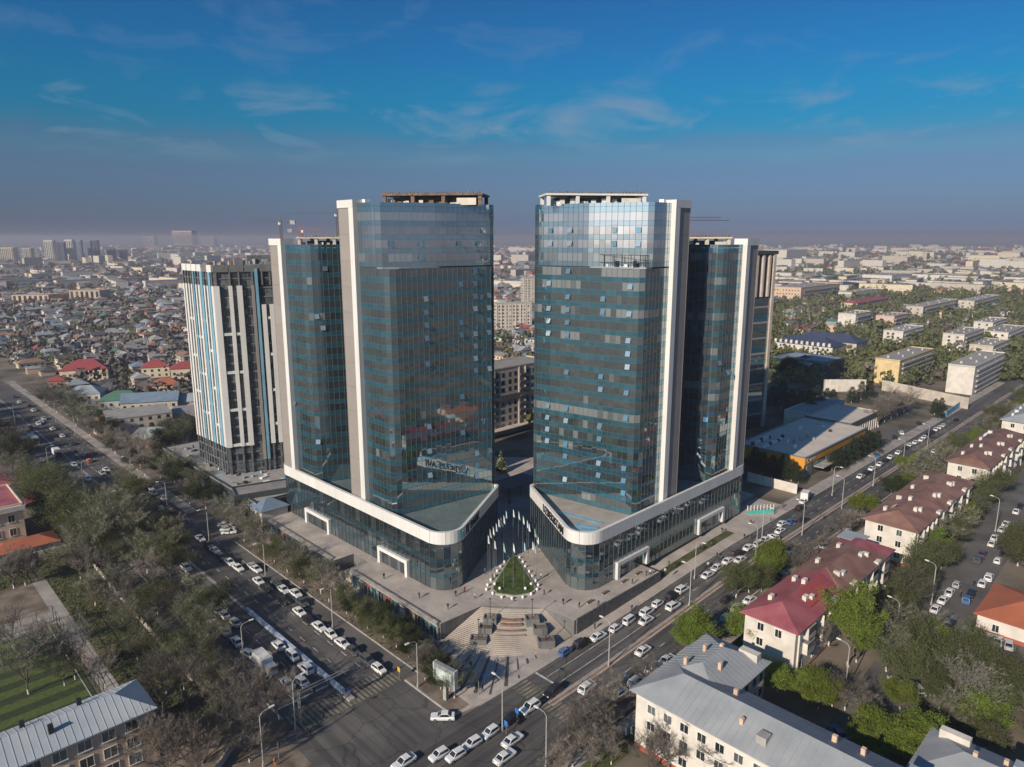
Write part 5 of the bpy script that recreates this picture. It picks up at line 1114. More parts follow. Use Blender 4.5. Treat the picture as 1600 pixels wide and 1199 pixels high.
protos('budding', 4, H=11, sp=.8, up=.7, nl=5, tf=.28, tr=.24, twn=4, tl=1.2, tww=.02, leafn=8, lr=.6, ls=.13, leaf='leaf_olive', tw='twig_pale')
protos('olive', 4, H=10.5, sp=.85, up=.65, nl=6, tf=.25, tr=.26, leafn=16, lr=.75, ls=.17, leaf='leaf_olive', twn=1, tl=1., tww=.02)
protos('spring', 4, H=9, sp=.8, up=.7, nl=6, tf=.24, tr=.2, leafn=30, lr=.55, ls=.17, leaf='leaf_spring')
protos('dark', 3, H=10, sp=.7, up=.8, nl=6, tf=.2, tr=.24, leafn=32, lr=.6, ls=.17, leaf='leaf_dark')
protos('poplar', 2, leafn=34, lr=.45, ls=.18, leaf='leaf_spring')
protos('pine', 3)
protos('white', 2, H=14, sp=.55, up=.95, nl=6, tf=.25, tr=.24, twn=3, tl=1.2, tww=.024, tw='twig_pale')
DESC = dict(bare='bare brown tree', budding='thin budding grey-green tree', olive='olive-green leafy tree', spring='bright spring-green tree', dark='dense dark green tree', poplar='tall bright green poplar', pine='dark conifer', white='tall pale-branched bare tree')
ZN = {}
NAMES = dict(bare='bare_tree', budding='budding_tree', olive='leafy_tree', spring='leafy_tree', dark='evergreen_tree', poplar='poplar_tree', pine='conifer_tree', white='bare_tree')
def tree(x, y, kd, sc, zone, z=None):
    ZN[(zone, kd)] = ZN.get((zone, kd), 0) + 1
    t, c = RN.choice(PROTO[kd]); z = gz(x, y) if z is None else z
    r = thing(NAMES[kd], f'{nth(ZN[(zone, kd)])} {DESC[kd]} {zone}', 'tree', (x, y, z - .05), RN.random() * 6.28, 'trees ' + zone, (sc * RN.uniform(.92, 1.08), sc * RN.uniform(.92, 1.08), sc * RN.uniform(.9, 1.1)))
    ob('trunk', t, r); ob('crown', c, r)
def trees(zone, kd, pts, sc=1.):
    for p in pts: q = G(p[0], p[1]); tree(q[0], q[1], kd, sc * (p[2] if len(p) > 2 else 1) * RN.uniform(.9, 1.1), zone)
def inside(x, y, poly):
    c = False
    for i in range(len(poly)):
        a, b = poly[i], poly[i - 1]
        if (a[1] > y) != (b[1] > y) and x < (b[0] - a[0]) * (y - a[1]) / (b[1] - a[1]) + a[0]: c = not c
    return c
def scatter(zone, poly, n, mind, mix, sc=1.):
    w = [G(*p)[:2] for p in poly]; xs = [p[0] for p in w]; ys = [p[1] for p in w]; got = []; tries = 0
    while len(got) < n and tries < n * 60:
        tries += 1; x, y = RN.uniform(min(xs), max(xs)), RN.uniform(min(ys), max(ys))
        if inside(x, y, w) and all((x - a) ** 2 + (y - b) ** 2 > mind * mind for a, b in got): got.append((x, y))
    got.sort(key=lambda p: p[1])
    for x, y in got: tree(x, y, RN.choices([m[0] for m in mix], [m[1] for m in mix])[0], sc * RN.uniform(.75, 1.15), zone)
scatter('in the park strip beside the barrier avenue', [(205, 760), (262, 850), (300, 930), (350, 1010), (395, 1080), (330, 1110), (262, 1075), (215, 985), (165, 900), (120, 850), (150, 790)], 36, 5.4, (('budding', .62), ('bare', .12), ('olive', .26)), .74)
scatter('in the thicket by the bottom park corner', [(255, 1085), (380, 1085), (445, 1130), (425, 1175), (330, 1230), (245, 1230)], 15, 4.4, (('bare', .65), ('budding', .35)), .74)
scatter('between the pitch and the school', [(-30, 1010), (60, 1000), (140, 1055), (60, 1095), (-30, 1120)], 4, 6, (('budding', .5), ('white', .5)), .7)
scatter('between the park path and the garden wall', [(122, 905), (150, 900), (235, 995), (300, 1078), (255, 1082), (205, 1035), (140, 945)], 15, 3.6, (('budding', .75), ('bare', .25)), .66)
trees('standing on the sports pitch edge', 'white', [(45, 1085, .85), (118, 1062, .7)])
trees('by the school corner', 'bare', [(165, 1075, .7), (240, 1150, .7), (215, 1195, .7)])
trees('in front of the yellow park wall', 'bare', [(22, 920, .85), (40, 915, .8), (47, 912, .75), (58, 908, .8)])
trees('beside the cream building', 'olive', [(70, 800, 1.15), (95, 815, 1.1), (60, 775, 1.), (105, 840, 1.1), (130, 850, 1.)])
trees('at the park end of the avenue', 'budding', [(140, 870, 1.1), (165, 850, 1.2), (125, 895, 1.), (190, 860, 1.1), (150, 830, 1.)])
# verge by the shops
for k, (s, o, kd, sc) in enumerate(((-1, 17, 'budding', .7), (1, 20, 'dark', .55), (4, 16.5, 'dark', .62), (6, 19, 'dark', .7), (9, 16.8, 'olive', .75), (11, 18.6, 'dark', .85), (14, 16.8, 'olive', .85), (17, 18.5, 'dark', .9), (20, 16.5, 'olive', .95), (23, 18.8, 'olive', .8), (26, 17, 'dark', .75), (29, 16.5, 'budding', .85), (33, 18, 'olive', .7), (37, 16.4, 'bare', .95), (42, 17, 'budding', .9), (46, 19.5, 'bare', .8), (50, 16.6, 'olive', .95), (55, 18, 'budding', .9), (59, 16.5, 'bare', .9), (63, 19, 'olive', .7), (67, 16.8, 'olive', .8), (72, 18.5, 'budding', .8), (76, 16.6, 'bare', .9), (81, 18, 'budding', .95), (86, 16.6, 'bare', 1.), (91, 19, 'budding', 1.), (96, 17, 'bare', 1.05), (101, 18, 'budding', 1.))): tree(*LP(s, o), kd, sc * (.58 if s < 30 else .70), 'on the verge before the shop row', .1)
for k, (s, o, kd, sc) in enumerate(((-13.5, 14.6, 'budding', .62), (-9.5, 14.4, 'dark', .5), (-7, 15.2, 'dark', .55), (-11, 15.4, 'dark', .45), (-5, 14, 'bare', .65))): tree(*LP(s, o), kd, sc, 'round the corner billboard', .15)
for k in range(26):
    s = 118 + k * 9 + RN.uniform(-3, 3); tree(*LP(s, RN.uniform(15, 22)), RN.choice(('bare', 'dark', 'budding', 'pine', 'bare')), RN.uniform(.7, 1.05), 'along the far stretch of the avenue')
for k in range(22):
    s = 132 + k * 10 + RN.uniform(-4, 4); tree(*LP(s, RN.uniform(-24, -14)), RN.choice(('bare', 'bare', 'dark', 'budding')), RN.uniform(.8, 1.1), 'along the far park side of the avenue')
for k, (s, o, kd, sc) in enumerate(((150, 42, 'budding', 1.1), (158, 34, 'pine', .8), (165, 40, 'dark', .9), (172, 36, 'pine', .85), (182, 44, 'bare', 1.0), (190, 36, 'dark', .9))): pass
trees('beside the striped tower', 'budding', [(290, 705, 1.15)]); trees('beside the striped tower', 'dark', [(262, 705, .9), (275, 690, .9), (300, 690, .8), (215, 735, .8)]); trees('beside the striped tower', 'pine', [(240, 690, .8), (248, 710, .9)])
# median road, near side
trees('on the near verge of the median road', 'spring', [(1086, 1012, .85), (1078, 1020, .6), (1160, 1003, .8), (1185, 1020, .75), (1205, 895, .85), (1196, 905, .7), (1345, 808, .8), (1400, 768, .6), (1420, 745, .8)])
trees('on the near verge of the median road', 'olive', [(1150, 934, .62), (1170, 926, .66), (1190, 925, .6)])
trees('on the near verge of the median road', 'bare', [(947, 1122, .7), (916, 1136, .55), (1010, 1070, .5), (1245, 900, .6), (1262, 885, .6), (1285, 868, .6), (1310, 842, .6), (1330, 830, .55), (905, 1165, .6), (930, 1160, .6)])
trees('on the near verge of the median road', 'dark', [(1395, 778, .7), (1430, 752, .7)])
for k in range(22):
    s = 172 + k * 9; tree(*RP(s, RN.uniform(-17, -10)), RN.choice(('olive', 'olive', 'spring', 'bare', 'budding')), RN.uniform(.6, .9), 'along the far stretch of the median road')
# in front of the grey-roofed block and at the bottom edge
trees('before the pale wall of the grey-roofed block', 'bare', [(1045, 1205, .75), (1085, 1215, .8), (1130, 1225, .8), (1010, 1215, .6)])
trees('at the bottom edge beside the junction', 'bare', [(895, 1200, .6), (925, 1205, .65), (955, 1195, .55), (870, 1215, .6)])
# yard between the blocks
trees('in the yard of the crimson-roofed block', 'spring', [(1215, 1082, .72), (1278, 1108, .75), (1262, 1098, .6)]); trees('in the yard of the crimson-roofed block', 'poplar', [(1325, 1042, .88), (1338, 1035, .6)]); trees('in the yard of the crimson-roofed block', 'bare', [(1262, 1030, .75), (1300, 1105, .55), (1320, 1110, .6), (1340, 1120, .6)])
trees('behind the grey-roofed block', 'spring', [(1372, 1178, .8), (1365, 1190, .7), (1425, 1195, .85), (1440, 1185, .7)])
scatter('in the shared yard by the parked cars', [(1365, 1070), (1400, 1020), (1450, 1005), (1505, 1035), (1560, 1075), (1640, 1110), (1640, 1200), (1520, 1175), (1455, 1125), (1385, 1105)], 19, 5.0, (('olive', .7), ('budding', .2), ('spring', .1)), .72)
trees('in the shared yard by the parked cars', 'white', [(1512, 1130, .75), (1378, 1030, .7)])
scatter('between the apartment blocks and the yard street', [(1360, 985), (1420, 935), (1432, 905), (1475, 830), (1530, 775), (1560, 765), (1535, 815), (1500, 855), (1468, 900), (1440, 940), (1400, 985)], 24, 4.8, (('olive', .7), ('budding', .15), ('spring', .15)), .74)
scatter('beyond the yard street', [(1590, 870), (1640, 840), (1640, 930), (1585, 915)], 5, 5, (('olive', 1),), .9)
trees('before the orange-fronted building', 'pine', [(1190, 742, .85), (1206, 746, .85), (1222, 750, .9), (1236, 752, .75), (1247, 756, .6), (1178, 735, .9), (1300, 735, .8), (1311, 733, .8), (1321, 727, .85), (1332, 722, .85), (1343, 715, .85), (1353, 709, .85), (1362, 704, .8), (1370, 700, .75)])
trees('round the workshop car park', 'bare', [(1372, 668, 1.), (1382, 660, 1.), (1392, 655, 1.), (1402, 650, .9), (1412, 645, .9), (1388, 640, 1.)]); trees('round the workshop car park', 'pine', [(1460, 648, .8), (1470, 642, .7), (1468, 655, .7)])
trees('behind the orange-fronted building', 'pine', [(1205, 640, 1.1), (1220, 640, 1.2), (1235, 645, 1.1), (1250, 648, 1.2), (1262, 650, 1.2), (1275, 645, 1.1), (1290, 640, 1.), (1300, 636, 1.), (1345, 625, .9), (1358, 622, .9), (1330, 630, .9)]); trees('behind the orange-fronted building', 'dark', [(1215, 590, 1.), (1232, 590, 1.), (1245, 595, 1.)])
# grass tufts of the verges: uncountable
M('tuft', (.06, .075, .025), .95, .3, 1., c2=(.13, .125, .06))
mb = MB()
for (F, s0, s1, o0, o1, n) in ((LP, 14, 120, -31, -18.7, 9000), (LP, 0, 88, 14.9, 20.3, 2500), (RP, 0, 200, -18.3, -8.6, 5000), (RP, 34, 100, 12.8, 15, 1500), (YP, -50, 120, 5.7, 16, 4000), (LP, 100, 111, -60, -34, 1500)):
    for _ in range(n):
        x, y = F(RN.uniform(s0, s1), RN.uniform(o0, o1)); z = gz(x, y) + .05; a_ = RN.random() * 6.28; h = RN.uniform(.1, .4); w = RN.uniform(.08, .25)
        mb.face([(x - w * math.cos(a_), y - w * math.sin(a_), z), (x + w * math.cos(a_), y + w * math.sin(a_), z), (x + RN.uniform(-.2, .2), y + RN.uniform(-.2, .2), z + h)])
tag(kind(mb.build('verge_grass', M('tuft')), 'stuff'), 'patchy grass on the verges and park ground', 'grass')
# ================================================================ cars
CCOL = dict(w=('white', (.74, .74, .73)), k=('black', (.012, .012, .014)), g=('dark grey', (.07, .075, .08)), l=('silver', (.42, .43, .43)), b=('blue', (.05, .14, .33)), r=('red', (.42, .03, .025)), o=('orange', (.55, .16, .02)), n=('brown', (.09, .05, .04)), c=('pale blue', (.25, .36, .46)))
def paint(k):
    nm = 'car_paint_' + CCOL[k][0].replace(' ', '_')
    if nm in MATS: return MATS[nm]
    m = M(nm, CCOL[k][1], .35, .06, 1.2); b = m.node_tree.nodes['Principled BSDF']; b.inputs['Coat Weight'].default_value = .6; b.inputs['Coat Roughness'].default_value = .08; return m
CGL = glassmat('car_glass', (.008, .010, .012), (.012, .015, .018), (.03, .035, .04), (.8, .88, .95), .10, rnd=True); M('tyre', (.018, .018, .018), .9); M('rim', (.35, .35, .36), .35, metal=.6); M('headlight', (.75, .77, .78), .15); M('taillight', (.35, .02, .02), .25); M('car_trim', (.03, .03, .03), .6)
CT = dict(s=('sedan', 4.5, .87, .93, 1.46, (-1.62, 1.05), (-1.02, .22), .88, .96), h=('hatchback', 3.7, .80, .95, 1.50, (-1.72, .98), (-1.42, .28), .92, .95), u=('SUV', 4.5, .92, 1.06, 1.70, (-2.1, 1.02), (-1.75, .35), 1.02, 1.06), v=('minivan', 3.6, .76, 1.08, 1.86, (-1.72, 1.62), (-1.66, 1.05), 1.08, 1.08))
_cm = {}
def car_parts(t, k):
    if (t, k) in _cm: return _cm[(t, k)]
    nm, L, w, belt, rf, (cb, cf), (rb, rfr), hz_, tz = CT[t]; h = L / 2; mb = MB()
    xs = [-h, -h + .12, -h + .5, cb, (cb + cf) / 2, cf, h - .55, h - .12, h]
    def sec(x):
        e = 1 - .10 * max(0, (abs(x) - (h - .6)) / .6) ** 2; top = tz if x < cb + .01 else (hz_ if x > cf - .01 else belt)
        if x > cf: top = hz_ - .10 * ((x - cf) / (h - cf)) ** 2
        if abs(x) == h: top -= .12
        lo = .28 if abs(x) < h - .05 else .36
        return [(-w * e * .94, lo), (-w * e, lo + .22), (-w * e, top - .16), (-w * e * .90, top), (w * e * .90, top), (w * e, top - .16), (w * e, lo + .22), (w * e * .94, lo)]
    i0 = len(mb.v)
    for x in xs: mb.v += [(x, y, z) for y, z in sec(x)]
    for a in range(len(xs) - 1):
        for j in range(8):
            q = (j + 1) % 8; mb.f.append((i0 + a * 8 + j, i0 + a * 8 + q, i0 + a * 8 + 8 + q, i0 + a * 8 + 8 + j)); mb.m.append(0); mb.a.append(0)
    mb.f.append(tuple(i0 + j for j in range(8))[::-1]); mb.m.append(0); mb.a.append(0); mb.f.append(tuple(i0 + (len(xs) - 1) * 8 + j for j in range(8))); mb.m.append(0); mb.a.append(0)
    wr = w * .74; wb = w * .89; zb = belt - .03
    B4 = [(cb, -wb, zb), (cf, -wb, zb), (cf, wb, zb), (cb, wb, zb)]; R4 = [(rb, -wr, rf - .04), (rfr, -wr, rf - .04), (rfr, wr, rf - .04), (rb, wr, rf - .04)]
    mid = [(x * .96, y * .9, rf) for x, y, z in R4]
    for a in range(4):
        b = (a + 1) % 4; mb.face([B4[a], B4[b], R4[b], R4[a]]); mb.face([R4[a], R4[b], mid[b], mid[a]])
    mb.face(mid)
    P = {'body': mb.mesh('body', paint(k))}
    def glass(nmx, a, b, c, d, s0=.07, s1=.93, t0=.08, t1=.92):
        a, b, c, d = map(Vector, (a, b, c, d)); n = (b - a).cross(d - a).normalized() * .02
        f = lambda u, v: (a.lerp(b, u)).lerp(d.lerp(c, u), v) + n
        q = MB(); q.face([f(s0, t0), f(s1, t0), f(s1, t1), f(s0, t1)]); q.face([f(s0, t0) - n, f(s0, t1) - n, f(s1, t1) - n, f(s1, t0) - n]); P[nmx] = q.mesh(nmx.split('#')[0], CGL)
    glass('side_window', B4[0], B4[1], R4[1], R4[0], .06, .94); glass('windscreen', B4[1], B4[2], R4[2], R4[1]); glass('side_window#2', B4[2], B4[3], R4[3], R4[2], .06, .94); glass('rear_window', B4[3], B4[0], R4[0], R4[3])
    q = MB(); q.tube((0, -.1, 0), (0, .1, 0), .32, .32, 12); P['wheel'] = q.mesh('wheel', MATS['tyre']); q = MB(); q.tube((0, -.112, 0), (0, .112, 0), .19, .19, 8); P['rim'] = q.mesh('rim', MATS['rim'])
    q = MB(); q.box(0, 0, 0, .16, .14, .36); P['headlight'] = q.mesh('headlight', MATS['headlight']); q = MB(); q.box(0, 0, 0, .18, .1, .32); P['taillight'] = q.mesh('taillight', MATS['taillight'])
    _cm[(t, k)] = (P, L, w, hz_, tz); return _cm[(t, k)]
CARN = {}
def car(x, y, an, t, k, where, z=None, far=False):
    n = CARN[(where, t, k)] = CARN.get((where, t, k), 0) + 1
    P, L, w, hz_, tz = car_parts(t, k); z = gz(x, y) + .06 if z is None else z
    nm = {'s': 'sedan', 'h': 'hatchback', 'u': 'suv', 'v': 'minivan'}[t]
    lab = f'{nth(n)} {CCOL[k][0]} {CT[t][0]} from the near end, {where}'
    r = thing(nm, lab, 'car' if t != 'v' else 'minivan', (x, y, z), an, 'cars ' + where)
    ob('body', P['body'], r); ob('windscreen', P['windscreen'], r); ob('rear_window', P['rear_window'], r); ob('side_window', P['side_window'], r); ob('side_window', P['side_window#2'], r)
    h = L / 2
    for sx in (h * .62, -h * .6):
        for sy in (-w + .08, w - .08):
            wh = ob('wheel', P['wheel'], r, (sx, sy, .32))
            if not far: ob('rim', P['rim'], wh)
    if not far:
        for sy in (-w * .62, w * .62): ob('headlight', P['headlight'], r, (h - .05, sy, hz_ - .36)); ob('taillight', P['taillight'], r, (-h + .03, sy, tz - .32))
def row(where, an, data, dz=.7, jit=.05):
    for v in sorted((q.strip().split(',') for q in data.split(';')), key=lambda v: -float(v[1])):
        p = G(float(v[0]), float(v[1]), dz); a = an + RN.uniform(-jit, jit) + (rad(float(v[3])) if len(v) > 3 else 0)
        car(p[0], p[1], a, v[2][0], v[2][1], where, far=p[1] > 230)
BK_ = math.pi
row('on the plaza kerb of the median road', ANG_R, '883,1018,hb;909,1005,uk;935,994,sw;962,981,hw;983,970,vw;1011,956,uw;1028,943,hw;1050,931,uk;1066,921,uw;1106,898,sw;1121,886,sw;1138,876,sw;1155,864,sk;1170,855,sw;1185,851,vw;1196,843,sw;1209,839,hw,70;1219,829,sw;1222,818,sw;1236,815,sb')
row('double-parked beside the plaza kerb row', ANG_R, '1010,969,sw;1052,947,uw;1157,874,sw;1256,812,sk')
row('at the kerb by the orange-fronted building', ANG_R, '1250,794,uk;1256,783,sw;1345,744,sw;1355,738,sk;1363,732,sw;1375,725,sw;1384,719,sk;1392,714,sw;1404,707,sw;1416,699,sk;1422,695,sw;1431,691,sw;1440,687,sw;1445,683,sw;1451,679,sk;1457,675,sk;1463,671,sw;1469,668,sw;1474,665,sw')
row('parked in the workshop car park', ANG_R + .5, '1408,676,sw;1398,683,sk;1436,661,sk;1387,689,sg;1383,692,sg;1376,705,sg;1370,711,sb')
row('on the tower lanes of the median road', ANG_R + BK_, '864,1080,uk;828,1105,uw;798,1123,sk;1494,656,sk;1457,685,sg')
row('queueing on the junction', ANG_R + BK_, '766,1144,hw;738,1161,hw;686,1179,hw;712,1180,hw;631,1190,sw')
row('crossing the junction before the billboard', 0.05, '692,1119,sw,180')
row('entering the median road from the junction', ANG_R, '801,1156,sw;789,1182,sw')
row('on the near lanes of the median road', ANG_R, '918,1074,uw;1005,1016,sw;1231,866,sw;1429,723,sw;1460,705,sw')
row('on the near verge of the median road', ANG_R, '914,1121,sn;942,1103,sk;968,1083,sw;995,1065,ul;1021,1044,uw;1043,1030,sw;1085,997,uw;1135,965,hc;1152,949,sl;1172,937,sw;1135,936,sk;1223,899,sg;1290,852,sw;1327,824,sw;1344,809,sl;1374,778,sk;1373,787,sl;1419,757,sk;1425,751,sk;1443,733,sw;1450,729,sl')
row('on the shop-row kerb of the avenue', ANG_L + BK_, '592,1045,hw;574,1032,ug;552,1017,hg;535,1005,sw;517,991,hw;499,979,sw;482,968,sk;468,956,sw;442,938,sk;416,918,sk;404,908,sw;372,887,sw;359,878,sw;346,870,sk;336,860,sw;326,851,sk;313,841,sw;280,816,sk;257,801,sk;252,795,sl;245,788,sk;224,776,sw;216,768,sk;198,757,sw;200,746,sw;166,734,sw;160,739,sl')
row('parked off the road among the verge trees', ANG_L + BK_, '472,941,sg;462,927,sw;443,921,sw;434,912,sg;400,889,sw;395,885,sl;235,762,sw;228,756,sw;240,770,sw;255,778,sw;265,797,so,20;356,826,sw,60;352,820,sw,60;358,831,sw,60')
row('driving down the avenue past the park', ANG_L + BK_, '232,831,sw;195,800,sw;230,852,sw;269,865,sk;291,887,uw;137,748,sw;116,726,sw;60,662,sw;48,668,sk')
row('driving up the far avenue', ANG_L, '139,720,ho;131,711,hb;140,710,hr;112,693,sg;97,681,sw;82,670,sw;64,659,sw;68,654,sw;52,641,sw;46,634,sk;30,628,sw;22,620,sg;38,655,sg;20,645,sk')
row('on the park side of the avenue', ANG_L, '294,910,sw;297,941,sw;325,939,sw;313,952,sw;330,965,sw;340,953,sl;350,960,sw;367,972,sl;352,985,sw;370,1002,sw;389,1021,sw;435,1008,sw;478,1044,uw;471,1064,sw;449,1067,sw;165,793,sg;20,738,sl;17,747,sl;34,726,sw', .7, .12)
p = G(457, 1024, .9); car(p[0], p[1], ANG_L + BK_, 'v', 'w', 'standing beside the barrier end')
row('parked along the yard street', math.atan2(d_.y, d_.x), '1462,951,sw;1474,937,sw;1484,925,sw;1495,913,hl;1529,875,ug;1535,865,sg;1569,863,sk;1559,876,hw;1545,902,uw;1535,911,sw;1518,927,sk;1511,937,ub;1484,974,sk;1550,849,sw;1554,840,sw;1566,827,sw;1572,818,sw;1588,799,sw;1580,845,sg;1595,790,sk')
row('in the car park by the orange roof', ANG_R + .15, '1509,987,uw;1527,994,sk;1545,997,sw;1559,1001,sw;1576,1007,sl;1515,1017,sw,60;1591,1042,uk,20')
row('parked deep in the tree-shaded yard', ANG_R + .9, '1402,1068,uw;1416,1070,hl;1430,1075,uw;1405,1010,sw;1310,1145,sb;1420,1135,sl')
# trucks and a bus
def truck(px, py, an, L, label, box=(.72, .70, .68), cab='w', name='box_truck'):
    p = G(px, py, 1.2); r = thing(name, label, 'truck' if name == 'box_truck' else 'bus', (p[0], p[1], gz(p[0], p[1]) + .06), an)
    if name == 'box_truck':
        MB().box(-L * .15, 0, .9, 3.2, L * .68, 2.3).build('cargo_box', M('truck_box', box, .5, .08), r); MB().prism([(L * .2, -1.05), (L * .48, -.98), (L * .48, .98), (L * .2, 1.05)], .55, 2.35).build('cab', paint(cab), r)
        MB().box(L * .475, 0, 1.45, 2.2, .1, 1.8).build('windscreen', CGL, r); MB().box(0, 0, .5, .9, L * .9, 1.0).build('chassis', M('car_trim'), r)
    else:
        MB().box(0, 0, .4, 2.9, L, 2.5).build('body', paint(cab), r)
        for s in (-1, 1):
            for k in range(6): MB().box(-L * .4 + k * L * .16, s * 1.26, 1.4, 2.4, L * .14, .05).build('window', CGL, r)
        MB().box(L / 2 + .02, 0, 1.2, 2.6, .06, 2.2).build('windscreen', CGL, r); MB().box(-L * .1, 0, 2.9, 3.15, L * .3, 1.4).build('roof_unit', M('white_paint'), r)
    for x in (-L * .3, L * .33):
        for y in (-1, 1): w_ = MB().tube((x, y - .13, .45), (x, y + .13, .45), .45, .45, 12).build('wheel', M('tyre'), r)
truck(414, 1039, ANG_L + BK_, 7.5, 'white box truck among the cars on the park side of the avenue')
truck(1259, 776, ANG_R + .2, 5.5, 'small white truck with raised box at the podium end kerb'); truck(89, 709, ANG_L + BK_, 7, 'dark truck with pale load on the far avenue', (.12, .13, .13), 'k')
truck(52, 687, ANG_L + BK_, 11, 'grey city bus on the far avenue', cab='l', name='city_bus')
# ================================================================ street furniture
lampm = MB().tube((0, 0, 0), (0, 0, 9.8), .13, .08, 7).mesh('pole', M('lamp_grey', (.40, .39, .37), .6, .1)); armm = MB().tube((0, 0, 9.8), (.5, 0, 10.4), .06, .05, 5).tube((.5, 0, 10.4), (1.9, 0, 10.6), .05, .05, 5).mesh('arm', M('lamp_grey')); headm = MB().box(2.2, 0, 10.52, 10.7, .9, .34).mesh('lamp_head', M('white_paint')); lbase = MB().box(0, 0, 0, .9, .32, .32).mesh('base', M('concrete'))
def lamps(where, an, pts):
    for i, p in enumerate(pts):
        q = G(p[0], p[1]); r = thing('street_lamp', f'grey street lamp {where}, {nth(i + 1)} from the junction', 'street lamp', q, an + RN.uniform(-.1, .1), 'street lamps'); ob('pole', lampm, r); ob('arm', armm, r); ob('lamp_head', headm, r); ob('base', lbase, r)
lamps('on the shop side of the avenue', math.atan2(-NL[1], -NL[0]), [(653, 1075), (520, 982), (415, 905), (327, 847), (262, 799), (207, 755), (118, 682), (88, 660)])
lamps('on the park side of the avenue', math.atan2(NL[1], NL[0]), [(412, 1200), (462, 1142), (382, 1047), (172, 820), (132, 765), (77, 740), (24, 665)])
lamps('on the median of the road', math.atan2(NR[1], NR[0]), [(785, 1142), (951, 1042), (1077, 947), (1180, 879), (1253, 837), (1315, 795), (1364, 760), (1410, 730), (1448, 703)])
lamps('on the near side of the median road', math.atan2(NR[1], NR[0]), [(853, 1200)]); lamps('in the apartment yard', 2.2, [(1320, 1083), (1398, 1009), (1455, 946), (1555, 831)])
lamps('on the plaza-side pavement of the median road', math.atan2(-NR[1], -NR[0]), [(1085, 905), (1190, 845), (1300, 775)])
g = G(470, 1133); r = thing('signal_gantry', 'grey lattice traffic gantry reaching over the avenue', 'gantry', g, math.atan2(NL[1], NL[0]))
for y in (-.4, .4): MB().box(0, y, 0, 7, .14, .14).build('column', M('steel_grey'), r)
for k in range(7): MB().box(0, 0, .6 + k, .72 + k, .1, .8).build('rung', M('steel_grey'), r)
for z in (6.4, 7.0): MB().box(5.2, 0, z, z + .12, 10.8, .14).build('arm', M('steel_grey'), r)
for x in (3, 6): MB().box(x, -.15, 5.4, 6.4, .35, .3).build('signal_head', M('black_metal'), r)
for i, (px, py, col, lab) in enumerate(((624, 1062, 'sign_yellow', 'yellow sign on a post beside the verge trees'), (757, 1072, 'sign_blue', 'small blue sign by the crossing before the plaza fan'), (791, 1148, 'sign_blue', 'blue crossing sign at the median end'), (808, 1128, 'sign_blue', 'blue square sign on the median nose'), (900, 1152, 'sign_blue', 'blue advert panel on the near kerb'))):
    g = G(px, py); r = thing('road_sign', lab, 'road sign', g, ANG_R); MB().tube((0, 0, 0), (0, 0, 2.6), .05, .05, 6).build('post', M('steel_grey'), r); MB().box(-.06, 0, 1.8, 2.8, .06, .9 if i < 4 else 1.6).build('sign_plate', M(col), r)
for i, (px, py) in enumerate(((748, 1087), (505, 1140), (886, 1158), (436, 1187))):
    g = G(px, py); r = thing('traffic_signal', f'traffic signal on a slim pole, {["by the fan paving", "beside the gantry", "on the near kerb", "at the bottom park corner"][i]}', 'traffic light', g, ANG_L); MB().tube((0, 0, 0), (0, 0, 3.4), .07, .07, 6).build('pole', M('steel_grey'), r); MB().box(0, -.15, 2.4, 3.4, .3, .3).build('signal_head', M('black_metal'), r)
p = at(988, 1137, 0)
for i in range(2):
    p = G(980 + i * 6, 1148 - 0); r = thing('utility_cabinet', f'grey utility cabinet before the pale corner wall, {["first", "second"][i]} of two', 'cabinet', (p[0] + i * .3, p[1] + i * .2, 0), ANG_R); MB().box(0, 0, 0, 1.7, .8, .5).build('cabinet_body', M('steel_grey'), r); MB().box(-.41, 0, .2, 1.5, .04, .42).build('cabinet_door', M('white_paint'), r)
# turquoise barriers and posts at the ramp
M('turquoise', (.05, .42, .36), .6, .1); g = G(1186, 803); r = thing('ramp_railing', 'row of pale posts with turquoise netting at the underground ramp', 'railing', g, .15)
for k in range(9): MB().box(-4 + k * 1.1, 0, 0, 3.0, .18, .18).build('post', M('white_paint'), r)
MB().box(.4, -.1, .1, 1.2, 9.2, .06).build('netting', M('turquoise'), r)
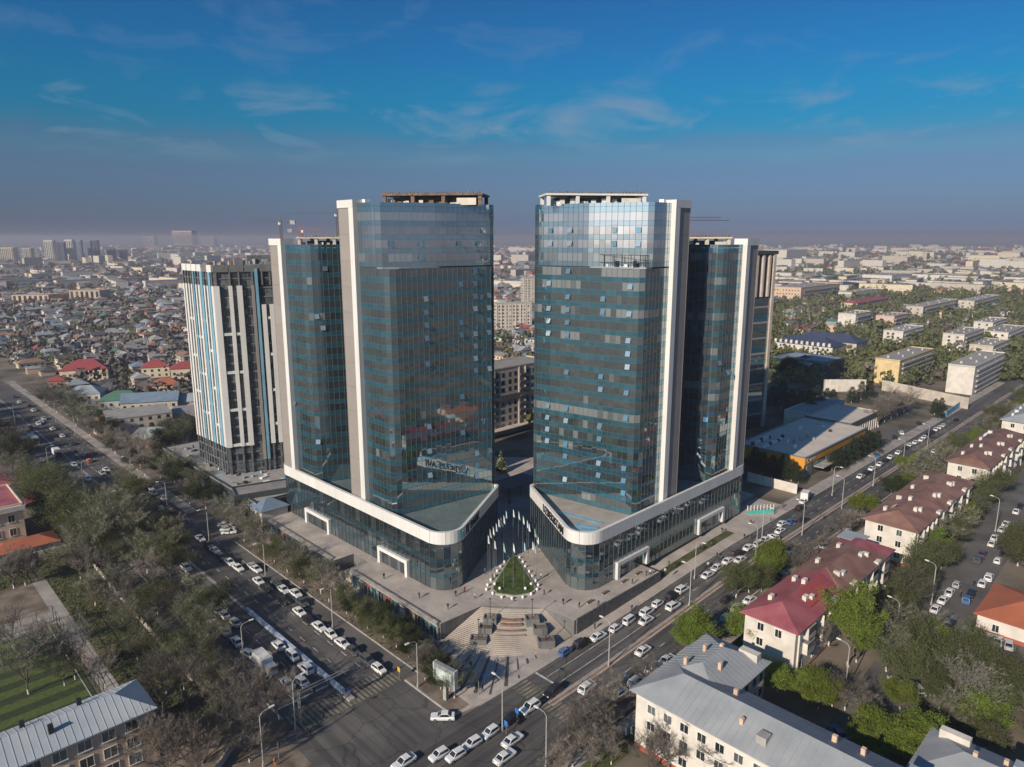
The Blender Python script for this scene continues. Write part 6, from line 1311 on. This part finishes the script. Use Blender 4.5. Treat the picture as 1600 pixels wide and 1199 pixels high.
# ================================================================ people
def person_mesh(i, top, legs, step):
    me = bpy.data.meshes.new('body'); s = step
    V = [(0, 0, .95), (0, 0, 1.18), (0, 0, 1.42), (0, 0, 1.52), (0.02, 0, 1.66), (0, .10, .88), (s * .6, .10, .48), (s * .8, .10, .06), (s * .8 + .14, .10, .04), (0, -.10, .88), (-s * .3, -.10, .48), (-s, -.10, .06), (-s + .14, -.10, .04), (0, .2, 1.40), (-s * .4, .25, 1.12), (s * .2 - .05, .24, .88), (0, -.2, 1.40), (s * .4, -.25, 1.12), (s * .6, -.24, .88)]
    E = [(0, 1), (1, 2), (2, 3), (3, 4), (0, 5), (5, 6), (6, 7), (7, 8), (0, 9), (9, 10), (10, 11), (11, 12), (2, 13), (13, 14), (14, 15), (2, 16), (16, 17), (17, 18)]
    RR = [.15, .15, .16, .07, .11, .10, .075, .05, .045, .10, .075, .05, .045, .075, .055, .045, .075, .055, .045]
    me.from_pydata(V, E, []); o = bpy.data.objects.new('body', me); COL.objects.link(o); o.modifiers.new('skin', 'SKIN'); me.skin_vertices[0].data[0].use_root = True
    for k, r_ in enumerate(RR): me.skin_vertices[0].data[k].radius = (r_, r_)
    sb = o.modifiers.new('sub', 'SUBSURF'); sb.levels = 1
    dg = bpy.context.evaluated_depsgraph_get(); m2 = bpy.data.meshes.new_from_object(o.evaluated_get(dg)); bpy.data.objects.remove(o)
    m2.name = 'person_body'; m2.materials.clear(); 
    for q in (top, legs, (.36, .22, .16), (.03, .025, .02)): m2.materials.append(M('cloth_%02d%02d%02d' % tuple(int(c * 99) for c in q), q, .9))
    for f in m2.polygons: z = f.center.z; f.material_index = 3 if (z > 1.68 or (z > 1.6 and f.center.x < -.01)) else 2 if z > 1.53 else 0 if z > .92 else 1
    return m2
PM = [(person_mesh(0, (.02, .02, .025), (.03, .03, .04), .22), 'black clothes'), (person_mesh(1, (.05, .06, .09), (.02, .02, .02), .1), 'dark jacket and trousers'), (person_mesh(2, (.45, .44, .42), (.03, .04, .08), .25), 'pale top and dark trousers'), (person_mesh(3, (.10, .08, .07), (.05, .05, .06), .18), 'brown coat'), (person_mesh(4, (.4, .03, .03), (.03, .03, .03), .1), 'red top'), (person_mesh(5, (.6, .2, .02), (.6, .2, .02), .15), 'orange work clothes'), (person_mesh(6, (.05, .25, .55), (.03, .03, .04), .15), 'bright blue top')]
PC = {}
def people(where, pts, z=None):
    for p in pts:
        i = p[2] if len(p) > 2 else RN.choice((0, 0, 1, 1, 3, 2)); q = at(p[0], p[1], z) if z is not None else G(p[0], p[1]); n = PC[(where, i)] = PC.get((where, i), 0) + 1
        tag(ob('person', PM[i][0], None, (q[0], q[1], q[2] + (.16 if z is None else 0)), RN.random() * 6.28, RN.uniform(.95, 1.05)), f'{nth(n)} person in {PM[i][1]} {where}', 'person', 'people ' + where)
people('on the upper plaza', [(712, 932, 0), (726, 926, 4), (988, 913), (935, 948), (784, 843), (795, 789), (797, 790), (822, 844), (1045, 885), (1039, 897), (770, 905), (850, 930), (880, 945), (758, 897), (905, 950), (700, 952), (742, 936), (845, 905), (1010, 900), (1016, 899), (655, 935), (600, 905)], PZ)
people('on the fan paving and its kerb', [(681, 1014), (736, 1045, 0), (744, 1077), (748, 1078, 0), (754, 1082, 0), (721, 1075)])
people('on the pavement along the median road', [(929, 984), (987, 955), (1128, 833, 0), (1094, 859), (1111, 856), (1123, 877), (1106, 888), (1100, 889), (1163, 843), (1174, 843), (1191, 837), (1173, 820), (1210, 804), (1223, 794), (1204, 815), (1097, 861), (1127, 880), (1120, 872)])
people('at the avenue crossing', [(481, 1148, 0), (485, 1150, 1), (430, 1198, 5)]); people('in the yard street', [(1500, 934, 1), (1521, 917, 0), (1589, 1019, 1)]); people('by the parked cars on the near verge', [(977, 1066, 6)])
people('in the far stretch of the median road', [(1298, 832, 0), (1287, 812, 0)])
# ================================================================ houses of the low district and the far city
_hm = {}
HW = ['wall_white', 'wall_cream', 'wall_beige', 'wall_peach', 'wall_grey', 'wall_pink', 'wall_brick']; HR = ['roof_slate', 'roof_grey', 'roof_rust', 'roof_red', 'roof_blue', 'roof_green', 'roof_dark', 'roof_pale', 'roof_orange', 'roof_metal', 'roof_crimson']
RCOL = dict(roof_slate='slate-grey', roof_grey='light grey', roof_rust='rusty', roof_red='red', roof_blue='blue-grey', roof_green='green', roof_dark='dark', roof_pale='pale', roof_orange='orange', roof_metal='silvery', roof_crimson='crimson', roof_brown='brown')
def house_mesh(lx, ly, h, wl, rt, rm):
    k = (lx, ly, h, wl, rt, rm)
    if k not in _hm:
        w = MB().prism([(0, 0), (lx, 0), (lx, ly), (0, ly)], -1, h).mesh('wall', M(wl))
        if rt == 'flat': r = MB().prism([(-.2, -.2), (lx + .2, -.2), (lx + .2, ly + .2), (-.2, ly + .2)], h, h + .35).mesh('roof', M(rm))
        else:
            m = hip(lx, ly, h, min(lx, ly) * .26, .5, rt == 'gable'); r = m.mesh('roof', M(rm))
        _hm[k] = (w, r)
    return _hm[k]
wq = MB().box(0, 0, 0, 1.5, 1.3, .1).mesh('window', DARKW); dish_m = MB().lathe([(0, .0), (.5, .07), (.8, .18), (1., .3)], 10).mesh('satellite_dish', M('dish_white'), smooth=True)
HN = {}
def house(x, y, an, lx, ly, h, wl, rt, rm, zone, wins_=True, label=None, name='house', cat='house', dish=False):
    n = HN[(zone, rm)] = HN.get((zone, rm), 0) + 1; w, r_ = house_mesh(lx, ly, h, wl, rt, rm)
    shape = {'flat': 'flat', 'hip': 'hip', 'gable': 'gable'}[rt]
    lab = label or f'{nth(n)} {wl.split("_")[1]} house under {RCOL[rm]} {shape} roof, {zone}'
    r = thing(name, lab, cat, (x, y, gz(x, y)), an, None if label else 'houses ' + zone); ob('wall', w, r); rf = ob('roof', r_, r)
    if wins_:
        for f in range(max(1, int(h / 3))):
            for k in range(max(2, int(lx / 3.4))): ob('window', wq, r, (lx * (k + .5) / max(2, int(lx / 3.4)), -.03, 1 + 3 * f))
            for k in range(max(1, int(ly / 4))): ob('window', wq, r, (-.03, ly * (k + .5) / max(1, int(ly / 4)), 1 + 3 * f), math.pi / 2)
    if dish: d = ob('satellite_dish', dish_m, rf, (lx * .3, ly * .3, h + 2.2)); d.rotation_euler = (rad(50), 0, 2.6)
    return r
taken = []
def hand(px, py, lx, ly, h, wl, rt, rm, label, an=ANG_R, **k):
    p = G(px, py); taken.append((p[0], p[1], max(lx, ly) * 1.1)); return house(p[0], p[1], an, lx, ly, h, wl, rt, rm, '', True, label, **k)
hand(95, 600, 26, 20, 8, 'wall_cream', 'hip', 'roof_red', 'large cream mansion with red hip roof and small balconies', an=.35, name='mansion')
hand(75, 606, 9, 9, 4, 'wall_brick', 'hip', 'roof_red', 'small red-roofed annex beside the cream mansion', an=.35)
hand(222, 592, 16, 14, 7, 'wall_cream', 'hip', 'roof_red', 'red-roofed villa, first of the twin villas near the striped tower', an=.35, name='mansion'); hand(268, 597, 16, 13, 8, 'wall_cream', 'hip', 'roof_red', 'red-roofed villa touching the striped tower, second of the twins', an=.35, name='mansion')
hand(235, 614, 16, 12, 4, 'wall_peach', 'hip', 'roof_orange', 'low house with orange tent roof before the twin villas', an=.3); hand(100, 637, 18, 13, 7, 'wall_white', 'hip', 'roof_metal', 'white house with silver-blue roof beside the green-roofed house', an=.2)
hand(155, 648, 20, 14, 7, 'wall_grey', 'hip', 'roof_green', 'grey house with green gabled roof by the avenue', an=.25); hand(172, 688, 26, 20, 9, 'wall_beige', 'flat', 'roof_pale', 'brown brick office with flat pale roof by the avenue', an=.6, cat='building', name='office_building'); hand(152, 682, 18, 10, 6, 'wall_pink', 'hip', 'roof_rust', 'pink house with rusty roof before the brick office', an=.7)
hand(208, 702, 20, 12, 6, 'wall_white', 'flat', 'roof_pale', 'white rounded shop with flat roof near the dark trees', an=.2, cat='building', name='shop_building'); hand(230, 706, 12, 12, 6, 'wall_brick', 'gable', 'roof_metal', 'brick shed with silver gable roof beside the white shop', an=.2); hand(190, 652, 26, 14, 7, 'wall_beige', 'gable', 'roof_blue', 'long house with pale blue sheet roof behind the brick office', an=.3)
hand(235, 646, 26, 12, 5, 'wall_grey', 'gable', 'roof_metal', 'low hall with silver sheet roof before the dark trees', an=.3); hand(265, 665, 24, 18, 5, 'wall_peach', 'flat', 'roof_pale', 'low flat-roofed yard building beside the striped tower', an=.3)
for p_ in ((-103, 245, 45), (-5, 190, 110), (-30, 300, 40)): taken.append(p_)
def visible(x, y, z, m=25):
    p = proj((x, y, z)); return -m < p[0] < 1600 + m and p[1] < 1230
def clear(x, y, r):
    s, o = invL(x, y)
    if -18 < o < 22: return False
    s, o = invR(x, y)
    if -36 < o < 30 and s < 420: return False
    return all((x - a) ** 2 + (y - b) ** 2 > (r + c) ** 2 for a, b, c in taken)
cand = []
rn = random.Random(77)
for i in range(-6, 60):
    for j in range(-30, 60):
        s, o = 120 + i * 17.5 + rn.uniform(-3, 3), 30 + j * 15.5 + rn.uniform(-3, 3); x, y = LP(s, o)
        if y < 300 or y > 1250: continue
        px, py, _ = proj((x, y, 0))
        if 455 < px < 770 or 850 < px < 1180 or px < -30 or px > 1630: continue
        if 300 < px < 440 and py > 480: continue
        if px > 1180 and (y < 620 or rn.random() < .55): continue
        if 320 < px < 455 and y < 500: continue
        if not clear(x, y, 4) or rn.random() < .1: continue
        cand.append((x, y, px, py))
cand.sort(key=lambda c: c[1]); rest = []
def zone_of(px, y):
    side = 'in the district past the avenue' if px < 300 else 'behind the striped tower' if px < 500 else 'seen between the two towers' if px < 1000 else 'in the green district'
    d = 'near rows ' if y < 430 else 'middle rows ' if y < 560 else 'back rows ' if y < 720 else 'far rows '
    return d + side
for k, (x, y, px, py) in enumerate(cand):
    lx, ly = rn.choice(((12, 9), (14, 10), (11, 8), (16, 9), (10, 10))); h = rn.choice((3.4, 3.6, 6, 6.5)); wl = rn.choices(HW, (5, 3, 4, 2, 2, 1, 2))[0]; rt = rn.choices(('hip', 'gable', 'flat'), (4, 4, 2))[0]; rm = rn.choices(HR, (8, 5, 4.5, 1.5, 3, .9, 4.5, 4, .5, 3, .6))[0]; an = ANG_L + rn.choice((0, 1.57)) + rn.uniform(-.12, .12) + math.pi
    if k < 285: house(x, y, an, lx, ly, h, wl, rt, rm, zone_of(px, y), y < 620, dish=rn.random() < .2)
    else: rest.append((x, y, an, lx, ly, h, wl, rt, rm))
# everything past the three hundred largest: one mass
far_m = {}
def mass_add(x, y, an, lx, ly, h, wl, rt, rm):
    mw = far_m.setdefault(wl, MB()); mr = far_m.setdefault(rm, MB()); c, s_ = math.cos(an), math.sin(an); z = gz(x, y)
    tr = lambda p: (x + p[0] * c - p[1] * s_, y + p[0] * s_ + p[1] * c, z + p[2])
    b = MB().prism([(0, 0), (lx, 0), (lx, ly), (0, ly)], -1, h, bottom=False)
    for f in b.f: mw.face([tr(b.v[q]) for q in f])
    if rt != 'flat':
        b = hip(lx, ly, h + .1, min(lx, ly) * .26, .4, rt == 'gable')
        for f in b.f[:4]: mr.face([tr(b.v[q]) for q in f])
    else: mr.face([tr(p) for p in ((-.3, -.3, h + .2), (lx + .3, -.3, h + .2), (lx + .3, ly + .3, h + .2), (-.3, ly + .3, h + .2))])
for c_ in rest: mass_add(*c_)
d = 1150.
while d < 6500:       # the plain to the horizon, thinning out with distance
    hw = d * .80; n = int(130 if d < 2500 else 170); 
    for _ in range(n):
        x = rn.uniform(-hw, hw); y = d * rn.uniform(.95, 1.05); px = 800 + FPX * x / (y * _c + 88 * _s)
        if 545 < px < 768 or 845 < px < 1178: continue
        left = px < 800; sc = 1 + (d - 1150) / 1500
        if rn.random() < (.16 if left else .3): lx, ly, h = rn.uniform(40, 90), rn.uniform(13, 18), rn.choice((12, 15, 15, 27, 30) if d > 1800 else (12, 15)); wl = rn.choice(('wall_white', 'wall_beige', 'wall_cream', 'wall_white')); rt, rm = 'flat', 'roof_pale'
        else: lx, ly, h = rn.uniform(12, 24) * sc, rn.uniform(9, 16) * sc, rn.choice((4, 6, 8)) ; wl = rn.choices(HW, (5, 3, 4, 2, 2, 1, 2))[0]; rt = rn.choice(('hip', 'gable', 'flat')); rm = rn.choices(HR, (8, 5, 5, 1.6 if left else 3, 3, .7, 4, 4, .6, 3, .6))[0]
        mass_add(x, y, rn.choice((ANG_L, ANG_R)) + rn.uniform(-.2, .2), lx, ly, h, wl, rt, rm)
    d *= 1.055
for nm, m in far_m.items(): tag(kind(m.build('far_rooftops' if nm.startswith('roof') else 'far_walls', M(nm)), 'stuff'), f'mass of distant {"roofs" if nm.startswith("roof") else "walls"} in {nm.split("_")[1]} across the plain', 'city')
# countable high blocks on the horizon
def skyline(lst, where):
    for i, (px, yb, yt, w, wl, lab) in enumerate(lst):
        p = G(px, yb); W_ = w * p[1] / FPX; H_ = (yb - yt) * p[1] / FPX; r, rf = block('high_rise', lab, 'apartment block', (p[0], p[1]), ANG_R - .75, W_ * .75, W_ * .5, H_, wl, 'flat', 'roof_pale')
        n = max(3, int(W_ / 8)); L_ = W_ * .75
        for k in range(n): MB().box(L_ * (k + .5) / n, -.2, H_ * .05, H_ * .95, L_ / n * .45, .5).build('window_strip', DARKW, r)
skyline([(72, 411, 377, 18, 'wall_white', 'white slab tower first in the dark-sided row on the skyline'), (104, 410, 376, 16, 'wall_white', 'white slab tower second in the dark-sided row on the skyline'), (92, 412, 380, 14, 'roof_navy', 'dark tower between the two white slab towers'), (120, 409, 377, 12, 'roof_blue', 'blue-grey tower after the white slabs'), (134, 409, 378, 13, 'roof_blue', 'second blue-grey tower after the white slabs'), (148, 409, 377, 10, 'roof_navy', 'slim dark tower after the blue-grey pair'), (168, 408, 390, 14, 'roof_navy', 'shorter dark block past the slim dark tower'), (187, 408, 391, 13, 'roof_navy', 'last shorter dark block of the skyline row'), (2, 410, 388, 26, 'wall_cream', 'ribbed cream block at the skyline edge'), (36, 408, 389, 18, 'wall_beige', 'grey-beige block beside the ribbed cream one'), (270, 383, 362, 40, 'wall_pink', 'wide pink block standing above the horizon'), (225, 385, 370, 22, 'wall_beige', 'beige block left of the wide pink one'.replace('left of', 'before')), (315, 384, 371, 26, 'wall_pink', 'lower pink block after the wide pink one')], '')
skyline([(20, 477, 462, 75, 'wall_peach', 'long peach factory hall in the plain'), (110, 474, 455, 62, 'wall_peach', 'long factory hall with tall stair tower')], '')
# tower cranes beyond
def crane(x, y, H, jib, an, lab, col):
    r = thing('tower_crane', lab, 'crane', (x, y, gz(x, y)), an)
    M('crane_' + col, dict(red=(.35, .07, .05), yellow=(.4, .28, .08), dark=(.06, .06, .07))[col], .6)
    for dx, dy in ((-.7, -.7), (.7, -.7), (.7, .7), (-.7, .7)): MB().box(dx, dy, 0, H, .28, .28).build('mast_leg', M('crane_' + col), r)
    mb = MB()
    for k in range(int(H / 3)): mb.bar((-.7, -.7, k * 3), (.7, -.7, k * 3 + 3), .16, .16); mb.bar((.7, -.7, k * 3), (-.7, -.7, k * 3 + 3), .16, .16)
    kind(mb.build('lattice', M('crane_' + col), r), 'stuff')
    for dy in (-.6, .6): MB().box(jib * .5 - 4, dy, H, H + .3, jib + 8, .25).build('jib', M('crane_' + col), r)
    MB().box(jib * .5 - 4, 0, H + 1.3, H + 1.6, jib, .25).build('jib_top', M('crane_' + col), r); MB().box(0, 0, H, H + 3.2, 1.1, 1.1, 0, taper=.3).build('apex', M('crane_' + col), r); MB().box(-9, 0, H - 2, H + .8, 3.5, 1.6).build('counterweight', M('concrete'), r); MB().box(1.2, -1, H - 2.2, H - .1, 1.6, 1.4).build('cab', M('white_paint'), r)
crane(-166, 520, 97, 26, math.pi * .98, 'dark-jibbed crane on the skyline over the striped tower', 'dark'); crane(-135, 560, 104, 34, math.pi, 'pale blue-grey crane rising beside the shorter dark glass tower', 'dark'); crane(-175, 600, 92, 22, .1, 'red crane mast low behind the striped tower', 'red'); crane(78, 330, 93.2, 21, .05, 'slender dark crane jib beyond the shaded glass tower', 'dark')
# far trees: one mass
fm = MB(); fo = MB(); rn = random.Random(5)
def clump(mb, x, y, r_, h):
    z = gz(x, y)
    for _ in range(26):
        u = Vector((rn.gauss(0, 1), rn.gauss(0, 1), rn.gauss(0, 1))).normalized(); c = Vector((x + u.x * r_ * rn.uniform(.4, 1), y + u.y * r_ * rn.uniform(.4, 1), z + h * .6 + u.z * h * .4)); s = r_ * rn.uniform(.2, .42)
        n = (u + Vector((rn.gauss(0, .6), rn.gauss(0, .6), rn.gauss(0, .6)))).normalized(); a = n.orthogonal().normalized() * s; b = n.cross(a) * .8; mb.face([c - a, c - b, c + a, c + b])
cnt = 0
for _ in range(9000):
    d = 300 * (14 ** rn.random()); x = rn.uniform(-.8, .8) * d; y = d; px = 800 + FPX * x / (y * _c + 88 * _s)
    if 330 < px < 770 or 842 < px < 1180: continue
    right = px > 1000
    if not right and d > 330 and rn.random() < .50: continue
    if d < 420 and right: continue
    if d < 1250 and not clear(x, y, -6): continue
    if right and invR(x, y)[1] > 0 and d < 520 and rn.random() < .5: continue
    r_ = rn.uniform(2.2, 4.5) * (1 + d / 1500); h = rn.uniform(6, 12) * (1 + d / 4000)
    clump(fo if (right and rn.random() < .75) or rn.random() < .12 else fm, x, y, r_, h); cnt += 1
for _ in range(2600):
    d = rn.uniform(400, 1500); x = d * rn.uniform(.33, .8); 
    if not clear(x, d, -5): continue
    q = proj((x, d, 0))
    if q[0] < 1195 or q[0] > 1640: continue
    clump(fo, x, d, rn.uniform(2.6, 5), rn.uniform(6, 11))
tag(kind(fo.build('distant_woods', leafmat('leaf_far', (.15, .175, .07), (.23, .25, .11), trans=.4)), 'stuff'), 'green tree cover spread through the far district', 'woods'); tag(kind(fm.build('distant_woods', M('far_bare', (.12, .10, .085), .95, .3, .05, c2=(.17, .145, .125), gen='world')), 'stuff'), 'brown bare tree cover spread through the far district', 'woods')
# ---------------------------------------------------------------- haze
def haze():
    m = bpy.data.materials.new('haze'); m.use_nodes = True; t = m.node_tree; t.nodes.clear(); o = N(t, 'ShaderNodeOutputMaterial'); v = N(t, 'ShaderNodeVolumePrincipled')
    v.inputs['Color'].default_value = (.58, .58, .68, 1); v.inputs['Density'].default_value = HAZE_D; v.inputs['Anisotropy'].default_value = .1; t.links.new(v.outputs[0], o.inputs['Volume'])
    b = kind(MB().box(0, 6500, -3, 112, 24000, 20000).build('haze', m), 'stuff'); tag(b, 'thin bluish haze over the plain', 'haze')
HAZE_D = .00020
haze()
